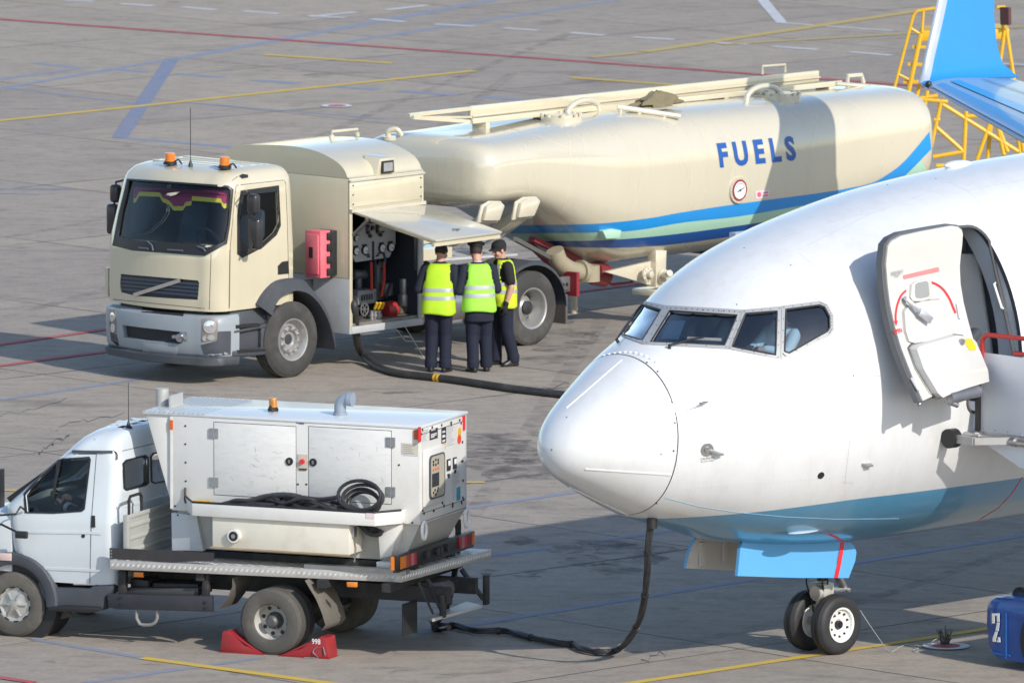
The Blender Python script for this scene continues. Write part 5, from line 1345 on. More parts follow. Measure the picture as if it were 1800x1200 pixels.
for k in range(3):
 mb = MB(); a, b = gp(320 + 33 * k, 885, -.12), gp(345 + 32 * k, 830, -.06); mb.cyl(a, b, .02, 8); mb.build('valve_lever', M['yellow'], trk)
 mb = MB(); a = gp(290 + 35 * k, 900, -.2); mb.cyl(a, a + Vector((0, 0, -.2)), .035, 12); mb.cyl(a + Vector((0, 0, -.06)), a + Vector((0, 0, -.09)), .05, 12); mb.build('valve_body', M['steel'], trk)
mb = MB(); c = gp(450, 895, -.3); mb.cyl(c + Vector((-.09, 0, 0)), c + Vector((.09, 0, 0)), .12, 20); mb.build('red_reel', mat('red_reel_paint', (.4, .03, .03), .4), trk)
mb = MB(); mb.cyl(gp(470, 650, -.2), gp(430, 780, -.25), .022, 8); mb.build('pump_handle', M['black'], trk)
mb = MB(); a = gp(605, 650, -.35); mb.cyl(a + Vector((0, 0, .08)), a + Vector((0, 0, -.14)), .07, 18); mb.cyl(a + Vector((0, 0, -.14)), a + Vector((0, 0, -.3)), .09, 18); mb.cyl(a + Vector((0, 0, -.3)), a + Vector((0, 0, -.5)), .05, 14); mb.build('hose_nozzle', mat('nozzle_alloy', (.4, .4, .4), .4, metal=.6), trk, bevel=.006)
mb = MB(); a = gp(717, 210, -.1); b = gp(717, 520, -.1); mb.beam(a, b, .05, .03); mb.build('door_stay', M['steel'], trk)
mb = MB(); mb.bx(-1.62, -1.5, -.9, -.5, .64, 1.3); mb.bx(-1.9, -1.2, -1.15, -.8, .64, 1.0); mb.build('pump_block', mat('pump_dark', (.04, .045, .05), .5, dirt=(.15, .13, .1), dirt_amt=.4), trk, bevel=.02)
# crumpled canvas on the cabinet floor: a thing of its own
random.seed(3)
def crumple(name, c, rx, ry, rz, m, label, cat, fr, seed=1):
 random.seed(seed); ob = thing(name, label, cat, None, fr.w(c), fr.a)
 mb = MB(); n = 26; rings = []
 for i in range(11):
  t = i / 10; r = []
  for k in range(n):
   a = 2 * PI * k / n; w = 1 + .28 * math.sin(3 * a + 4 * t + seed) + .16 * math.sin(7 * a - 6 * t) + random.uniform(-.06, .06)
   s_ = math.sin(PI * (.12 + .88 * (1 - t)) / 2) if t > .2 else 1
   r.append(Vector((rx * s_ * w * math.cos(a), ry * s_ * w * math.sin(a), rz * t * (1 + .12 * math.sin(4 * a + seed)) + .008)))
  rings.append(r)
 mb.loft(rings); mb.build('folded_cloth', m, ob, angle=60)
 return ob
M['canvas'] = mat('khaki_canvas', (.2, .17, .1), .95, var=.15, bump=.5, bscale=18)
c = gp(650, 940, -.35); crumple('canvas_bag', (c.x, c.y, .645), .2, .2, .3, mat('brown_canvas', (.13, .1, .07), .95, var=.15, bump=.5, bscale=18), 'crumpled brown canvas bag on the floor of the open pump cabinet', 'bag', V, 2)
# fuelling hose from the cabinet across the apron
hp = [gp(112, 800, -.1), gp(125, 880, .02)] + [V.l(at_z(*p, z)) for *p, z in ((628, 600, .35), (640, 625, .12), (665, 645, .05), (700, 656, .05), (740, 661, .05), (800, 668, .05), (900, 683, .05), (1000, 695, .05), (1120, 712, .05), (1250, 725, .05))]
ho = thing('fuel_hose', 'thick black fuelling hose snaking from the open cabinet over the apron', 'hose', None, V.w((-1.3, .4, 0)), V.a)
sh = Vector((1.3, -.4, 0)); mb = MB(); pth = [p + sh for p in smooth3(hp, 10)]; mb.tube(pth, .055, 14); mb.build('hose', mat('hose_rubber', (.03, .03, .032), .55, var=.15, dirt=(.2, .18, .15), dirt_amt=.35), ho)
mb = MB()
for p in ((764, 663.5), (773, 664.5)):
 i = min(range(len(pth)), key=lambda k: (Vector(proj_ := (0, 0)) - Vector((0, 0))).length if False else abs((V.w(pth[k] - sh) - at_z(*p, .05)).length)); d = (pth[i + 1] - pth[i - 1]).normalized(); mb.cyl(pth[i] - d * .02, pth[i] + d * .02, .058, 14)
mb.build('yellow_band', M['yellow'], ho)
# ------------------------------------------------------------------ the tank trailer
trl = thing('tank_trailer', 'long cream fuel tank trailer with blue and mint stripes behind the truck', 'tank trailer', None, V.w((-8, 0, 0)), V.a)
TO = Vector((-8, 0, 0)); T = Frame(V.w((-8, 0, 0)), 227.5)
TYC, TW, TE = -1.25, 1.25, 3.7
def smst(a, b, x):
 t = min(max((x - a) / (b - a), 0), 1); return t * t * (3 - 2 * t)
def t_prof(x):
 """top, bottom, half width at truck coordinate x"""
 top = lerp(3.09, 2.98, min(max((-x - 4) / 9.5, 0), 1)) - .14 * smst(-8.0, -3.9, x); bot = lerp(1.95, .86, smst(4.6, 7.4, -x)); bot += .45 * smst(10, 13.6, -x); w = TW
 return top, bot, w
def tank_ring(x, n=72, k=1.0, push=0.0):
 top, bot, w = t_prof(x); zc, h = (top + bot) / 2, (top - bot) / 2; out = []
 for i in range(n):
  a = 2 * PI * i / n; c, s = math.cos(a), math.sin(a)
  e = TE if s > 0 else lerp(3.6, 2.5, smst(4.6, 7.0, -x))
  y = w * k * math.copysign(abs(c) ** (2 / e), c); z = h * k * math.copysign(abs(s) ** (2 / e), s)
  out.append(Vector((x + push, TYC + y, zc + z)) - TO)
 return out
def tank_y(x, z):
 x += TO.x; top, bot, w = t_prof(x); zc, h = (top + bot) / 2, (top - bot) / 2; q = (z - zc) / h
 e = TE if q > 0 else lerp(3.6, 2.5, smst(4.6, 7.0, -x))
 return TYC + w * max(0, 1 - min(1, abs(q)) ** e) ** (1 / e)
rings = []
for k, p in ((.05, .15), (.4, .14), (.65, .11), (.8, .07), (.9, .01), (.96, -.07), (.99, -.17)): rings.append(tank_ring(-3.95, k=k, push=p))
xs = [-4.25 - .16 * i for i in range(59)]
rings += [tank_ring(x) for x in xs]
xe = xs[-1]
for k, p in ((.985, -.03), (.95, -.1), (.88, -.18), (.78, -.26), (.6, -.34), (.35, -.4), (.05, -.42)): rings.append(tank_ring(xe, k=k, push=p))
M['tank'] = mat('cream_tank_paint', (.60, .55, .42), .28, coat=1.0, var=.025, scale=.8, dirt=(.3, .25, .18), dirt_amt=.10, dirt_scale=2.5, stretch=(1.5, 1.5, .4), bump=.2, bscale=.9)
tsk = Skin(T, rings); mb = MB(); mb.loft(rings); tank = mb.build('tank', M['tank'], trl, angle=60)
def tsurf(px, py, off=.004):
 q, n = tsk.hit(px, py)
 return None if q is None else q + n * off
# stripes as painted bands, given by their upper and lower border along the tank
up1 = [(905, 397), (945, 395.6), (1050, 393), (1137, 384), (1200, 373), (1296.6, 358.5), (1436, 340), (1480, 333), (1527.6, 323), (1553, 311), (1590, 283), (1639, 225)]
lo1 = [(890, 409.6), (960, 409), (1050, 408), (1120, 404.4), (1200, 391), (1296.6, 380.5), (1417.6, 360), (1490, 352), (1535, 341), (1560, 330), (1590, 309), (1643, 256)]
lo2 = [(915, 423.6), (980, 423), (1050, 422), (1120, 418), (1200, 409.6), (1300, 396), (1400, 381), (1490, 370), (1545, 356), (1580, 338), (1610, 318), (1647, 288)]
lo3 = [(945, 428), (990, 433), (1050, 435), (1120, 434), (1200, 427), (1300, 413), (1400, 398), (1500, 385), (1560, 368), (1600, 350), (1630, 332), (1649, 318)]
def band(name, a, b, m, off):
 mb = MB(); rows = []
 A, B = smooth3([(x, y, 0) for x, y in a], 6), smooth3([(x, y, 0) for x, y in b], 6)
 for p, q in zip(A, B):
  r = []
  for t in (0, .2, .4, .6, .8, 1):
   h, n = tsk.hit(lerp(p.x, q.x, t), lerp(p.y, q.y, t))
   if h is None: r = None; break
   r.append(h + n * off)
  if r: rows.append(r)
 mb.grid(rows); return mb.build(name, m, trl, angle=80)
band('blue_stripe', up1, lo1, mat('bright_blue_stripe', (.015, .27, .68), .3, coat=.4, var=.03), .004)
band('mint_stripe', lo1, lo2, mat('mint_stripe', (.40, .64, .49), .3, coat=.4, var=.03), .006)
band('navy_stripe', lo2, lo3, mat('navy_stripe', (.01, .085, .33), .3, coat=.4, var=.03), .004)
# FUELS
mb = MB(); c0 = tsk.hit(1332, 286)[0]; c1 = tsk.hit(1392, 280)[0]; ux = (c1 - c0); ux.y = 0; ux.normalize()
def fuel(u, v):
 x, z = c0.x + ux.x * u + v * .12, c0.z + ux.z * u + v
 return Vector((x, tank_y(x, z) + .006, z))
put_text(mb, 'F U E L S', fuel, .46, .019, .98, 2)
mb.build('lettering', mat('fuel_lettering_blue', (.008, .09, .36), .35, coat=.2, var=.03), trl, angle=80)
# dial, label, seams, lower fittings
q, n = tsk.hit(1297, 334); mb = MB(); mb.use(0).cyl(q - n * .02, q + n * .03, .19, 32); mb.use(1).cyl(q + n * .03, q + n * .04, .155, 32); mb.use(2).cyl(q + n * .04, q + n * .044, .125, 32)
ux2 = Vector((1, 0, 0)); ux2 = (ux2 - n * ux2.dot(n)).normalized(); uy2 = n.cross(ux2) * -1
if uy2.z < 0: uy2 = -uy2
mb.use(3).beam(q + n * .048 + ux2 * .06 - uy2 * .02, q + n * .048 - ux2 * .08 + uy2 * .03, .012, .004, n); mb.ball(q + n * .046, .018, 8)
for k in range(9):
 a = R(20 + k * 17); c = q + n * .0455 + ux2 * .1 * math.cos(a) + uy2 * .1 * math.sin(a); mb.cyl(c, c + n * .002, .008, 6)
for k in range(10):
 a = 2 * PI * k / 10; c = q + n * .03 + ux2 * .172 * math.cos(a) + uy2 * .172 * math.sin(a); mb.use(0).cyl(c, c + n * .008, .012, 6)
mb.build('level_dial', [M['tank'], mat('dial_red', (.3, .04, .04), .5), M['paper'], M['lettering_black']], trl)
mb = MB(); tsk.patch(mb, [(1328, 336), (1352, 333), (1352, 347), (1328, 350)], .005, .004, 2); mb.use(1); tsk.patch(mb, circ(1334, 342, 3.5, 4.5), .008, .004, 1)
for y in (338, 343): tsk.patch(mb, [(1341, y), (1350, y - 1), (1350, y + 1), (1341, y + 2)], .008, .004, 1)
mb.build('warning_label', [mat('pink_label', (.75, .6, .62), .6), mat('label_red', (.65, .12, .2), .6)], trl)
mb = MB(); tsk.strip(mb, [(1001, 238), (1003, 280), (1002, 330), (990, 370)], .012, .003); tsk.strip(mb, [(1216, 255), (1216, 300), (1213, 360)], .01, .002); tsk.strip(mb, [(880, 222), (950, 240), (1001, 262)], .008, .002); mb.build('weld_seam', mat('weld_seam', (.66, .57, .4), .4), trl)
for P_ in ([(857, 363), (868, 357), (884, 357), (888, 362), (879, 388), (851, 388)], [(917, 357), (928, 350), (946, 349), (951, 354), (940, 380), (912, 383)]):
 o = [T.side(*p, .10) for p in P_]; mb = MB(); mb.slab([v for v in o], (0, -.06, 0))
 c = sum(o, Vector((0, 0, 0))) / len(o); mb.slab([c + (v - c) * 1.25 + Vector((0, -.07, 0)) for v in o], (0, -.04, 0))
 mb.hexa([o[4] + Vector((.0, -.05, 0)), o[5] + Vector((0, -.05, 0)), o[5] + Vector((.05, -.7, -.45)), o[4] + Vector((.05, -.7, -.45)), o[2] + Vector((0, -.06, -.05)), o[1] + Vector((0, -.06, -.05)), o[1] + Vector((.05, -.7, -.45)), o[2] + Vector((.05, -.7, -.45))])
 mb.build('neck_bracket', M['tank'], trl, bevel=.015)
P_ = [(1060, 406), (1075, 402), (1093, 405), (1090, 419), (1066, 420)]
q = tsk.hit(1076, 412)[0]; o = [T.side(*p, q.y + .08) for p in P_]; mb = MB(); mb.slab(o, (0, -.16, 0)); mb.build('side_lug', mat('mint_stripe', (.4, .64, .49), .3), trl, bevel=.01)
# top walkway, hand rail frame, hatches and hoops
RY = -1.4
def sd(px, py, y=RY): return T.side(px, py, y)
M['perf'] = mat('perforated_cream', (.62, .55, .4), .5, var=.05)
mb = MB(); mb.slab([sd(827, 187), sd(1440, 124.5), sd(1440, 143), sd(828, 216)], (0, -.05, 0)); mb.slab([sd(829, 203) + Vector((0, .03, 0)), sd(1440, 134.5) + Vector((0, .03, 0)), sd(1440, 137) + Vector((0, .03, 0)), sd(829, 206.5) + Vector((0, .03, 0))], (0, -.029, 0)); mb.build('folded_handrail', M['cream'], trl, bevel=.006)
a0, a1 = sd(829, 213, -1.15), sd(1478, 146, -1.15)
mb = MB(); mb.hexa([a0 + Vector((0, -.35, -.03)), a1 + Vector((0, -.35, -.03)), a1 + Vector((0, 0, -.03)), a0 + Vector((0, 0, -.03)), a0 + Vector((0, -.35, 0)), a1 + Vector((0, -.35, 0)), a1, a0]); mb.beam(a0 + Vector((0, .01, .0)), a1 + Vector((0, .01, .0)), .04, .075); wk = mb.build('walkway', M['cream'], trl, bevel=.005)
mb = MB(); n_ = 150
for k in range(n_):
 t = (k + .5) / n_; c = a0.lerp(a1, t); mb.bx(c.x - .012, c.x + .012, c.y - .3, c.y - .05, c.z + .002, c.z + .004)
mb.build('tread_slots', mat('slot_shadow_metal', (.25, .22, .16), .7), wk, flat=True)
mb = MB()
for t in (.04, .2, .36, .52, .68, .84, .97): c = a0.lerp(a1, t); mb.bx(c.x - .04, c.x + .04, c.y - .25, c.y + .02, c.z - .22, c.z - .02)
mb.build('walkway_bracket', M['cream'], trl, bevel=.005)
mb = MB(); tip = sd(718, 203); mb.beam(tip, sd(827, 191), .06, .05); mb.beam(tip + Vector((.02, .1, -.02)), sd(829, 214, -1.2), .06, .05); mb.beam(sd(735, 206), sd(829, 206), .03, .03); mb.build('ladder_end', M['cream'], trl)
def ztop(px, py, y=-.8):
 z = 3.05
 for _ in range(6):
  p = T.top(px, py, z); top, bot, w = t_prof(p.x + TO.x); zc, h = (top + bot) / 2, (top - bot) / 2
  z = zc + h * max(0, 1 - min(1, abs((p.y - TYC) / w)) ** TE) ** (1 / TE)
 return Vector((p.x, p.y, z))
for (ax, ay), (bx_, by_), hgt in (((997, 205), (1053, 210), .2), ((1312, 178), (1371, 171), .2)):
 a, b = ztop(ax, ay), ztop(bx_, by_); mb = MB(); mb.tube([a.lerp(b, .5) + (a - b) * .5 * math.cos(PI * k / 14) + Vector((0, 0, hgt * math.sin(PI * k / 14) ** .8 - .01)) for k in range(15)], .042, 12); mb.build('roof_hoop', M['tank'], trl)
for px, py, r in ((987, 210, .3), (1372, 172, .3)):
 c = ztop(px, py); mb = MB(); mb.cyl(c + Vector((0, 0, -.05)), c + Vector((0, 0, .05)), r, 32); mb.cyl(c + Vector((0, 0, .05)), c + Vector((0, 0, .075)), r * .8, 32)
 for k in range(8): a = 2 * PI * k / 8; mb.cyl(c + Vector((r * .9 * math.cos(a), r * .9 * math.sin(a), .05)), c + Vector((r * .9 * math.cos(a), r * .9 * math.sin(a), .09)), .03, 8)
 mb.build('hatch', M['tank'], trl)
a, b = ztop(1085, 198), ztop(1195, 197); mb = MB(); mb.tube([a + Vector((0, 0, .08)), b + Vector((0, 0, .08))], .04, 8)
for t in (.05, .35, .75): c = a.lerp(b, t); mb.cyl(c, c + Vector((0, 0, .08)), .03)
mb.build('roof_rail', M['tank'], trl)
mb = MB(); c = ztop(1490, 148); mb.tube([c, c + Vector((0, 0, .12)), c + Vector((-.25, .05, .12)), c + Vector((-.3, .05, 0))], .035, 8); mb.tube([sd(1470, 147, -1.1), sd(1530, 152, -1.1)], .03, 6); mb.build('roof_pipe', M['tank'], trl)
mb = MB(); a = sd(1340, 131, -1.7); b = sd(1380, 128, -1.7); mb.tube([a, a + Vector((0, 0, .12)), b + Vector((0, 0, .12)), b], .02, 6); mb.build('roof_handle', M['cream'], trl)
c = ztop(1155, 196); crumple('tarpaulin', tuple(c + TO + Vector((.0, -.02, .05))), .42, .2, .2, M['canvas'], 'crumpled khaki tarpaulin lying on top of the cream tank', 'tarpaulin', V, 4)
# legs, pipework, red frame underneath
mb = MB()
def lg(px, py, y=-.35): return T.side(px, py, y)
tl, tr, br, bl = lg(1153, 440), lg(1172, 440), lg(1170, 503), lg(1153, 505)
mb.slab([tl, tr, br, bl], (0, -.16, 0)); mb.slab([lg(1065, 478, -.45), lg(1160, 455, -.45), lg(1160, 506, -.45)], (0, -.1, 0));
for p in ((1137, 482), (1165, 486)):
 q = lg(*p, -.34); mb.cyl(q, q + Vector((0, .03, 0)), .11, 24); mb.cyl(q + Vector((0, .03, 0)), q + Vector((0, .1, 0)), .05, 16)
 for k in range(8): a = 2 * PI * k / 8; c = q + Vector((.085 * math.cos(a), .03, .085 * math.sin(a))); mb.cyl(c, c + Vector((0, .015, 0)), .014, 6)
mb.cyl(lg(1165, 484, -.3), lg(1178, 480, -.1), .05, 14); mb.bx(br.x - .12, bl.x + .12, -.7, -.25, .42, .5); mb.cyl((br.x + .07, -.45, 0), (br.x + .07, -.45, .5), .05, 12); mb.cyl((br.x + .07, -.45, 0), (br.x + .07, -.45, .03), .16, 16)
mb.cyl((br.x + .07, -2.05, 0), (br.x + .07, -2.05, 1.0), .05, 12)
mb.build('landing_leg', M['tank'], trl, bevel=.006)
mb = MB(); mb.tube(smooth3([lg(975, 440, -.6), lg(983, 460, -.6), lg(1000, 473, -.6), lg(1020, 478, -.6), lg(1034, 478, -.6)], 6), .13, 16); mb.cyl(lg(1018, 478, -.6), lg(1024, 478, -.6), .17, 20); mb.cyl(lg(1036, 466, -.6), lg(1036, 494, -.6), .15, 20); mb.build('drain_pipe', mat('dull_cream_pipe', (.33, .29, .2), .55, dirt=(.25, .2, .14), dirt_amt=.5), trl)
M['redframe'] = MATS['red_frame_paint']
mb = MB(); mb.beam(lg(935, 420, -.9), lg(1018, 458, -.9), .12, .07); mb.beam(lg(930, 428, -1.2), lg(1010, 505, -1.2), .1, .06); mb.tube([lg(1050, 478, -.9), lg(1075, 500, -.9), lg(1112, 496, -.9), lg(1095, 472, -.9)], .02, 6); mb.build('red_frame', M['redframe'], trl)
mb = MB(); mb.cyl(lg(1043, 480, -.8), lg(1062, 484, -.8), .17, 20); mb.build('air_reservoir', mat('dark_red_tank', (.2, .025, .03), .35), trl)
mb = MB()
for x in (-12.2, -13.3):
 for y in (0, -2.2): truck_wheel(x - TO.x, y, y - .3, .5, 'rear', parent=trl, flip=1)
mb.bx(-13.9 - TO.x, -10 - TO.x, -1.7, -.8, .75, 1.0); mb.build('bogie', M['under'], trl)
# ------------------------------------------------------------------ the white flatbed truck
G = Frame((-2.7471, 114.7457, 0), 157.5)      # under the outer near rear wheel; x ahead, y to its left (towards the camera)
flt = thing('flatbed_truck', 'white two seat flatbed truck with chequer plate bed chocked by red wedges', 'truck', G)
M['vanwhite'] = mat('van_white_paint', (.58, .63, .66), .3, coat=.8, var=.02, dirt=(.35, .35, .33), dirt_amt=.14)
Z8 = lambda L: [(300 + x / 2.353, 690 + y / 2.353) for x, y in L]
Z7 = lambda L: [(x / 2.2231, 660 + y / 2.2231) for x, y in L]
ZA = lambda L: [(x / 5.4545, 740 + y / 5.4545) for x, y in L]
ZW = lambda L: [(x / 5.4545, 930 + y / 5.4545) for x, y in L]
gs = lambda p, y=0.0: G.side(p[0], p[1], y)
GC = -1.15
def gcab_ring(z, inset=0.0):
 def tab(L):
  for i in range(len(L) - 1):
   if z <= L[i + 1][0] or i == len(L) - 2:
    t = min(max((z - L[i][0]) / (L[i + 1][0] - L[i][0]), 0), 1); return lerp(L[i][1], L[i + 1][1], t)
 xf = tab([(.6, 2.92), (.9, 3.3), (1.5, 3.42), (1.58, 3.34), (2.16, 2.68), (2.24, 2.6), (2.31, 2.53), (2.38, 2.42), (2.41, 2.32)]) - inset
 xr = tab([(.6, 1.93), (2.0, 1.93), (2.16, 1.96), (2.3, 1.98), (2.38, 2.0), (2.41, 2.02)]) + inset
 hw = tab([(.6, .99), (1.0, 1.04), (1.4, 1.03), (1.55, 1.0), (2.1, .91), (2.18, .90), (2.26, .86), (2.33, .78), (2.38, .66), (2.41, .5)]) - inset
 rc = .14; rf = .2; half = []
 for k in range(0, 5): half.append((xr + .04 * (k / 4) ** 2, (hw - rc) * k / 4))
 for k in range(1, 6): a = PI / 2 * k / 5; half.append((xr + .04 + rc * (1 - math.cos(a)), hw - rc + rc * math.sin(a)))
 for t in (.2, .4, .6, .8, 1): half.append((lerp(xr + .04 + rc, xf - rf, t), hw))
 for k in range(1, 6): a = PI / 2 * k / 5; half.append((xf - rf + rf * math.sin(a), hw - rf * (1 - math.cos(a))))
 for k in range(1, 5): half.append((xf + .06 * math.sin(PI / 2 * k / 4), (hw - rf) * (1 - k / 4)))
 pts = half + [(x, -y) for x, y in half[-2:0:-1]]
 return [Vector((x, GC + y, z)) for x, y in pts]
gz = [.66, .75, .85, .95, 1.05, 1.15, 1.25, 1.35, 1.45, 1.5, 1.54] + [1.58 + .06 * i for i in range(10)] + [2.16, 2.2, 2.24, 2.28, 2.32, 2.35, 2.38, 2.40, 2.41]
gsk = Skin(G, [gcab_ring(z) for z in gz])
gm = MB(); gm.use(0).loft([gcab_ring(z) for z in gz]); gm.use(1).loft([gcab_ring(z, .05) for z in [.72] + gz[2:-5]]); gcab = gm.build('cab', [M['vanwhite'], M['cabgrey']], flt, angle=50); hollow(gcab)
w1 = ZA([(262, 868), (246, 705), (400, 530), (560, 388), (600, 372), (845, 352), (856, 375), (800, 832), (780, 853), (520, 872)])
w1o = ZA([(240, 880), (230, 692), (395, 510), (550, 374), (598, 358), (858, 338), (872, 368), (814, 845), (785, 868), (520, 886)])
r1 = ZA([(1188, 410), (1215, 385), (1385, 338), (1408, 350), (1410, 585), (1390, 605), (1215, 650), (1195, 635)])
r1o = ZA([(1170, 405), (1205, 368), (1390, 320), (1422, 345), (1424, 595), (1395, 620), (1208, 666), (1182, 645)])
r2 = ZA([(1452, 345), (1475, 318), (1640, 275), (1665, 290), (1670, 525), (1650, 548), (1480, 585), (1458, 570)])
r2o = ZA([(1436, 340), (1465, 302), (1645, 258), (1680, 285), (1685, 535), (1655, 565), (1475, 600), (1445, 580)])
mirg = lambda v: Vector((v.x, 2 * GC - v.y, v.z))
wsx = lambda y, z: Vector((3.34 - (z - 1.58) * (3.34 - 2.68) / .58, y, z))
wcut = MB().hexa([wsx(GC - .82, 1.62) + Vector((-.25, 0, -.1)), wsx(GC + .82, 1.62) + Vector((-.25, 0, -.1)), wsx(GC + .82, 1.62) + Vector((.4, 0, .1)), wsx(GC - .82, 1.62) + Vector((.4, 0, .1)), wsx(GC - .72, 2.12) + Vector((-.25, 0, -.1)), wsx(GC + .72, 2.12) + Vector((-.25, 0, -.1)), wsx(GC + .72, 2.12) + Vector((.4, 0, .1)), wsx(GC - .72, 2.12) + Vector((.4, 0, .1))])
cut(gcab, [gsk.cutter(w1), gsk.cutter(w1, mir=mirg), gsk.cutter(r1), gsk.cutter(r2), wcut], flt)
gcab.data.set_sharp_from_angle(angle=R(45))
M['van_glass'] = glass('van_glass', (.9, .94, .95), 1.0)
for a, b, mr, nm in ((w1, w1o, None, 'side_window'), (w1, w1o, mirg, 'side_window'), (r1, r1o, None, 'rear_window'), (r2, r2o, None, 'rear_window')):
 mb = MB(); gsk.ring(mb, a, b, .008, 3, mir=mr); w = mb.build(nm, M['black'], gcab)
 mb = MB(); gsk.patch(mb, a, -.02, mir=mr, nsub=3); mb.build('glass', M['van_glass'], w, angle=80)
mb = MB(); mb.add([wsx(GC - .83, 1.60), wsx(GC + .83, 1.60), wsx(GC + .73, 2.13), wsx(GC - .73, 2.13)], [(0, 1, 2, 3)]); mb.build('windscreen', M['van_glass'], gcab)
mb = MB()
for sg in (1, -1): mb.beam(wsx(GC + sg * .86, 1.56) + Vector((.03, 0, 0)), wsx(GC + sg * .76, 2.15) + Vector((-.07, 0, -.03)), .05, .06)
mb.build('windscreen_trim', M['black'], gcab)
mb = MB(); gsk.patch(mb, ZA([(548, 385), (582, 375), (520, 730), (500, 735)]), .01, .02, 3); mb.build('quarter_light_bar', M['black'], gcab)
mb = MB()
for pts in (ZA([(925, 312), (880, 900), (868, 1200)]), ZW([(872, 0), (862, 520), (840, 560), (520, 558)]), ZA([(525, 330), (590, 315), (925, 312)]), ZA([(118, 880), (110, 1160)]), ZA([(1115, 298), (1470, 215)])):
 gsk.strip(mb, pts, .009, .0015)
mb.build('panel_gap', mat('panel_gap_grey', (.12, .13, .14), .7), gcab)
mb = MB()
for pts in (ZA([(110, 1058), (870, 1068), (970, 1075)]), ZW([(395, 372), (860, 390), (975, 395)]), ZA([(1115, 830), (1390, 770), (1640, 705)])): gsk.strip(mb, pts, .03, .008, 14, .01)
mb.build('body_crease', M['vanwhite'], gcab, angle=70)
mb = MB(); gsk.strip(mb, ZA([(540, 300), (640, 293), (1000, 297), (1080, 296)]), .03, .02); mb.build('rain_gutter', M['darkgrey'], gcab)
mb = MB(); gsk.patch(mb, ZA([(880, 903), (912, 905), (915, 1015), (876, 1015)]), .012, .03, 2); mb.build('door_handle', M['black'], gcab)
mb = MB(); q, n = gsk.hit(146.5, 941.5); mb.cyl(q - n * .01, q + n * .006, .022, 14); mb.build('door_lock', M['black'], gcab)
mb = MB()
for i in range(5):
 y = GC - .52 + i * .26; mb.bx(2.1, 2.42 - .05 * abs(i - 2), y - .05, y + .05, 2.385 - .03 * (i in (0, 4)), 2.418 - .03 * (i in (0, 4)))
mb.build('roof_rib', M['vanwhite'], gcab, bevel=.012)
# roof lamp, aerial
q = G.side(169, 788, GC + .78); mb = MB(); mb.hexa([q + Vector(v) for v in ((-.1, -.07, -.05), (.1, -.07, -.05), (.1, .09, -.07), (-.1, .09, -.07), (-.06, -.05, .06), (.07, -.05, .06), (.07, .05, .05), (-.06, .05, .05))]); rl = mb.build('roof_lamp', M['black'], flt, bevel=.008)
mb = MB(); mb.lathe([(.05, .05), (.048, .09), (.03, .115), (.002, .12)], q, (0, 0, 1), 16); mb.build('lens', mat('clear_lens', (.6, .62, .65), .08, metal=.3, coat=.8), rl)
mb = MB(); mb.tube(smooth3([q + Vector((-.08, .05, 0)), q + Vector((-.2, .07, .02)), q + Vector((-.3, .09, -.03)), q + Vector((-.31, .11, -.1))], 4), .008, 6); mb.build('cable', M['black'], rl)
a = G.top(226, 752, 2.40); mb = MB(); mb.lathe([(.05, 0), (.025, .03), (.01, .08), (.005, .1), (.0035, .52)], a, (0, 0, 1), 10); mb.build('aerial', M['black'], flt)
# nose, wing and wheel arch
mb = MB(); rings = []
for x, zt_, hw in ((3.30, 1.53, .99), (3.6, 1.42, .98), (4.0, 1.32, .95), (4.35, 1.2, .88), (4.5, 1.05, .8)):
 rings.append([Vector((x, GC + y, z)) for y, z in ((-hw, .75), (-hw, zt_ - .18), (-hw + .06, zt_ - .07), (-hw + .2, zt_), (0, zt_ + .05), (hw - .2, zt_), (hw - .06, zt_ - .07), (hw, zt_ - .18), (hw, .75))])
mb.loft(rings); mb.build('bonnet', M['vanwhite'], flt, bevel=.01)
FX = 3.26; FY = -.12
arch = [];
for k in range(19):
 a = R(lerp(-5, 185, k / 18)); arch.append((FX - .0 - math.cos(a) * .56, .42 + math.sin(a) * .56))
rows = []
for x, z in arch:
 d = Vector((x - FX, 0, z - .42)).normalized(); A = Vector((x, 0, z)); B = A - d * .12
 rows.append([Vector((A.x, FY - .07, A.z)), Vector((A.x, FY + .0, A.z)), Vector((A.x - d.x * .02, FY + .03, A.z - d.z * .02)), Vector((B.x, FY + .035, B.z)), Vector((B.x - d.x * .02, FY + .02, B.z - d.z * .02)), Vector((B.x - d.x * .02, FY - .5, B.z - d.z * .02))])
mb = MB(); mb.grid(rows); mb.build('wheel_arch', M['darkgrey'], flt, angle=40)
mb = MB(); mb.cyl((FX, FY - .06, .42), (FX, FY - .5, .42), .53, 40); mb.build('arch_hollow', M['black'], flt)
sp = [(p.x, p.z) for p in (gs(q, FY) for q in ZW([(352, 500), (470, 520), (505, 562), (862, 566), (880, 540), (1090, 530), (1060, 620), (1010, 640), (985, 780), (500, 770), (470, 790)]))]
mb = MB(); mb.prism(sp, 'y', FY - .3, FY + .0); mb.build('sill', M['darkgrey'], flt, bevel=.02)
sp = [(p.x, p.z) for p in (gs(q, FY) for q in ZW([(500, 735), (640, 722), (970, 738), (995, 770), (880, 795), (500, 775)]))]
mb = MB(); mb.prism(sp, 'y', FY - .2, FY + .06); mb.build('step_tread', M['black'], flt, bevel=.01)
sp = [(p.x, p.z) for p in (gs(q, FY) for q in ZW([(455, 780), (560, 770), (615, 860), (490, 888)]))]
mb = MB(); mb.prism(sp, 'y', FY - .25, FY - .22); mb.build('mud_flap', mat('dusty_flap', (.1, .09, .08), .9), flt)
q = gs((7.5, 978), FY + .04); mb = MB(); mb.bx(q.x - .09, q.x + .09, FY + .02, FY + .05, q.z - .045, q.z + .045); mb.build('side_repeater', mat('repeater_lens', (.6, .45, .42), .2, coat=.6), flt, bevel=.01)
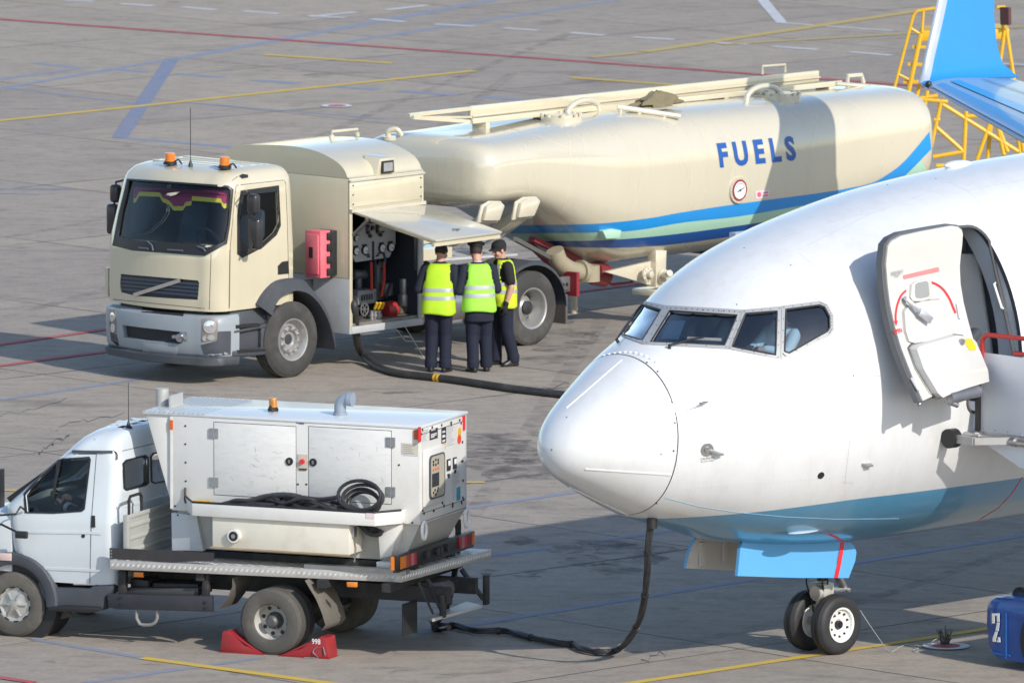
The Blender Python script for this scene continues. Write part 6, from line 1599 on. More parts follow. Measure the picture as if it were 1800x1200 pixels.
q = gs((37, 938), .08); mb = MB(); mb.beam(q, gs((0, 920), .02), .025, .025); mb.bx(q.x - .075, q.x + .07, .04, .1, q.z - .05, q.z + .03); mb.build('mirror_arm', M['black'], flt, bevel=.01)
mb = MB(); a = gs((36, 892), -.05); mb.tube([gs((44, 896), -.1), gs((36, 890), -.0), gs((28, 903), .06), gs((0, 905), .12), gs((-14, 900), .15)], .014, 6); h = gs((-8, 858), .15); mb.bx(h.x - .07, h.x + .02, .05, .25, h.z - .22, h.z + .22); mb.build('mirror', M['black'], flt, bevel=.01)
def hubcap_wheel(x, y0, r, parent):
 e = truck_wheel(x, y0, y0 - .22, r, 'plain', tyre=M['rubber_dusty'], parent=parent)
 m = MB(); w = .11; yc = y0 - .11; rr = r * .60
 m.lathe([(.005, .10), (.05, .10), (.075, .085), (.16, .07), (.185, .085), (.20, .085), (rr * .98, .09), (rr, .10), (rr * 1.05, .095), (rr * 1.05, .07), (rr * .9, -.05)], (x, yc, r), (0, 1, 0), 48); o = m.build('rim', mat('hubcap_paint', (.44, .44, .42), .35, metal=.35, dirt=(.2, .16, .12), dirt_amt=.5, dirt_scale=8), e)
 b = MB()
 for k in range(10):
  a = 2 * PI * k / 10 + .2; c = Vector((x + .193 * math.cos(a), yc + .083, r + .193 * math.sin(a))); t = Vector((-math.sin(a), 0, math.cos(a)))
  b.beam(c - t * .028, c + t * .028, .012, .028, (0, 1, 0))
 b.build('vent_slot', M['black'], e)
 s = MB()
 for k in range(6): a = 2 * PI * k / 6; s.beam(Vector((x + .06 * math.cos(a), yc + .09, r + .06 * math.sin(a))), Vector((x + .15 * math.cos(a), yc + .078, r + .15 * math.sin(a))), .012, .05, (0, 1, 0))
 s.build('hubcap_spoke', MATS['hubcap_paint'], e)
hubcap_wheel(FX, FY + .0, .375, flt)
truck_wheel(FX, 2 * GC - FY, 2 * GC - FY + .22, .375, 'plain', parent=flt, flip=-1, tyre=M['rubber_dusty'])
def dual(y0, flip):
 e = truck_wheel(0, y0, y0 - flip * .22, .378, 'plain', tyre=M['rubber_dusty'], parent=flt, flip=flip)
 m = MB(); yc = y0 - flip * .11; rr = .378 * .60; ax = (0, flip, 0)
 m.lathe([(.09, -.06), (.15, -.075), (rr * .80, -.07), (rr * .88, -.02), (rr * .9, .06), (rr, .1), (rr * 1.05, .098), (rr * 1.05, .08), (rr * .98, .0), (rr * .95, -.09)], (0, yc, .378), ax, 44, cap=False); m.build('rim', M['rim_pale'], e)
 b = MB()
 for k in range(8):
  a = 2 * PI * k / 8 + .25; c = Vector((.155 * math.cos(a), yc - flip * .078, .378 + .155 * math.sin(a))); b.cyl(c, c + Vector((0, flip * .012, 0)), .024, 10)
 b.build('hand_hole', M['black'], e)
 h = MB(); h.lathe([(.1, -.08), (.1, -.03), (.075, .0), (.07, .06), (.045, .08), (.004, .082)], (0, yc, .378), ax, 20)
 for k in range(6): a = 2 * PI * k / 6; c = Vector((.085 * math.cos(a), yc - flip * .04, .378 + .085 * math.sin(a))); h.cyl(c, c + Vector((0, flip * .05, 0)), .013, 6)
 h.build('hub', mat('greasy_hub', (.10, .105, .11), .5, metal=.4, dirt=(.2, .17, .12), dirt_amt=.5, dirt_scale=12), e)
dual(0, 1); truck_wheel(0, -.25, -.47, .378, 'plain', tyre=M['rubber_dusty'], parent=flt)
dual(2 * GC, -1); truck_wheel(0, 2 * GC + .25, 2 * GC + .47, .378, 'plain', tyre=M['rubber_dusty'], parent=flt)
# the bed
DZ = .99
nl, nr, fr_ = G.top(193, 984, DZ), G.top(706, 1007, DZ), G.top(865, 965, DZ); fl_ = fr_ + (nl - nr)
M['plate'] = mat('chequer_plate', (.50, .49, .47), .42, metal=.3, var=.12, dirt=(.16, .14, .12), dirt_amt=.5, dirt_scale=3, bump=.15, bscale=40)
mb = MB(); lo = Vector((0, 0, -.105)); mb.hexa([nl + lo, nr + lo, fr_ + lo, fl_ + lo, nl, nr, fr_, fl_]); bed = mb.build('bed', M['plate'], flt, bevel=.006)
mb = MB(); ex = (nr - nl).normalized(); ey = Vector((-ex.y, ex.x, 0)); ez = Vector((0, 0, 1)); L_ = (nr - nl).length
if ey.y < 0: ey = -ey
def lozenge(c, ax, up, n, a=.035, b=.012, tilt=.9, h=.004):
 u = (ax * math.cos(tilt) + up * math.sin(tilt)); v = (up * math.cos(tilt) - ax * math.sin(tilt))
 q = [c + u * a, c + v * b, c - u * a, c - v * b]; o = len(mb.v); mb.v += [tuple(p - n * .001) for p in q] + [tuple(c + n * h + (p - c) * .45) for p in q]
 for k in range(4): mb.f.append((o + k, o + (k + 1) % 4, o + 4 + (k + 1) % 4, o + 4 + k)); mb.mi.append(0)
 mb.f.append((o + 4, o + 5, o + 6, o + 7)); mb.mi.append(0)
k = int(L_ / .062)
for i in range(k):
 c = nl + ex * (.03 + i * .062); lozenge(c + Vector((0, 0, -.052)), ex, ez, ey, .04, .014, .9, .006)
ew = (fr_ - nr).normalized(); Lw = (fr_ - nr).length; en = Vector((ew.y, -ew.x, 0))
if en.x > 0: en = -en
for i in range(int(Lw / .062)): lozenge(nr + ew * (.03 + i * .062) + Vector((0, 0, -.045)), ew, ez, en, .035, .012, .9, .005)
for i in range(int(L_ / .075)):
 for j in range(5): lozenge(nl + ex * (.04 + i * .075) + ew * (.05 + j * .075), ex, -ew, ez, .03, .010, .8 if (i + j) % 2 else -.8, .004)
for i in range(4):
 for j in range(int(Lw / .075) - 6): lozenge(nr - ex * (.05 + i * .075) + ew * (.4 + j * .075), ex, -ew, ez, .03, .010, .8 if (i + j) % 2 else -.8, .004)
mb.build('tread_pattern', M['chrome'] if False else mat('worn_tread', (.72, .71, .69), .35, metal=.3, var=.1), bed, flat=True)
p = [(q.x, q.z) for q in (gs(v, .008) for v in ZW([(1050, 178), (1640, 205), (2045, 225), (2045, 300), (1640, 318), (1050, 296)]))]
p = [(x, max(z, DZ + .005)) for x, z in p]; mb = MB(); mb.prism(p, 'y', -.012, .006); rl = mb.build('side_rail', mat('dark_rail', (.05, .047, .05), .5, metal=.3, var=.2, dirt=(.12, .07, .04), dirt_amt=.4), flt)
mb = MB()
for z in (1.02, 1.055, 1.09): mb.cyl((1.965, .006, z), (1.965, .014, z), .011, 8)
mb.build('rail_bolt', M['steel'], rl)
mb = MB(); hx = 1.82; mb.bx(hx - .03, hx, -2.25, -.03, DZ + .004, 1.48); hb = mb.build('headboard', mat('grey_headboard', (.36, .37, .35), .5, var=.06, dirt=(.2, .19, .17), dirt_amt=.4), flt)
mb = MB()
for z in (1.06, 1.2, 1.34, 1.45): mb.bx(hx - .045, hx - .031, -2.2, -.1, z, z + .05)
mb.bx(hx - .05, hx + .01, -.09, -.02, DZ + .005, 1.5); mb.build('headboard_rib', MATS['grey_headboard'], hb, bevel=.012)
mb = MB(); mb.tube([(hx - .02, -.12, 1.45), (hx - .02, -.12, 1.66), (hx - .02, -.16, 1.7), (hx - .02, -.42, 1.7), (hx - .02, -.46, 1.66), (hx - .02, -.46, 1.45)], .018, 8); mb.build('headboard_hoop', M['black'], flt)
# under the bed
mb = MB(); mb.bx(-1.9, 3.2, -.80, -.72, .6, .78); mb.bx(-1.9, 3.2, -1.58, -1.5, .6, .78)
for x in (1.7, .9, -.6, -1.4): mb.bx(x - .05, x + .05, -2.2, -.08, .79, .884)
mb.cyl((0, -.4, .378), (0, -1.9, .378), .07, 14); mb.ball((0, -1.15, .38), .18, 14)
mb.build('chassis', M['under'], flt)
def sidebox(pts, y0, y1, nm, m, bev=.01):
 p = [(q.x, q.z) for q in (gs(v, y1) for v in pts)]; mb = MB(); mb.prism(p, 'y', y0, y1); return mb.build(nm, m, flt, bevel=bev)
sidebox(ZW([(1030, 615), (2030, 640), (2035, 790), (1100, 765), (1035, 745)]), -.14, -.08, 'side_guard', mat('dark_blue_steel', (.035, .038, .048), .5, metal=.2, dirt=(.12, .1, .09), dirt_amt=.3))
mb = MB()
for x, y in ((1142, 655), (1135, 728), (1965, 700), (1965, 755)): q = gs((x / 5.4545, 930 + y / 5.4545), -.078); mb.cyl(q, q + Vector((0, .008, 0)), .018, 10)
mb.build('guard_bolt', M['black'], flt)
sidebox(ZW([(1130, 400), (1205, 400), (1200, 625), (1130, 620)]), -.2, -.12, 'guard_post', M['under']); sidebox(ZW([(1940, 430), (2000, 430), (1990, 640), (1930, 640)]), -.2, -.12, 'guard_post', M['under'])
sidebox(ZW([(1210, 560), (1900, 560), (1900, 640), (1210, 635)]), -.6, -.2, 'battery_tray', mat('tray_dark', (.05, .05, .055), .5, dirt=(.15, .13, .12), dirt_amt=.4)); sidebox(ZW([(1250, 470), (1420, 490), (1420, 565), (1250, 560)]), -.55, -.25, 'battery', M['black']); sidebox(ZW([(1450, 505), (1900, 520), (1900, 600), (1450, 600)]), -.6, -.3, 'fuel_tank', M['black'], .03)
for pts, y in ((ZW([(1280, 408), (1370, 412), (1372, 460), (1280, 455)]), -.06), ([(609, 1022.5), (627, 1023), (627, 1031.5), (610, 1031)], -.06)): sidebox(pts, y - .03, y, 'side_marker', mat('orange_marker_lens', (.75, .22, .02), .25, coat=.6), .004)
mb = MB(); mb.tube([gs(v, -.14) for v in ZW([(1308, 770), (1310, 850), (1340, 905), (1380, 915), (1450, 912), (1490, 890), (1508, 850), (1508, 770)])], .02, 8); mb.build('boarding_hoop', mat('galvanised_tube', (.3, .29, .28), .5, metal=.4), flt)
def flap_guard(pts, y0, y1):
 rows = [[Vector((p.x, y, p.z)) for y in (y0, (y0 + y1) / 2, y1)] for p in (gs(v, y1) for v in pts)]
 mb = MB(); mb.grid(rows); mb.build('rear_mudguard', mat('dusty_mudguard', (.12, .11, .095), .85, dirt=(.3, .27, .21), dirt_amt=.5), flt, angle=60)
flap_guard(Z8([(555, 775), (575, 810), (600, 850), (625, 910), (640, 960), (620, 985), (565, 1005)]), -.62, -.03)
flap_guard(Z8([(255, 765), (255, 800), (235, 850), (200, 895)]), -.6, -.1)
mb = MB(); mb.lathe([(.2, -.09), (.30, -.1), (.36, -.06), (.375, 0), (.36, .06), (.30, .1), (.2, .09)], (-1.35, -1.25, .67), (0, 0, 1), 40); mb.build('spare_wheel', M['rubber_dusty'], flt)
mb = MB(); ry = lambda px, py, x=-1.9: G.front(px, py, x)
mb.beam((-1.62, -.5, .86), (-1.78, -.55, .5), .06, .02); mb.beam((-1.62, -.75, .86), (-1.83, -.72, .5), .06, .04); mb.beam((-1.62, -1.75, .84), (-1.88, -1.8, .5), .10, .04); mb.bx(-1.93, -1.88, -1.86, -1.76, .44, .78); mb.bx(-1.86, -1.8, -.75, -.68, .44, .7)
mb.build('step_bracket', M['under'], flt, bevel=.006)
a = [G.top(*p, .46) for p in ((752, 1083), (760, 1087), (848, 1063), (820, 1056))]; mb = MB(); mb.slab(a, (0, 0, -.035)); mb.build('rear_step', M['plate'], flt, bevel=.004)
mb = MB(); mb.bx(-1.5, -1.48, -.75, -.35, .25, .62); mb.build('mud_flap', M['black'], flt)
# tail lamps
la, lb = G.front(681, 985, -1.60), G.front(838, 949, -1.60)
mb = MB(); z0, z1 = 1.06, 1.22; la = Vector((-1.6, -.02, 0)); lb = Vector((-1.6, -2.2, 0)); mb.bx(-1.58, -1.52, -2.22, -.0, z0 - .03, z0 + .0); mb.bx(-1.6, -1.53, -2.2, -.0, z0 + .002, z1); tb = mb.build('tail_lamp_bar', M['black'], flt, bevel=.006)
for y0, cols in ((-.02, ('amber', 'amber', 'brown', 'redlens', 'clear', 'redlens')), (-1.72, ('redlens', 'clear', 'redlens', 'dark', 'dark', 'amber'))):
 mb = MB(); ms = []
 for k, c in enumerate(cols):
  m_ = M.get(c) or (mat('brown_lens', (.3, .08, .03), .2, coat=.6) if c == 'brown' else mat('clear_tail_lens', (.4, .2, .2), .15, coat=.6) if c == 'clear' else mat('dark_red_lens', (.25, .015, .02), .2, coat=.6))
  if m_ not in ms: ms.append(m_)
  mb.use(ms.index(m_)).bx(-1.612, -1.6, y0 - (k + 1) * .075, y0 - k * .075 - .004, z0 + .012, z1 - .01)
 mb.build('tail_lamp', ms, tb)
mb = MB(); mb.bx(-1.54, -1.5, -.03, .012, z0, z1 - .01); mb.build('side_lens', M['amber'], tb)
mb = MB()
for y in (-.75, -1.05, -1.15, -1.35): mb.cyl((-1.6, y, (z0 + z1) / 2), (-1.64, y, (z0 + z1) / 2), .045, 12)
mb.build('trailer_socket', mat('socket_dark', (.03, .03, .035), .4), tb)
# seats and steering wheel
for y in (GC + .5, GC - .5):
 mb = MB(); mb.bx(2.15, 2.65, y - .25, y + .25, 1.05, 1.22); mb.hexa([(2.05, y - .24, 1.15), (2.2, y - .24, 1.15), (2.2, y + .24, 1.15), (2.05, y + .24, 1.15), (1.98, y - .21, 1.72), (2.08, y - .21, 1.72), (2.08, y + .21, 1.72), (1.98, y + .21, 1.72)]); mb.bx(1.98, 2.06, y - .13, y + .13, 1.76, 1.95); mb.build('seat', mat('dark_blue_seat', (.03, .05, .08), .9), flt, bevel=.04)
sw = Vector((2.83, GC + .5, 1.52)); mb = MB(); ax = Vector((-.55, 0, .83)).normalized(); u = Vector((0, 1, 0)); v = ax.cross(u)
mb.tube([sw + (u * math.cos(a) + v * math.sin(a)) * .2 for a in [2 * PI * k / 24 for k in range(24)]], .016, 8, closed=True); mb.beam(sw - u * .19, sw + u * .19, .03, .015); mb.cyl(sw, sw - ax * .35, .025); mb.build('steering_wheel', M['black'], flt)
mb = MB(); mb.prism([(3.3, 1.2), (3.3, 1.5), (3.05, 1.5), (2.95, 1.4), (2.95, 1.2)], 'y', GC - .85, GC + .85); mb.build('dashboard', M['black'], flt, bevel=.03)
# red chocks
M['chock'] = mat('red_chock_paint', (.30, .02, .025), .45, var=.08, dirt=(.15, .06, .05), dirt_amt=.5, dirt_scale=6)
def chock(xb, xt, dirn, label):
 """xb: outer end, xt: tip under the wheel"""
 e = thing('wheel_chock', label, 'wheel chock', None, G.w((xb, -.12, 0)), G.a, 'red wheel chocks at the rear wheel')
 L = (xt - xb); mb = MB(); s = 1 if L > 0 else -1; L = abs(L); f = lambda x: x * s
 pr = [(f(0), .012), (f(-.03), .03), (f(.0), .24), (f(.07), .25), (f(L * .55), .10), (f(L), .012)]
 mb.prism(pr, 'y', -.13, -.118); mb.prism(pr, 'y', .118, .13)
 mb.hexa([Vector((f(.05), -.115, .235)), Vector((f(L - .03), -.115, .0)), Vector((f(L - .03), .115, .0)), Vector((f(.05), .115, .235)), Vector((f(.07), -.115, .25)), Vector((f(L), -.115, .014)), Vector((f(L), .115, .014)), Vector((f(.07), .115, .25))])
 mb.hexa([Vector((f(-.03), -.117, .01)), Vector((f(-.01), -.117, .01)), Vector((f(-.01), .117, .01)), Vector((f(-.03), .117, .01)), Vector((f(.0), -.117, .24)), Vector((f(.06), -.117, .245)), Vector((f(.06), .117, .245)), Vector((f(.0), .117, .24))])
 mb.bx(min(f(-.04), f(L + .03)), max(f(-.04), f(L + .03)), -.14, .14, 0, .011)
 mb.build('wedge', M['chock'], e, bevel=.004)
 return e
c1 = chock(.58, .10, 1, 'red steel wheel chock in front of the dusty rear wheel, blank side')
c2 = chock(-.70, -.14, 1, 'red steel wheel chock marked 998 behind the dusty rear wheel')
mb = MB(); put_text(mb, '998', lambda u, v: Vector((.12 - u, .131, .165 + v)), .085, .001, .85); mb.build('number', M['lettering_white'], c2, flat=True)
mb = MB(); mb.tube(smooth3([(.1, .135, .14), (.15, .15, .08), (.1, .15, .03), (.08, .18, .012), (.16, .2, .012)], 4), .006, 6); mb.tube([(.03, .14, .14), (.0, .15, .05)], .006, 6); mb.beam((.12, .15, .012), (.24, .2, .012), .02, .012); mb.build('wire_loop', M['steel'], c2)
# ------------------------------------------------------------------ the generator standing on the bed
gpu = thing('ground_power_unit', 'white box shaped generator with two scratched side doors on the flatbed', 'generator', None, G.w((0, -1.1, .99)), G.a)
U = Frame(G.w((0, -1.1, .99)), 157.5)
M['gpu'] = mat('generator_white_paint', (.68, .675, .65), .4, coat=.25, var=.025, dirt=(.38, .34, .26), dirt_amt=.25, dirt_scale=2.5)
BY = .65          # near face
us = lambda p, y=BY: U.side(p[0], p[1], y)
bx0 = us((738, 922)).x; bx1 = us((301, 800)).x; zt = us((738, 749)).z + .0; zb = us((738, 922)).z
BYF = BY - 1.37
ztl = us((301, 733)).z
mb = MB(); mb.bx(bx0, bx1, BYF, BY, zb, zt - .03); mb.build('housing', M['gpu'], gpu, bevel=.008)
a = us((254, 727)); b = us((301, 733)); c = us((301, 882))
mb = MB(); mb.prism([(a.x, zt - .031), (bx1 + .002, zt - .031), (bx1 + .002, c.z - .05), (a.x - .02, zt - .07)], 'y', BYF + .02, BY - .02); mb.build('air_duct', M['gpu'], gpu, bevel=.006)
mb = MB(); mb.bx(bx0 - .015, a.x + .02, BYF - .01, BY + .01, zt - .03, zt + .006); roof = mb.build('roof_lid', mat('generator_roof', (.62, .66, .68), .35, coat=.5, var=.03), gpu, bevel=.006)
mb = MB();
for i in range(13):
 for j in range(24): lozenge(Vector((a.x - .02 - i * .06, BYF + .05 + j * .058, zt + .006)), Vector((1, 0, 0)), Vector((0, 1, 0)), Vector((0, 0, 1)), .026, .010, .8 if (i + j) % 2 else -.8, .004)
mb.build('tread_pattern', mat('tread_pattern_grey', (.42, .42, .41), .4, metal=.5), roof, flat=True)
mb = MB(); q = us((301, 735)); mb.bx(bx1 - .012, bx1 + .012, BY, BY + .008, zb + .02, zt - .04); mb.build('corner_strip', M['gpu'], gpu)
def rect(px0, py0, px1, py1, off, th, nm, m, parent=gpu, bev=0, y=BY):
 a, b = us((px0, py0), y), us((px1, py1), y); mb = MB(); mb.bx(min(a.x, b.x), max(a.x, b.x), y + off - th, y + off, min(a.z, b.z), max(a.z, b.z)); return mb.build(nm, m, parent, bevel=bev)
z8 = lambda x, y: (300 + x / 2.353, 690 + y / 2.353)
def door_(L, hx):
 (x0, y0), (x1, y1) = z8(*L[0]), z8(*L[1]); a, b = us((x0, y0)), us((x1, y1)); zl, zh = us(z8(*L[2])).z, a.z
 zl, zh = min(b.z, zl), max(a.z, zh)
 mb = MB(); mb.bx(b.x - .007, a.x + .007, BY - .003, BY + .001, zl - .007, zh + .007); d = mb.build('side_door', M['lettering_black'], gpu)
 mb = MB(); mb.bx(b.x, a.x, BY - .003, BY + .008, zl, zh); mb.build('door_panel', mat('scratched_door', (.70, .70, .68), .4, coat=.2, var=.03, scale=4, dirt=(.3, .29, .27), dirt_amt=.28, dirt_scale=9, stretch=(.6, 1, 2.2)), d, bevel=.003)
 for t in (.85, .17):
  z = lerp(zl, zh, t); x = a.x if hx else b.x; mb = MB(); mb.bx(x - .055, x - .006, BY + .008, BY + .02, z - .055, z + .055); mb.bx(x + .006, x + .055, BY + .002, BY + .02, z - .055, z + .055); mb.cyl((x, BY + .015, z - .055), (x, BY + .015, z + .055), .008, 8)
  h = mb.build('hinge', mat('zinc_hinge', (.3, .31, .32), .5, metal=.4), d)
  mb = MB()
  for dx in (-.03, .03):
   for dz in (-.035, .035): mb.cyl((x + dx, BY + .02, z + dz), (x + dx, BY + .024, z + dz), .006, 6)
  mb.build('hinge_screw', M['chrome'], h)
 return d
d1 = door_([(180, 122), (518, 430), (182, 420)], True); d2 = door_([(572, 140), (912, 450), (572, 440)], False)
for d, p in ((d1, (493, 283)), (d2, (591, 287))):
 q = us(z8(*p)); mb = MB(); mb.cyl((q.x, BY + .008, q.z), (q.x, BY + .02, q.z), .045, 24); l = mb.build('latch', M['black'], d)
 mb = MB(); mb.bx(q.x - .012, q.x + .012, BY + .02, BY + .025, q.z - .02, q.z + .02); mb.build('latch_key', M['steel'], l)
q = us(z8(548, 283)); mb = MB(); mb.bx(q.x - .06, q.x + .06, BY, BY + .01, q.z - .08, q.z + .08); es = mb.build('stop_button_box', mat('button_box', (.55, .5, .42), .5), gpu); mb = MB(); mb.cyl((q.x, BY + .01, q.z), (q.x, BY + .04, q.z), .028, 16); mb.build('stop_button', M['lettering_red'], es)
mb = MB(); mb.bx(q.x - .05, q.x + .05, BY + .01, BY + .013, q.z - .10, q.z - .085); mb.build('label', M['lettering_black'], es)
mb = MB()
for p in [(61, 137), (61, 212), (62, 288), (63, 365), (1000, 537), (945, 298), (527, 378), (562, 378), (18, 468), (30, 505), (523, 122)]: q = us(z8(*p)); mb.cyl((q.x, BY, q.z), (q.x, BY + .006, q.z), .012, 8)
mb.build('rivet', M['lettering_black'], gpu)
def paint_scratches():
 random.seed(11); mb = MB()
 for k in range(46):
  q = us(z8(random.choice((random.uniform(330, 470), random.uniform(220, 510), random.uniform(600, 900))), random.uniform(230, 430))); ang = random.uniform(-.5, 1.6); l = random.uniform(.01, .07)
  mb.beam((q.x, BY + .0085, q.z), (q.x + l * math.cos(ang), BY + .0085, q.z + l * math.sin(ang)), .0025, .001, (0, 1, 0))
 mb.build('scratches', mat('scratch_grey', (.2, .2, .2), .7), d1, flat=True)
paint_scratches()
rect(*z8(-4, 112), *z8(10, 152), .012, .012, 'marker_lamp', mat('red_orange_marker', (.6, .12, .02), .3, coat=.5)); rect(*z8(1007, 153), *z8(1022, 193), .012, .012, 'marker_lamp', MATS['red_orange_marker'])
lb = rect(*z8(955, 207), *z8(1024, 256), .004, .004, 'rating_label', mat('aged_label', (.62, .57, .46), .6, dirt=(.35, .3, .2), dirt_amt=.4, dirt_scale=12))
mb = MB()
for k in range(5): q = us(z8(962, 216 + k * 8)); mb.bx(q.x - .13 + .02 * (k % 2), q.x, BY + .004, BY + .006, q.z - .003, q.z + .003)
mb.build('print', mat('grey_print', (.3, .3, .3), .6), lb); rect(*z8(958, 257), *z8(1024, 261), .006, .004, 'print', M['lettering_black'], lb)
rect(*z8(530, 115), *z8(552, 130), .005, .004, 'flag_label', mat('flag_label', (.1, .1, .25), .6))
# rear face
RXF = bx0; uf = lambda p, x=RXF: U.front(p[0], p[1], x)
zr = lambda x, y: (660 + x / 4.445, 690 + y / 4.445)
def rrect(L, off, th, nm, m, parent=gpu, bev=0):
 P_ = [uf(zr(*p)) for p in L]; ys = [p.y for p in P_]; zs = [p.z for p in P_]; mb = MB(); mb.bx(RXF - off, RXF - off + th, min(ys), max(ys), min(zs), max(zs)); return mb.build(nm, m, parent, bevel=bev)
yA, yB = BY - .04, BYF + .05
mb = MB(); mb.bx(RXF - .004, RXF, yB, yA, zb + .12, zt - .10); rp = mb.build('rear_panel', M['gpu'], gpu)
mb = MB(); mb.bx(RXF - .006, RXF - .001, yB - .006, yA + .006, zt - .1, zt - .094); mb.bx(RXF - .006, RXF - .001, yB, yA, zb + .12, zb + .125); mb.bx(RXF - .003, RXF, BYF + .02, BY - .02, zb + .02, zb + .026); mb.build('panel_gap', M['lettering_black'], rp)
def yz(px, py): p = uf(zr(px, py)); return p.y, p.z
# control window
y0, z0 = yz(362, 880); y1, z1 = yz(525, 420);
yl, yr = yz(362, 640)[0], yz(528, 640)[0]; zlo, zhi = yz(440, 870)[1], yz(440, 430)[1]
mb = MB(); mb.bx(RXF - .03, RXF - .004, yr, yl, zlo, zhi); cd = mb.build('control_door', M['gpu'], rp, bevel=.012)
wy0, wy1 = yz(398, 650)[0], yz(520, 650)[0]; wz0, wz1 = yz(455, 820)[1], yz(455, 475)[1]
mb = MB(); o = round_poly([(wy1, wz0), (wy0, wz0), (wy0, wz1), (wy1, wz1)], .07, 4); mb.prism(o, 'x', RXF - .042, RXF - .03); wn_ = mb.build('control_window', M['darkgrey'], cd, bevel=.005)
mb = MB(); i_ = [((wy0 + wy1) / 2 + (y - (wy0 + wy1) / 2) * .84, (wz0 + wz1) / 2 + (z - (wz0 + wz1) / 2) * .93) for y, z in o]; mb.prism(i_, 'x', RXF - .046, RXF - .041); mb.build('window_inside', mat('beige_instrument_panel', (.45, .42, .34), .25, coat=.6, var=.1), wn_)
mb = MB(); ym = lambda t: lerp(wy0, wy1, t); zm = lambda t: lerp(wz0, wz1, t)
mb.use(0).bx(RXF - .052, RXF - .045, ym(.55), ym(.12), zm(.28), zm(.58))
for t, u in ((.2, .85), (.35, .88), (.5, .86), (.2, .78), (.35, .77), (.5, .79), (.3, .2), (.45, .17), (.2, .15), (.35, .1), (.5, .22)): mb.use(0).cyl((RXF - .045, ym(t), zm(u)), (RXF - .053, ym(t), zm(u)), .016, 8)
for t in (.2, .35, .5): mb.use(1).cyl((RXF - .045, ym(t), zm(.68)), (RXF - .055, ym(t), zm(.68)), .018, 8)
mb.build('instrument', [M['lettering_black'], mat('orange_knob', (.6, .2, .1), .4)], wn_)
for p in ((565, 562), (612, 548)):
 y, z = yz(*p); mb = MB(); mb.use(0).bx(RXF - .02, RXF - .004, y - .045, y + .045, z - .065, z + .065); mb.use(1).bx(RXF - .022, RXF - .02, y - .034, y + .034, z - .01, z + .05); mb.build('meter', [M['lettering_black'], M['paper']], rp, bevel=.003)
mb = MB()
for p, w, h in (((566, 640), .03, .012), ((618, 615), .025, .02), ((675, 385), .014, .014), ((675, 535), .03, .012), ((680, 685), .014, .014), ((655, 213), .012, .012), ((665, 240), .012, .012), ((588, 232), .012, .012), ((588, 250), .012, .012), ((514, 252), .012, .012), ((440, 270), .012, .012), ((364, 290), .012, .012), ((355, 322), .012, .012), ((365, 918), .014, .014), ((376, 940), .014, .014), ((452, 920), .014, .014), ((532, 882), .014, .014), ((520, 860), .014, .014), ((600, 875), .012, .03), ((678, 818), .014, .014), ((684, 832), .014, .014), ((670, 855), .012, .02), ((568, 652), .02, .02)):
 y, z = yz(*p); mb.bx(RXF - .011, RXF - .003, y - w, y + w, z - h, z + h)
mb.build('screw', M['lettering_black'], rp)
mb = MB()
for (x0, y0, x1, y1), c in (((420, 280, 482, 362), 0), ((512, 272, 548, 392), 0)): a_, b_ = yz(x0, (y0 + y1) / 2)[0], yz(x1, (y0 + y1) / 2)[0]; za, zb_ = yz((x0 + x1) / 2, y1)[1], yz((x0 + x1) / 2, y0)[1]; mb.bx(RXF - .008, RXF - .003, b_, a_, za, zb_)
sg_ = mb.build('black_sign', M['lettering_black'], rp)
mb = MB(); random.seed(2)
for (x0, y0, x1, y1) in ((428, 320, 474, 355), (518, 330, 543, 350), (518, 370, 543, 384), (430, 288, 470, 296), (518, 300, 543, 312)):
 for t in (.2, .55, .85):
  y = lerp(y0, y1, t); a_ = yz(x0, y); b_ = yz(lerp(x0, x1, random.uniform(.6, 1)), y); mb.bx(RXF - .0095, RXF - .008, b_[0], a_[0], a_[1] - .006, a_[1] + .004)
mb.build('sign_print', M['lettering_white'], sg_)
mb = MB()
for (x0, y0, x1, y1, n_) in ((362, 298, 412, 390, 8), (553, 262, 618, 430, 14), (597, 635, 660, 735, 9), (597, 740, 628, 850, 7), (518, 960, 550, 990, 3)):
 for k in range(n_):
  y = lerp(y0, y1, k / n_) - (0 if x0 < 500 else 0); a_ = yz(x0, y); b_ = yz(lerp(x0, x1, random.uniform(.5, 1)), y); mb.bx(RXF - .0055, RXF - .0035, b_[0], a_[0], a_[1] - .004, a_[1] + .004)
mb.build('small_print', mat('small_print_grey', (.42, .42, .42), .6), rp)
for nm, p, r, m_ in (('yellow_disc', (653, 303), .05, M['yellow']), ('red_disc', (651, 363), .055, mat('bright_red_disc', (.75, .06, .02), .5))):
 y, z = yz(*p); mb = MB(); mb.cyl((RXF - .003, y, z), (RXF - .008, y, z), r, 24); mb.build(nm, m_, rp)
for nm, L, m_ in (('yellow_label', (520, 395, 545, 445), M['yellow']), ('blue_label', (630, 735, 660, 838), mat('blue_label', (.05, .3, .42), .5, var=.4, scale=25))):
 a_, b_ = yz(L[0], (L[1] + L[3]) / 2)[0], yz(L[2], (L[1] + L[3]) / 2)[0]; za, zb_ = yz((L[0] + L[2]) / 2, L[3])[1], yz((L[0] + L[2]) / 2, L[1])[1]; mb = MB(); mb.bx(RXF - .007, RXF - .003, b_, a_, za, zb_); mb.build(nm, m_, rp)
mb = MB()
for p in ((340, 325), (686, 235)): y, z = yz(*p); mb.bx(RXF - .015, RXF, y - .03, y + .03, z - .085, z + .085)
mb.build('rear_reflector', M['lettering_red'], gpu)
for p in ((368, 1075), (700, 980)):
 y, z = yz(*p); mb = MB(); mb.tube([Vector((RXF - .02 - .0, y + .06 * math.cos(a), z + .10 * math.sin(a))) for a in [2 * PI * k / 20 for k in range(20)]], .018, 8, closed=True); mb.build('lifting_ring', M['white'], gpu)
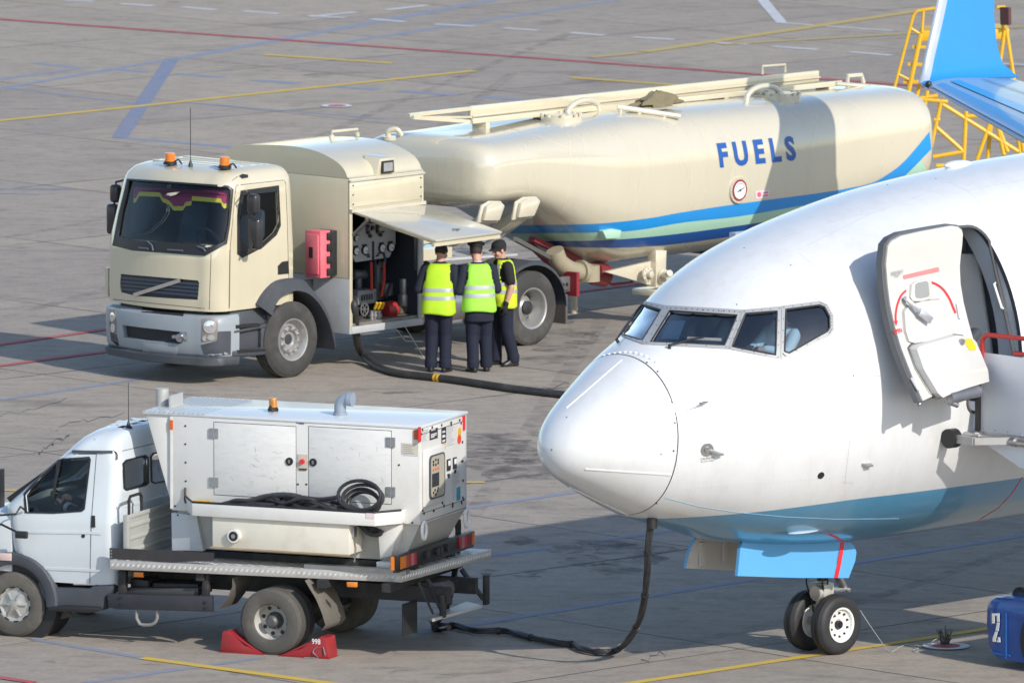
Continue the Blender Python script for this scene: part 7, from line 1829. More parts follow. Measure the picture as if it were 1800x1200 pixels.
# lower body: sloped rear belly, legs, side tank and cable tray
mb = MB(); mb.hexa([(bx0 + .24, BYF + .14, .1), (bx1 - .3, BYF + .1, .1), (bx1 - .3, BY - .08, .1), (bx0 + .24, BY - .08, .1), (bx0 + .02, BYF + .02, zb - .004), (bx1 - .05, BYF + .02, zb - .004), (bx1 - .05, BY - .05, zb - .004), (bx0 + .02, BY - .05, zb - .004)]); mb.build('lower_body', mat('generator_belly', (.5, .49, .46), .5, dirt=(.25, .22, .18), dirt_amt=.3), gpu)
mb = MB(); L = [us(p, BY) for p in Z7([(670, 535), (768, 545), (795, 685), (672, 682)])]; mb.prism([(p.x, max(p.z, .0)) for p in L], 'y', BY - .08, BY + .004); mb.build('support_leg', mat('generator_leg_grey', (.55, .58, .6), .45, coat=.2, dirt=(.3, .28, .25), dirt_amt=.3), gpu, bevel=.004)
mb = MB(); q = [us(p, BY + .006) for p in Z7([(672, 635), (742, 632), (742, 680), (674, 682)])]; mb.prism([(p.x, p.z) for p in q], 'y', BY + .004, BY + .007); mb.build('white_patch', M['white'], gpu)
mb = MB(); L = [us(p, BY) for p in Z8([(870, 545), (960, 540), (925, 670), (880, 680)])]; mb.prism([(p.x, max(p.z, .02)) for p in L], 'y', BY - .3, BY + .1); mb.bx(us(z8(925, 690)).x, us(z8(868, 690)).x, BY - .3, BY + .12, .0, .1); mb.build('support_leg', M['gpu'], gpu, bevel=.006)
TY = BY + .38
tk = [us(p, TY) for p in Z8([(172, 512), (738, 540), (738, 668), (172, 640)])]
tzl, tzh = max((tk[2].z + tk[3].z) / 2, .06), (tk[0].z + tk[1].z) / 2
mb = MB(); mb.bx(tk[1].x, tk[0].x, BY - .0, TY, tzl, tzh); tank_ = mb.build('side_tank', mat('cream_tank_paint_old', (.68, .65, .56), .45, coat=.15, var=.03, dirt=(.36, .3, .2), dirt_amt=.4, dirt_scale=2), gpu, bevel=.008)
mb = MB(); mb.bx(tk[1].x, tk[0].x + .02, TY - .02, TY + .012, tzl - .012, tzl + .006); mb.build('tank_lip', mat('rusty_lip', (.35, .26, .15), .8, var=.2), tank_)
q = us(z8(268, 590), TY); mb = MB(); mb.use(0).cyl((q.x, TY, q.z), (q.x, TY + .06, q.z), .075, 24); mb.use(1).cyl((q.x, TY + .06, q.z), (q.x, TY + .064, q.z), .055, 24); mb.use(2).cyl((q.x, TY + .064, q.z), (q.x, TY + .07, q.z), .025, 16); mb.build('filler_cap', [M['gpu'], M['black'], M['chrome']], tank_)
mb = MB(); xr_ = tk[1].x; mb.bx(xr_ - .03, xr_ - .001, TY - .15, TY - .07, tzh - .16, tzh - .04); mb.tube([(xr_ - .012, TY - .1, tzh - .16), (xr_ - .012, TY - .16, tzh - .3), (xr_ - .012, TY - .12, tzh - .45)], .01, 6); mb.build('tank_fitting', M['steel'], tank_)
TRY = BY + .42
t0, t1 = us(z8(90, 480), TRY), us(z8(842, 515), TRY); tz1 = (us(z8(90, 460), TRY).z + us(z8(842, 487), TRY).z) / 2; tz0 = tz1 - .155
xL, xR = us(z8(60, 450), BY).x, us(z8(970, 480), BY).x
tp = [(xL, BY + .002), (t0.x, TRY), (t1.x, TRY), (xR, BY + .12), (xR, BY + .002)]
mb = MB(); mb.prism(tp, 'z', tz0, tz0 + .012)
for i in range(4):
 a_, b_ = Vector((*tp[i], 0)), Vector((*tp[i + 1], 0)); mb.beam(a_ + Vector((0, 0, (tz0 + tz1) / 2)), b_ + Vector((0, 0, (tz0 + tz1) / 2)), .012, tz1 - tz0 - .002)
tr_ = mb.build('cable_tray', M['gpu'], gpu, bevel=.003)
mb = MB(); mb.tube([Vector((*p, tz1)) for p in tp[:4]], .014, 8); mb.build('tray_edging', M['black'], tr_)
mb = MB(); q = us(z8(128, 452), BY + .05); mb.bx(q.x - .12, q.x + .1, BY + .04, BY + .06, q.z - .03, q.z + .02); yl_ = mb.build('yellow_label', M['yellow'], tr_)
mb = MB(); put_text(mb, 'ELECTRIC', lambda u, v: Vector((q.x - .01 - u, BY + .0615, q.z - .018 + v)), .032, .001); mb.build('print', M['lettering_black'], yl_)
q = us(z8(826, 506), TRY); mb = MB(); mb.bx(q.x - .05, q.x + .05, TRY + .008, TRY + .011, q.z - .035, q.z + .03); mb.build('pink_label', mat('pink_label', (.75, .6, .62), .6), tr_)
mb = MB(); q = us(z8(62, 420), BY + .01); mb.tube([(q.x, BY + .02, q.z + .08), (q.x, BY + .03, q.z - .05), (q.x - .04, BY + .1, q.z - .08)], .014, 6); mb.build('hook', M['rust'], gpu)
mb = MB(); mb.bx(bx0 + .1, bx1 - .1, BY - .2, BY - .1, .0, .08); mb.bx(bx0 + .1, bx1 - .1, BYF + .1, BYF + .2, .0, .08); mb.build('skid', M['under'], gpu)
mb = MB(); mb.bx(bx0 + .05, tk[1].x + .6, TY - .2, TY - .1, .001, .05); mb.build('skid', M['steel'], gpu)
# on the roof
a_ = U.top(300, 716, zt); mb = MB(); mb.bx(a_.x - .02, a_.x + .0, a_.y - .3, a_.y + .05, zt, zt + .14); mb.cyl((a_.x + .15, a_.y - .1, zt), (a_.x + .15, a_.y - .1, zt + .2), .075, 20); mb.build('exhaust_stack', mat('galvanised_duct', (.5, .5, .48), .45, metal=.3, dirt=(.2, .19, .18), dirt_amt=.3), gpu)
bc = beacon(U.top(480, 722, zt + .006), mat('dark_amber_lens', (.5, .2, .02), .15, coat=.6, var=.12, scale=12), gpu, .05, .14)
q = U.top(598, 729, zt + .006); mb = MB(); pth = smooth3([q, q + Vector((0, 0, .1)), q + Vector((-.02, 0, .155)), q + Vector((-.075, 0, .185)), q + Vector((-.15, 0, .185))], 5); mb.tube(pth, .068, 18); mb.cyl(pth[-1] + Vector((.05, 0, 0)), pth[-1] + Vector((-.01, 0, 0)), .08, 20); mb.cyl(q, q + Vector((0, 0, .03)), .08, 20); mb.build('vent_elbow', mat('grey_blue_plastic', (.26, .31, .37), .4), gpu)
q0 = U.top(405, 717, zt + .007); mb = MB(); mb.bx(q0.x - .25, q0.x + .25, q0.y - .12, q0.y + .12, zt + .006, zt + .010); mb.build('roof_hatch', roof.data.materials[0], gpu, bevel=.002)
# cable heaped in the tray: a thing of its own
cb = thing('power_cable', 'long black power cable heaped in loops in the white tray', 'cable', None, U.w((-.2, BY + .2, tz0 + .012)), G.a)
off = Vector((-.2, BY + .2, tz0 + .012)); random.seed(9)
def ut(px, py, y): return us(z8(px, py), y) - off
mb = MB()
for k in range(9):
 x0 = lerp(t0.x - .1, t0.x - .7, random.random()); x1 = lerp(t1.x + .12, t1.x + .6, random.random()); pts = []
 for i in range(9):
  t = i / 8; pts.append(Vector((lerp(x0, x1, t), BY + .08 + .28 * (.5 + .45 * math.sin(k * 1.7 + t * 5)), tz0 + .05 + .13 * (.3 + .7 * abs(math.sin(k + t * 7))) * math.sin(PI * min(1, max(0, t * 1.1)))  + .012 * k * (1 if .1 < t < .9 else 0))) - off)
 mb.tube(smooth3(pts, 6), .024, 8)
for cx, cy, rx, ry, y, dd in ((780, 425, 88, 62, BY + .30, 0), (795, 432, 84, 52, BY + .25, .03), (790, 445, 70, 48, BY + .2, .05), (800, 455, 66, 45, BY + .12, .04)):
 mb.tube([ut(cx + rx * math.cos(a) + dd * 100 * math.sin(a * 2), cy + ry * math.sin(a), y + .05 * math.sin(a)) for a in [2 * PI * k / 26 for k in range(26)]], .021, 8, closed=True)
mb.tube(smooth3([ut(*p, BY + .3) for p in ((450, 445), (430, 430), (480, 425), (540, 432), (620, 440), (700, 430))], 6), .024, 8)
mb.tube(smooth3([ut(*p, BY + .15) for p in ((780, 540), (820, 580), (860, 585), (872, 570))], 6), .03, 8); mb.tube(smooth3([ut(*p, BY + .12) for p in ((790, 535), (830, 560), (868, 575))], 6), .03, 8)
mb.build('cable_loop', mat('cable_rubber', (.022, .023, .027), .5, var=.15, dirt=(.12, .11, .1), dirt_amt=.35, dirt_scale=8), cb)
# cable from the generator over the ground up to the airliner
gc = thing('ground_power_cable', 'bundle of black cables running from the flatbed up to the airliner belly', 'cable', None, at_z(770, 1102).to_3d(), 0)
o0 = at_z(770, 1102)
q_, n_ = hit(1146, 912); top = P.w(q_)
Zq = lambda x, y: (740 + x / 4.0909, 900 + y / 4.0909)
D0 = o0.y; far = G.w((-1.55, -2.05, 0))
def at_depth(px, py, Y): d = ray(px, py); return CAMP + d * ((Y - CAMP.y) / d.y)
pts = [at_depth(*Zq(262, 50), far.y), at_depth(*Zq(268, 160), far.y), at_depth(*Zq(250, 380), far.y - .1), at_depth(*Zq(230, 500), far.y - .3), at_depth(*Zq(185, 680), far.y - .8), at_depth(*Zq(120, 780), lerp(far.y, o0.y, .8))]
pts += [at_z(*Zq(105, 812), .04), at_z(*Zq(160, 815), .05), at_z(*Zq(250, 815), .05), at_z(*Zq(400, 850), .05), at_z(*Zq(600, 852), .05), at_z(*Zq(700, 875), .05), at_z(*Zq(820, 905), .05), at_z(*Zq(1000, 940), .05), at_z(*Zq(1100, 950), .05), at_z(*Zq(1180, 985), .05), at_z(*Zq(1300, 1005), .05), at_z(*Zq(1390, 995), .06)]
g1 = at_z(*Zq(1390, 995), .06);
for (x, y), t in (((1450, 960), .15), ((1510, 890), .35), ((1560, 800), .55), ((1595, 690), .72), ((1615, 560), .85), ((1630, 380), .94), ((1632, 250), .98)): pts.append(at_depth(*Zq(x, y), lerp(g1.y, top.y, t)))
pts.append(top + Vector((0, 0, .05)))
base = smooth3([p - o0 for p in pts], 8)
for k in range(4):
 mb = MB(); a = 2 * PI * k / 4; path = []
 for i, p in enumerate(base):
  t = i * .12; path.append(p + Vector((.021 * math.cos(a + t), .0, .021 * math.sin(a + t))))
 mb.tube(path, .019, 8); mb.build('cable_strand', MATS['cable_rubber'], gc)
mb = MB()
for i in range(14, len(base) - 4, 16): d = (base[i + 1] - base[i]).normalized(); mb.cyl(base[i] - d * .02, base[i] + d * .02, .044, 12)
mb.build('cable_tie', M['black'], gc)
mb = MB(); random.seed(4)
mb.tube(smooth3([at_z(*Zq(70, 770), .35) - o0, at_z(*Zq(90, 800), .2) - o0, at_z(*Zq(95, 838), .04) - o0, at_z(*Zq(150, 838), .04) - o0, at_z(*Zq(200, 825), .1) - o0], 6), .03, 8); mb.build('cable_slack', MATS['cable_rubber'], gc)
mb = MB(); mb.tube([top - o0 + Vector((0, 0, -.1)), top - o0 + Vector((0, 0, .08))], .06, 12); mb.build('plug', M['black'], gc)
# ------------------------------------------------------------------ passenger steps at the airliner door
SF = P                                            # the steps stand square to the fuselage
stp = thing('passenger_steps', 'grey white passenger steps with red handrail docked at the open airliner door', 'airstairs', None, P.w((-.9, 3.6, 0)), P.a)
SO = Vector((-.9, 3.6, 0))
sl = lambda x, y, z: Vector((x, y, z)) - SO
M['steppanel'] = mat('pale_grey_panel', (.72, .75, .8), .4, coat=.2, var=.03)
M['stepred'] = mat('red_handrail_paint', (.45, .03, .03), .4, var=.05)
XF = -.52; XB = -2.3
pa, pb, pc, pd = P.front(1724, 622, XF), P.front(1800, 626, XF), P.front(1800, 767, XF), P.front(1724, 757, XF)
zt_, zb_ = (pa.z + pb.z) / 2, (pc.z + pd.z) / 2; ya = (pa.y + pd.y) / 2
mb = MB(); mb.bx(XF - .03 - SO.x, XF - SO.x, ya - SO.y, 4.6 - SO.y, zb_, zt_); mb.bx(XB - SO.x, XB + .03 - SO.x, ya - SO.y, 4.6 - SO.y, zb_, zt_); sp_ = mb.build('side_panel', M['steppanel'], stp, bevel=.004)
mb = MB()
for k in range(14): y = ya + .04 + k * .19; mb.cyl(sl(XF, y, zb_ + .03), sl(XF + .006, y, zb_ + .03), .008, 6)
mb.build('rivet', M['steel'], sp_)
mb = MB(); mb.bx(XF - .06 - SO.x, XF + .03 - SO.x, ya - .06 - SO.y, ya - .01 - SO.y, zb_ - .0, zt_ - .12); mb.build('panel_buffer', M['black'], stp)
mb = MB()
for x in (XF + .0, XB): mb.tube([sl(x, ya + .02, zt_ - .1), sl(x, ya + .02, zt_ + .13), sl(x, ya + .05, zt_ + .18), sl(x, ya + .12, zt_ + .21), sl(x, 4.5, zt_ + .23), sl(x, 7.6, .95)], .028, 10)
mb.tube([sl(XF - .02, 2.45, zt_ + .03), sl(XF - .02, 4.5, zt_ + .06)], .028, 8)
mb.build('handrail', M['stepred'], stp)
e0, e1 = P.front(1652, 752, XF), P.front(1800, 778, XF)
mb = MB(); zp = zb_ - .02; mb.bx(XB - SO.x, XF + .02 - SO.x, 1.80 - SO.y, 4.6 - SO.y, zp - .10, zp); mb.build('platform', mat('alloy_deck', (.36, .36, .36), .4, metal=.6, dirt=(.12, .11, .1), dirt_amt=.5), stp, bevel=.006)
mb = MB(); mb.tube([sl(XF + .05, 1.66, zp - .04), sl(XF + .05, 4.5, zp - .06)], .045, 10); mb.cyl(sl(XF + .05, 1.95, zp - .04), sl(XF + .05, 2.02, zp - .04), .06, 12); mb.cyl(sl(XF + .05, 2.5, zp - .04), sl(XF + .05, 2.56, zp - .04), .06, 12); mb.build('platform_rail', M['steel'], stp)
mb = MB(); fy = fus_y(-.2, zp - .05) + .06; mb.cyl(sl(XF + .30, fy + .05, zp - .04), sl(XF + .42, fy + .05, zp - .04), .11, 20); mb.cyl(sl(XB - .1, fy + .1, zp - .04), sl(XB, fy + .1, zp - .04), .11, 20); mb.build('bumper_roller', M['black'], stp); mb = MB(); mb.beam(sl(XF + .36, fy + .05, zp - .04), sl(XF + .36, 2.2, zp - .04), .06, .09); mb.beam(sl(XF + .36, 2.2, zp - .04), sl(XF, 2.5, zp - .04), .05, .08); mb.build('bumper_arm', mat('galvanised_arm', (.42, .42, .41), .45, metal=.3, dirt=(.12, .11, .1), dirt_amt=.4), stp)
mb = MB(); g_ = [P.front(*p, XF) for p in ((1712, 766), (1800, 776), (1800, 824), (1793, 821))]; mb.prism([(p.y - SO.y, p.z) for p in (g_[0], P.front(1850, 784, XF), P.front(1850, 815, XF), P.front(1803, 824, XF), P.front(1793, 822, XF))], 'x', XF - .02 - SO.x, XF + .0 - SO.x); mb.build('gusset', M['steppanel'], stp, bevel=.003)
mb = MB()
for k in range(12): y = 4.6 + k * .28; z = zp - (k + 1) * .21; mb.bx(XB + .05 - SO.x, XF - .05 - SO.x, y - SO.y, y + .34 - SO.y, z - .04, z)
mb.build('tread', mat('alloy_deck', (.4, .4, .4), .4), stp)
mb = MB()
for x in (XF - .03, XB): mb.hexa([sl(x, 4.6, zp - .45), sl(x + .03, 4.6, zp - .45), sl(x + .03, 8.0, .25), sl(x, 8.0, .25), sl(x, 4.6, zt_), sl(x + .03, 4.6, zt_), sl(x + .03, 8.0, 1.0), sl(x, 8.0, 1.0)])
mb.bx(XB + .3 - SO.x, XF - .3 - SO.x, 2.9 - SO.y, 7.5 - SO.y, .4, .62)
for x in (XF - .25, XB + .25):
 mb.beam(sl(x, 3.1, .5), sl(x, 3.1, zp - .1), .1, .1); mb.beam(sl(x, 4.5, .5), sl(x, 4.5, zp - .1), .1, .1)
 for y in (3.3, 7.0): mb.cyl(sl(x - .12, y, .32), sl(x + .12, y, .32), .32, 24)
mb.build('stair_flank', M['steppanel'], stp)
# ------------------------------------------------------------------ blue tractor at the lower right
tq = at_z(1742, 1172); TG = Frame((tq.x, tq.y, 0), 135)
tug = thing('baggage_tractor', 'blue baggage tractor nose marked with a white 2', 'tractor', TG)
def tz(L, y=0.0): return [TG.side(1700 + a / 7.06, 1020 + b / 7.06, y) for a, b in L]
M['tugblue'] = mat('blue_tug_paint', (.008, .07, .30), .35, coat=.5, var=.08, dirt=(.02, .04, .12), dirt_amt=.4)
wx = TG.side(1838, 1140).x
pr = tz([(228, 935), (205, 600), (198, 320), (215, 270), (250, 240), (340, 215), (430, 205)])
xf_ = pr[2].x + .06; zt2 = .80
mb = MB(); rings = []
prof = [(.10, -.16), (.16, -.08), (.24, -.03), (.45, -.0), (.62, .0), (.70, -.02), (.755, -.06), (.79, -.13), (.80, -.25)]
for z, dx in prof:
 r = []; wI = -.06 * (1 if z > .74 else 0) - .02
 rc = .12; xx = xf_ + dx
 for y, x in ((-1.15 - wI, xx - .25), (-1.13, xx - rc), (-1.08, xx - .03), (-1.0, xx), (-.6, xx + .02), (-.2, xx), (-.1, xx - .03), (-.05, xx - .09), (-.03 + wI * .5, xx - .25), (-.03 + wI * .5, xx - 1.4), (-1.15 - wI * .5, xx - 1.4)): r.append(Vector((x, y, z)))
 rings.append(r)
mb.loft(rings); body = mb.build('body', M['tugblue'], tug, bevel=.0, angle=40)
mb = MB(); mb.lathe([(.2, -.12), (.34, -.12), (.36, 0), (.34, .05), (.2, .06)], (wx, -.08, .36), (0, 1, 0), 32); mb.build('wheel', M['rubber'], tug)
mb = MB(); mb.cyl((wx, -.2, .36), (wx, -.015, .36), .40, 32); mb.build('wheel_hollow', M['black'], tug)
q = TG.side(1793, 1046, -.45); mb = MB(); mb.ball(q, .10, 16); mb.cyl(q, q - Vector((0, 0, .12)), .06); mb.build('headlamp', M['black'], tug)
mb = MB()
sg2 = [[(308, 405), (400, 403), (402, 510), (372, 508), (370, 435), (342, 435), (343, 528), (312, 528)], [(372, 515), (402, 520), (390, 625), (355, 617)], [(352, 625), (382, 632), (357, 725), (360, 755), (320, 755), (318, 715)], [(382, 700), (408, 700), (412, 762), (372, 760), (370, 740), (384, 738)]]
for L in sg2: mb.slab([Vector((p.x, -.022, p.z)) for p in tz(L, -.02)], (0, .006, 0))
mb.build('number', M['lettering_white'], tug, flat=True)
mb = MB(); a_ = tz([(490, 400), (490, 1000)], -.03); mb.beam(Vector((a_[0].x, -.02, a_[0].z)), Vector((a_[1].x, -.02, max(.12, a_[1].z))), .012, .006); mb.beam(Vector((xf_ - .3, -.02, .68)), Vector((xf_ - 1.3, -.02, .68)), .006, .008); mb.beam(Vector((xf_ - .16, -.035, .16)), Vector((xf_ - .45, -.03, .16)), .02, .02); mb.build('panel_crease', mat('tug_crease', (.02, .12, .38), .4), tug)
# ------------------------------------------------------------------ yellow work steps under the far wing
YF = Frame((6.9, 157.0, 0), 44)
yst = thing('work_stairs', 'tall yellow tubular maintenance steps behind the blue winglet', 'steps', YF)
YD = 157.0
def yp(px, py, Y=None):
 d = ray(px, py); Y = Y or YD; return YF.l(CAMP + d * ((Y - CAMP.y) / d.y))
Zy = lambda x, y: (1550 + x / 3.75, y / 3.75)
def bars(L, r, nm, Y=None, m=None):
 mb = MB()
 for pts in L: mb.tube([yp(*Zy(*p), Y) for p in pts], r * .75, 8)
 return mb.build(nm, m or M['yellow'], yst)
A_, B_ = YD, YD + 1.1
for pts in ([(80, 590), (210, 100), (235, 72), (420, 45)], ): bars([pts], .035, 'handrail', A_)
bars([[(275, 75), (265, 215)], [(410, 45), (390, 180)], [(195, 190), (262, 232)], [(105, 488), (188, 530)]], .028, 'handrail_post', A_)
bars([[(30, 780), (80, 590)], [(258, 220), (175, 610), (95, 1000)]], .05, 'ladder_side', A_); bars([[(325, 235), (230, 640), (150, 1020)]], .04, 'ladder_side', B_)
for k in range(8):
 t = k / 7; y = 310 + 115 * k; x0 = 248 - 30 * k; x1 = 335 - 34 * k; mb = MB(); a, b = yp(*Zy(x0, y), A_), yp(*Zy(max(x1, x0 + 55), y - 3), B_); mb.beam(a, b, .22, .05); mb.build('tread', M['yellow'], yst)
BK = YF.d(Vector((0, .9, 0))); mb = MB(); a, b = yp(*Zy(265, 205), A_), yp(*Zy(840, 190), A_); mb.hexa([a + Vector((0, 0, -.16)), b + Vector((0, 0, -.16)), b + BK + Vector((0, 0, -.16)), a + BK + Vector((0, 0, -.16)), a, b, b + BK, a + BK]); mb.build('platform', M['yellow'], yst, bevel=.01)
bars([[(760, 50), (815, 50)], [(800, 45), (800, 190)], [(820, 190), (868, 500)], [(810, 200), (775, 450), (730, 700)]], .04, 'frame_tube', A_)
mb = MB(); a = yp(*Zy(815, 50), A_ - .1); b = yp(*Zy(818, 165), A_ - .1); mb.beam(a, b, .18, .06); mb.build('dark_box', mat('brown_box', (.1, .04, .04), .6), yst)
bars([[(300, 600), (285, 690)], [(250, 650), (370, 632)], [(250, 655), (435, 672)], [(395, 655), (345, 870), (300, 1080)], [(400, 688), (900, 1000)], [(345, 790), (385, 790)], [(360, 840), (540, 1000)], [(555, 735), (540, 1050)], [(555, 768), (630, 765)], [(340, 1035), (540, 1000)], [(712, 815), (625, 1060)], [(765, 835), (805, 1020)], [(770, 845), (830, 1000)], [(925, 930), (935, 1000)], [(360, 1095), (460, 1090)]], .045, 'brace', A_ - .5)
bars([[(540, 1050), (535, 1230)], [(805, 1020), (815, 1230)], [(300, 1080), (250, 1230)], [(95, 1000), (60, 1130)], [(730, 700), (690, 1130)], [(868, 500), (920, 1130)]], .045, 'leg', A_ - .3)
# ------------------------------------------------------------------ small things on the apron
c = at_z(1661, 1133); tf = thing('grounding_tuft', 'black bristly tuft of stiff wire ends standing on the near painted disc', 'wire tuft', None, c, 0)
random.seed(8); mb = MB()
for k in range(70):
 a = random.uniform(0, 2 * PI); r = random.uniform(0, .05); h = random.uniform(.06, .17); l = random.uniform(.0, .07); p0 = Vector((r * math.cos(a), r * math.sin(a), .015)); mb.tube([p0, p0 + Vector((l * .4 * math.cos(a), l * .4 * math.sin(a), h * .6)), p0 + Vector((l * math.cos(a), l * math.sin(a), h))], [.008, .006, .003], 5)
for k in range(3): mb.tube([(0, 0, .02), (.0 + .02 * k, 0, .14), (.005 + .03 * k, 0, .18 + .05 * (k == 0))], .004, 4)
mb.ball((0, 0, .04), .055, 10, (1, 1, .7)); mb.build('bristle', mat('tuft_black', (.03, .035, .04), .8), tf)
w0 = at_z(1514, 1080, .35); wr = thing('bonding_wire', 'thin grey bonding wire trailing from the nose wheel across the apron', 'wire', None, at_z(1560, 1135).to_3d(), 0); o = at_z(1560, 1135)
mb = MB(); Zt = lambda x, y: (1120 + x / 2.647, 900 + y / 2.647)
pts = [at_depth(*Zt(1038, 455), w0.y) - o, at_depth(*Zt(1080, 520), w0.y) - o] + [at_z(*Zt(x, y), .012) - o for x, y in ((1165, 640), (1190, 645), (1215, 630), (1250, 615), (1290, 625), (1305, 640), (1295, 648), (1285, 640), (1310, 630))]
mb.tube(smooth3(pts, 5), .0045, 5); mb.tube([at_z(*Zt(1355, 615), .012) - o, at_depth(*Zt(1385, 592), c.y) - o, at_depth(*Zt(1400, 585), c.y) - o], .005, 5); mb.build('wire', mat('grey_wire', (.42, .42, .42), .5), wr)
# cables under the fuel truck
o = at_z(735, 640); gw = thing('earthing_wire', 'thin pale earthing wire hanging from the pump cabinet to the ground', 'wire', None, o.to_3d(), 0); mb = MB()
p_top = V.w((-2.3, -.1, .52)); mb.tube([p_top - o, at_z(745, 628, .02) - o], .008, 5); mb.tube([V.w((-2.1, -.1, .52)) - o, V.w((-2.25, -.02, .3)) - o, at_z(743, 600, .25) - o], .006, 5); mb.build('wire', mat('pale_wire', (.5, .5, .48), .5), gw)
# ------------------------------------------------------------------ people
def fuse(mb, name, m, parent, voxel=.012, smooth=6, dec=None):
 """one continuous skin over overlapping shapes"""
 ob = mb.build(name, m, None, flat=True)
 r = ob.modifiers.new('r', 'REMESH'); r.mode = 'VOXEL'; r.voxel_size = voxel; r.use_smooth_shade = True
 s_ = ob.modifiers.new('s', 'SMOOTH'); s_.factor = .5; s_.iterations = smooth
 dg = bpy.context.evaluated_depsgraph_get(); me = bpy.data.meshes.new_from_object(ob.evaluated_get(dg)); old = ob.data
 ob.modifiers.clear(); ob.data = me; bpy.data.meshes.remove(old)
 for p in me.polygons: p.use_smooth = True
 me.name = name; ob.parent = parent
 return ob
def limb(mb, pts, rad, n=12):
 q = [Vector(p) for p in pts]; P_ = []; R_ = []
 for i in range(len(q) - 1):
  for k in range(6):
   t = k / 6; P_.append(q[i].lerp(q[i + 1], t)); R_.append(lerp(rad[i], rad[i + 1], t))
 P_.append(q[-1]); R_.append(rad[-1])
 mb.tube(P_, R_, n); mb.ball(q[0], rad[0], 10); mb.ball(q[-1], rad[-1] * .98, 10)
 for i in range(1, len(q) - 1): mb.ball(q[i], rad[i] * 1.01, 10)
def oval(z, hw, hd, cx=0, cy=0, n=32, e=2.4):
 return [Vector((cx + hw * math.copysign(abs(math.cos(a)) ** (2 / e), math.cos(a)), cy + hd * math.copysign(abs(math.sin(a)) ** (2 / e), math.sin(a)), z)) for a in [2 * PI * k / n for k in range(n)]]
def hand_mb(mb, wrist, d, side, palm_n, curl=.5, sc=1.0):
 """palm, four unequal bent fingers and a thumb leaving the side of the palm"""
 d = Vector(d).normalized(); pn = Vector(palm_n); pn = (pn - d * pn.dot(d)).normalized(); w = d.cross(pn) * side; wrist = Vector(wrist)
 limb(mb, [wrist, wrist + d * .045 * sc, wrist + d * .085 * sc], [.026 * sc, .036 * sc, .036 * sc]);
 for k in (-1, 0, 1): limb(mb, [wrist + d * .02 * sc + w * .02 * k * sc, wrist + d * .088 * sc + w * .026 * k * sc], [.018 * sc, .015 * sc])
 for k, ln in ((-1.5, .06), (-.5, .078), (.5, .084), (1.5, .075)):
  a = wrist + d * .088 * sc + w * .0185 * k * sc; c1 = (d * math.cos(curl * .8) + pn * math.sin(curl * .8)); c2 = (d * math.cos(curl * 1.9) + pn * math.sin(curl * 1.9)); c3 = (d * math.cos(curl * 2.8) + pn * math.sin(curl * 2.8))
  b = a + c1 * ln * .45 * sc; c = b + c2 * ln * .32 * sc; limb(mb, [a, b, c, c + c3 * ln * .24 * sc], [.0098 * sc, .0092 * sc, .0085 * sc, .0075 * sc], 8)
 t0 = wrist + d * .03 * sc + w * .03 * sc; t1 = t0 + (w * .75 + d * .6 + pn * .35).normalized() * .036 * sc
 limb(mb, [t0, t1, t1 + (d * .8 + w * .25 + pn * (.3 + curl * .5)).normalized() * .032 * sc], [.013 * sc, .011 * sc, .009 * sc], 8)
def head_mb(mb, c, f, up=Vector((0, 0, 1)), sc=1.0):
 """f: where the face looks"""
 f = Vector(f).normalized(); up = (Vector(up) - f * Vector(up).dot(f)).normalized(); s_ = f.cross(up); c = Vector(c)
 pt = lambda a, b, d: c + s_ * a * sc + f * b * sc + up * d * sc
 def el(a, b, d, r, sx=1, sy=1, sz=1):
  o = MB(); o.ball((0, 0, 0), r * sc, 14, (sx, sy, sz)); T_ = Matrix((s_, f, up)).transposed().to_4x4(); T_.translation = pt(a, b, d); mb.merge(o, T_)
 el(0, -.012, .02, .098, .80, .98, .98); el(0, .02, -.05, .075, .80, .9, 1.0); el(0, .055, -.095, .035, 1.0, .8, .7)
 el(0, .095, -.028, .018, .75, 1.1, 1.5); el(0, .085, -.005, .014, .7, 1, 1.6); el(0, .086, -.062, .018, 1.3, .6, .5)
 for k in (-1, 1): el(.078 * k, -.01, -.02, .028, .35, .75, 1.15); el(.032 * k, .078, .018, .02, 1.2, .5, .5); el(.04 * k, .06, -.04, .03, 1, .8, 1)
 return pt, el
def hair(c, f, parent, m, back=.0, sc=1.0, low=-.05):
 mb = MB(); f = Vector(f).normalized(); up = Vector((0, 0, 1)); up = (up - f * up.dot(f)).normalized(); s_ = f.cross(up); c = Vector(c); rows = []
 for i in range(11):
  th = PI * .5 * (1.35) * i / 10; r = []
  for k in range(28):
   a = 2 * PI * k / 28; ff = math.sin(a)
   t = th * (1 if ff < .2 else 1 - .42 * (ff - .2))
   wob = 1 + .025 * math.sin(9 * a + i) + .02 * math.sin(17 * a - 2 * i)
   r.append(c + s_ * .085 * sc * math.sin(t) * math.cos(a) * wob + f * (-.014 + .105 * math.sin(t) * ff * wob) * sc + up * (.02 + .104 * math.cos(t) * wob) * sc)
  rows.append(r)
 mb.loft([[c + up * .125 * sc + f * -.014 * sc] * 28] + rows[1:], cap=False); return mb.build('hair', m, parent, angle=180)
M['hivis'] = mat('hi_vis_cloth', (.44, .70, .02), .75, var=.07, scale=6, bump=.5, bscale=9)
M['hivis2'] = mat('hi_vis_lime_cloth', (.33, .70, .06), .75, var=.07, scale=6, bump=.5, bscale=9)
M['hivis3'] = mat('hi_vis_yellow_cloth', (.56, .70, .02), .75, var=.07, scale=6, bump=.5, bscale=9)
M['reflective'] = mat('reflective_tape', (.42, .43, .46), .45, metal=.2, var=.06)
M['hair_brown'] = mat('dark_brown_hair', (.035, .02, .014), .7, var=.3, bump=.8, bscale=90)
M['trousers'] = mat('navy_trousers', (.007, .010, .026), .85, var=.2, bump=.5, bscale=14)
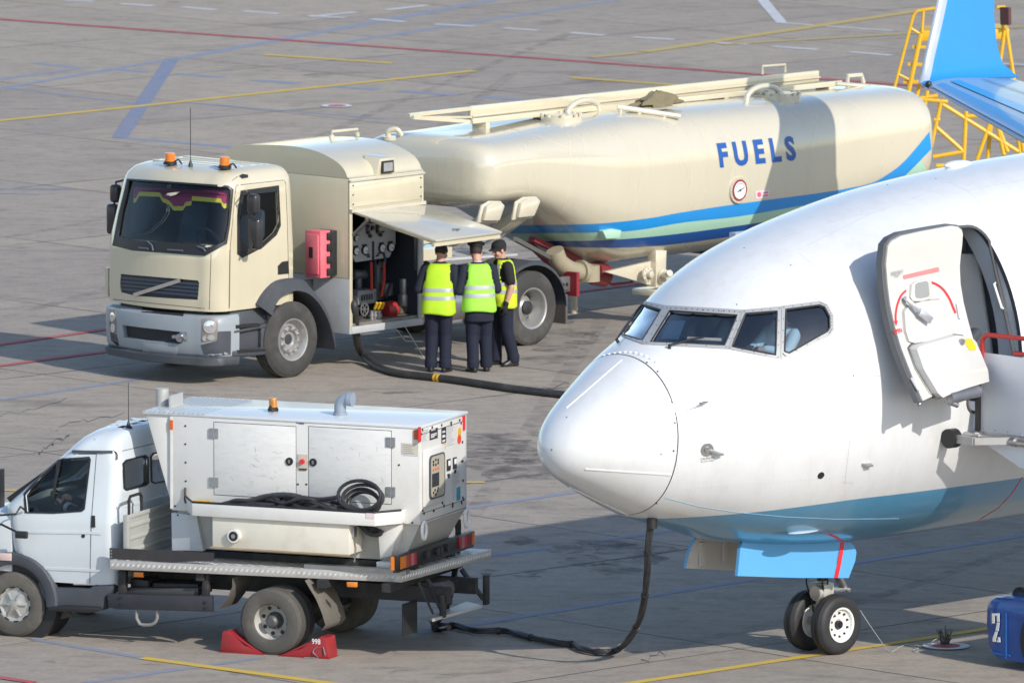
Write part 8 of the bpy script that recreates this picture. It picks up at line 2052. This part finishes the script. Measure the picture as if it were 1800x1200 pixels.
M['blackcloth'] = mat('black_cloth', (.012, .012, .014), .85, var=.2, bump=.4, bscale=16)
M['shoe'] = mat('black_shoe', (.012, .012, .013), .4, var=.1)
def person(name, label, px, py, face, feet=((-.1, 0), (.1, .03)), lean=.05, arms=None, vest='hivis', cloth='navy', bare=False, look=(0, 1, -.4), headfwd=.04, height=1.75, cap=None, gloves=False, belly=.0, hemz=.80, tail=False, group='ground crew at the pump cabinet'):
 pos = at_z(px, py); e = thing('person', label, 'person', None, pos, math.atan2(-face[0], face[1]), group)
 k = height / 1.75; lx = lambda y, z: y + lean * max(0, z - .9)
 V3 = lambda x, y, z: Vector((x * k, (y + lean * max(0, z - .9)) * k, z * k))
 look = Vector(look).normalized(); hc = V3(0, .03 + headfwd, 1.625)
 b = MB(); limb(b, [V3(0, .0, 1.40), V3(0, .01 + headfwd * .4, 1.5), hc + Vector((0, -.02, -.02))], [.075, .062, .06]); pt, el = head_mb(b, hc, look)
 for sd, a in zip((-1, 1), arms):
  s_, el_, wr, hd, pn, cu = a
  if bare: limb(b, [V3(*s_), V3(*el_), V3(*wr)], [.055, .046, .031])
  if not gloves: hand_mb(b, V3(*wr), hd, sd, pn, cu)
  else: limb(b, [V3(*wr) - Vector(hd).normalized() * .05, V3(*wr)], [.03, .028])
 limb(b, [V3(0, 0, 1.40), V3(0, 0, 1.0)], [.09, .09]);
 body = fuse(b, 'body', M['skin'], e, .0075, 4)
 eyes = MB()
 for s1 in (-1, 1): eyes.ball(pt(.032 * s1, .0895, .012), .008, 8)
 eyes.build('eyes', M['lettering_black'], body)
 t = MB()
 for sd, (fx, fy) in zip((-1, 1), feet):
  limb(t, [V3(.09 * sd, -.01, .93), V3(.5 * (.09 * sd + fx), .03 + .5 * fy, .50), V3(fx, fy - .02, .12)], [.115, .092, .082]); t.lathe([(.086, 0), (.09, .1)], V3(fx, fy - .015, .055), (0, 0, 1), 14)
 t.loft([oval(z * k, hw * k, hd * k, 0, cy) for z, hw, hd, cy in ((.80, .17, .12, -.01), (.9, .185, .135, -.01), (1.02, .175, .125, .0))])
 fuse(t, 'trousers', M['trousers'], e, .012, 7)
 for sd, (fx, fy) in zip((-1, 1), feet):
  s1 = MB(); o = MB(); o.loft([oval(z, w, l, 0, cy, 20) for z, w, l, cy in ((.0, .046, .14, .06), (.02, .05, .145, .06), (.05, .047, .135, .055), (.085, .04, .09, .02), (.11, .036, .06, -.01))]); T_ = Matrix.Rotation(-.25 * sd, 4, 'Z'); T_.translation = Vector((fx * k, (fy - .02) * k, 0)); s1.merge(o, T_); s1.build('shoe', M['shoe'], e, angle=60)
 j = MB(); prof = [(.86, .185, .13, -.01), (1.0, .18, .125 + belly, .0 + belly * .5), (1.15, .185, .13 + belly, .0 + belly * .5), (1.3, .195, .132, .0), (1.4, .19, .115, -.005), (1.46, .13, .09, 0), (1.51, .07, .07, .01)]
 if tail: prof = [(.70, .20, .14, -.01), (.78, .20, .14, -.01)] + prof
 j.loft([oval(z * k, hw * k, hd * k, 0, lx(cy, z) * k) for z, hw, hd, cy in prof])
 for sd, a in zip((-1, 1), arms):
  s_, el_, wr = a[:3]
  if bare: m_ = V3(*s_).lerp(V3(*el_), .72); limb(j, [V3(*s_), m_], [.082, .076])
  else: limb(j, [V3(*s_), V3(*el_), V3(*wr)], [.078, .066, .048])
 fuse(j, 'jacket' if not bare else 'shirt', M['navy'] if cloth == 'navy' else M['blackcloth'], e, .012, 6)
 if gloves:
  for sd, a in zip((-1, 1), arms):
   g_ = MB(); hand_mb(g_, V3(*a[2]), a[3], sd, a[4], a[5], 1.12); limb(g_, [V3(*a[2]) - Vector(a[3]).normalized() * .03, V3(*a[2])], [.04, .038]); fuse(g_, 'glove', M['blackcloth'], e, .007, 3)
 # vest
 vp = [(hemz, .232, .168, -.005), (hemz + .06, .228, .165, -.005), (1.0, .218, .158 + belly, belly * .4), (1.15, .214, .154 + belly, belly * .4), (1.28, .206, .15, .0), (1.36, .198, .142, .0), (1.42, .176, .128, 0), (1.46, .146, .112, 0), (1.485, .115, .095, .005)]
 def vring(z, grow=0.0):
  for i in range(len(vp) - 1):
   if z <= vp[i + 1][0]:
    t_ = (z - vp[i][0]) / (vp[i + 1][0] - vp[i][0]); hw, hd, cy = [lerp(vp[i][m], vp[i + 1][m], t_) for m in (1, 2, 3)]; break
  r = oval(z * k, (hw + grow) * k, (hd + grow) * k, 0, lx(cy, z) * k, 44, 2.6)
  fl = max(0, (1.3 - z)) * .018
  return [Vector((p.x * (1 + fl * math.sin(7 * a_ + 9 * z)), p.y + fl * .8 * math.sin(5 * a_ + 3) * .3, p.z + (.012 * math.sin(3 * a_ + 1) if z < hemz + .03 else 0))) for p, a_ in zip(r, [2 * PI * q / 44 for q in range(44)])]
 zs = [hemz + (1.485 - hemz) * q / 24 for q in range(25)]
 vm = MB(); rr = [vring(z) for z in zs]; n = 44; vm.v = [tuple(p) for r in rr for p in r]
 for i in range(24):
  for q in range(n):
   a_ = 2 * PI * (q + .5) / n; z = (zs[i] + zs[i + 1]) / 2
   side = abs(math.cos(a_)); front = math.sin(a_)
   if 1.19 < z < 1.45 and side > (.93 - .16 * math.sin(PI * (z - 1.19) / .26)): continue      # arm holes
   if front > 0 and abs(math.cos(a_)) < (.10 + max(0, z - 1.12) * 1.0 if z > 1.12 else .0): continue                       # open neck
   vm.f.append((i * n + q, i * n + (q + 1) % n, (i + 1) * n + (q + 1) % n, (i + 1) * n + q)); vm.mi.append(0)
 vo = vm.build('vest', M[vest], e, angle=180)
 sm = vo.modifiers.new('sol', 'SOLIDIFY'); sm.thickness = .008; sm.offset = 1
 for za, zb_ in ((hemz + .20, hemz + .25), (hemz + .31, hemz + .36)):
  tm = MB(); tm.loft([vring(za, .011), vring((za + zb_) / 2, .012), vring(zb_, .011)], cap=False); tm.build('reflective_band', M['reflective'], vo, angle=180)
 if bare:
  for sx in (-1, 1):
   tm = MB(); rows = []
   for q in range(12):
    z = lerp(hemz + .34, 1.44, q / 11); rg = vring(z, .013); i0 = min(range(n), key=lambda m: abs(rg[m].x - sx * k * lerp(.13, .12, q / 11)) + (9 if rg[m].y < lx(0, z) * k else 0)); rows.append([rg[i0], rg[(i0 + 1) % n], rg[(i0 + 2) % n]])
   tm.grid(rows); tm.build('reflective_strap', M['reflective'], vo, angle=180)
 if cap == 'peaked':
  up = (Vector((0, 0, 1)) - look * look.z).normalized(); T_ = Matrix((look.cross(up), look, up)).transposed().to_4x4(); T_.translation = hc + up * .06
  c_ = MB(); o = MB(); o.loft([oval(z, w, l, 0, cy, 28, 2) for z, w, l, cy in ((.0, .088, .108, -.008), (.035, .092, .112, -.006), (.05, .12, .14, -.005), (.07, .125, .145, -.005), (.088, .09, .105, 0), (.092, .03, .03, 0))]); c_.merge(o, T_)
  o = MB(); o.loft([[Vector((.088 * math.cos(a), .095 * math.sin(a) + ext * math.sin(a), z)) for a in [PI * q / 12 for q in range(13)]] for ext, z in ((0, .012), (.055, -.008), (.055, -.016), (0, .004))], cap=False, closed=False); c_.merge(o, T_); c_.build('peaked_cap', M['blackcloth'], e, angle=50); hair(hc, look, e, M['hair_brown'], low=0, sc=.97)
 elif cap == 'ball':
  up = (Vector((0, 0, 1)) - look * look.z).normalized(); T_ = Matrix((look.cross(up), look, up)).transposed().to_4x4(); T_.translation = hc + up * .03
  c_ = MB(); o = MB(); o.loft([oval(z, w, l, 0, cy, 28, 2) for z, w, l, cy in ((.0, .088, .112, -.01), (.04, .09, .112, -.01), (.075, .078, .096, -.012), (.098, .05, .06, -.012), (.104, .01, .01, -.012))]); c_.merge(o, T_)
  o = MB(); o.loft([[Vector((.082 * math.cos(a), (.085 + ext) * math.sin(a), z - .02 * abs(math.cos(a)) * (ext > 0))) for a in [PI * q / 12 for q in range(13)]] for ext, z in ((0, .018), (.075, .0), (.075, -.006), (0, .008))], cap=False, closed=False); c_.merge(o, T_); c_.build('baseball_cap', M['blackcloth'], e, angle=50); hair(hc, look, e, M['hair_brown'], sc=.96)
 else: hair(hc, look, e, M['hair_brown'])
 if tail or cap == 'peaked':
  cm = MB(); cm.loft([oval(z * k, r_, r_ * .95, 0, lx(.012, z) * k + .01, 24, 2) for z, r_ in ((1.475, .074), (1.515, .068))], cap=False); cm.build('shirt_collar', M['white'], e)
 return e
S_ = lambda sd: (.195 * sd, 0, 1.405)
person('person', 'bareheaded person in lime vest facing the open pump cabinet, nearest the gauge panel', 771, 653, (.18, 1),
 arms=((S_(-1), (-.285, -.02, 1.13), (-.17, .22, 1.12), (.3, .9, 0), (.7, -.2, -.6), .5), (S_(1), (.25, -.03, 1.12), (.12, .22, 1.1), (-.3, .9, .1), (-.7, 0, -.6), .5)), look=(.35, 1, -.35), headfwd=.08, lean=.16, vest='hivis', height=1.76, feet=((-.105, .0), (.095, .0)), hemz=.80)
person('person', 'person in dark peaked cap and lime vest standing between the two other workers', 842, 653, (-.22, 1),
 arms=((S_(-1), (-.28, -.04, 1.12), (-.14, .2, 1.08), (.5, .8, .1), (.7, -.2, -.6), .5), (S_(1), (.26, -.02, 1.13), (.12, .24, 1.14), (-.3, .9, .1), (-.7, 0, -.6), .5)), look=(.25, 1, -.35), headfwd=.07, lean=.12, vest='hivis2', height=1.76, cap='peaked', tail=True, feet=((-.09, -.02), (.11, .05)), hemz=.84)
person('person', 'person in black baseball cap with black gloves and bare arms beside the rear truck wheel', 884, 642, (-.88, -.32),
 arms=((S_(-1), (-.265, -.03, 1.12), (-.26, .05, .88), (0, .15, -1), (.8, .4, 0), .5), (S_(1), (.28, .0, 1.12), (.2, .24, 1.05), (-.3, .9, -.1), (-.7, -.2, -.6), .4)), look=(-.18, 1, -.22), headfwd=.03, lean=.0, vest='hivis3', cloth='black', bare=True, gloves=True, cap='ball', height=1.74, belly=.03, feet=((-.11, -.1), (.11, .08)), hemz=.83)
def seated(name, label, fr, seat, face_deg, m_cloth, arms, look, sc=1.0, cap=None, cuff=None, group=None, epaulette=False):
 e = thing(name, label, 'person', None, fr.w(seat), fr.a + R(face_deg - 90), group)
 V3 = lambda x, y, z: Vector((x, y, z)); look = Vector(look).normalized(); hc = V3(0, .1, .70)
 b = MB(); limb(b, [V3(0, .04, .48), V3(0, .07, .6), hc + V3(0, -.02, -.02)], [.075, .06, .06]); pt, el = head_mb(b, hc, look)
 for sd, a in zip((-1, 1), arms): hand_mb(b, a[2], a[3], sd, a[4], a[5]); limb(b, [V3(*a[1]), V3(*a[2])], [.04, .03])
 body = fuse(b, 'body', M['skin'], e, .0075, 4)
 ey = MB()
 for s1 in (-1, 1): ey.ball(pt(.032 * s1, .0895, .012), .008, 8)
 ey.build('eyes', M['lettering_black'], body)
 j = MB(); j.loft([oval(z, hw, hd, 0, cy) for z, hw, hd, cy in ((-.02, .18, .14, 0), (.12, .175, .13, .0), (.3, .19, .13, .03), (.42, .19, .115, .04), (.5, .13, .09, .05), (.555, .07, .07, .06))])
 for sd, a in zip((-1, 1), arms): limb(j, [V3(*a[0]), V3(*a[1]), V3(*a[2]) - Vector(a[3]).normalized() * .02], [.078, .064, .047])
 fuse(j, 'shirt', m_cloth, e, .012, 5)
 t = MB()
 for sd in (-1, 1): limb(t, [V3(.09 * sd, .0, .06), V3(.12 * sd, .42, .10), V3(.12 * sd, .46, -.3)], [.1, .08, .06])
 fuse(t, 'trousers', M['trousers'], e, .014, 5)
 hair(hc, look, e, M['hair_brown'])
 if cuff is not None:
  a = arms[cuff]; c0, c1 = V3(*a[1]), V3(*a[2]); mb = MB(); mb.cyl(c0.lerp(c1, .62), c0.lerp(c1, .78), .062, 18); mb.build('reflective_cuff', M['reflective'], e)
 if epaulette:
  for sd in (-1, 1):
   mb = MB(); mb.bx(.11 * sd - .04, .11 * sd + .04, -.0, .07, .485, .50); ep = mb.build('epaulette', M['blackcloth'], e)
   mb = MB()
   for k in range(3): mb.bx(.11 * sd - .02 + k * .018, .11 * sd - .01 + k * .018, -.002, .072, .49, .505)
   mb.build('gold_bar', mat('gold_braid', (.6, .42, .08), .5), ep)
 return e
# driver of the flatbed
seated('person', 'driver in a navy jacket with reflective cuff, hand on the steering wheel', G, (2.33, GC + .5, 1.24), 0, M['navy'], (((-.2, .03, .40), (-.27, .2, .16), (-.16, .47, .28), (.2, .9, .3), (.6, 0, -.6), .9), ((.2, .03, .40), (.27, .2, .16), (.1, .47, .3), (-.2, .9, .3), (-.6, 0, -.6), .9)), (0, 1, -.05), cuff=0)
# arm resting at the driver's window is turned to the near side by the pose above
M['shirtwhite'] = mat('white_shirt', (.75, .77, .8), .7, var=.03)
for nm, lab, y in (('person', 'pilot in a white shirt with gold bars in the near cockpit seat', .55), ('person', 'pilot in a white shirt in the far cockpit seat', -.55)):
 seated(nm, lab, P, (1.2, y, 3.40), 0, M['shirtwhite'], (((-.2, .03, .40), (-.26, .22, .22), (-.1, .42, .26), (.3, .9, 0), (.5, 0, -.6), .6), ((.2, .03, .40), (.26, .22, .22), (.1, .42, .26), (-.3, .9, 0), (-.5, 0, -.6), .6)), (.3 if y < 0 else -.1, 1, -.3), epaulette=True, group='pilots in the cockpit')
# white sheet behind the windscreen
hs = [hit(*p) for p in Z6([(445, 225), (600, 222), (560, 360), (425, 355)])]
sh = thing('paper_sheet', 'white paper sheet leaning inside the cockpit windscreen', 'paper', None, P.w(hs[3][0]), 0 + P.a)
mb = MB(); o3 = hs[3][0]; mb.slab([q - n * .09 - o3 for q, n in hs], (-.004, 0, 0)); mb.build('sheet', M['paper'], sh, flat=True)
# every separate piece of these becomes a part of its own
def separate(ob):
 me = ob.data; bm = bmesh.new(); bm.from_mesh(me); bm.verts.ensure_lookup_table(); seen = set(); isl = []
 for v in bm.verts:
  if v.index in seen: continue
  st = [v]; seen.add(v.index); c = set()
  while st:
   a = st.pop(); c.add(a.index)
   for e in a.link_edges:
    b = e.other_vert(a)
    if b.index not in seen: seen.add(b.index); st.append(b)
  isl.append(c)
 bm.free()
 if len(isl) < 2 or len(isl) > 40: return
 for c in isl:
  m2 = me.copy(); bm = bmesh.new(); bm.from_mesh(m2); bm.verts.ensure_lookup_table()
  bmesh.ops.delete(bm, geom=[v for v in bm.verts if v.index not in c], context='VERTS'); bm.to_mesh(m2); bm.free()
  o = ob.copy(); o.data = m2; COL.objects.link(o)
 for ch in list(ob.children): ch.parent = ob.parent
 bpy.data.objects.remove(ob)
for nm in ('landing_leg', 'step_bracket', 'wiper', 'flow_meter', 'cable_tie', 'hinge_roller', 'skin_joint', 'fastener', 'radome_latch', 'assist_handle', 'handrail', 'bumper_roller', 'flap_stay', 'red_frame', 'fuel_pipe', 'reflective_strap', 'cabinet_frame', 'ladder_side', 'leg', 'brace', 'frame_tube', 'handrail_post', 'tail_lamp', 'trailer_socket', 'lens', 'eyes', 'side_panel', 'skid', 'bulkhead_column', 'step_tread', 'chassis_cover', 'walkway_bracket', 'rear_reflector', 'guard_bolt', 'windscreen_trim', 'flap_rib', 'knob', 'screw', 'bristle', 'wheel_nut', 'vent_slot', 'weld_seam', 'open_arrow', 'door_rib', 'panel_gap', 'stair_flank', 'side_window'):
 for ob in [o for o in bpy.data.objects if o.type == 'MESH' and o.name.split('.')[0] == nm]: separate(ob)
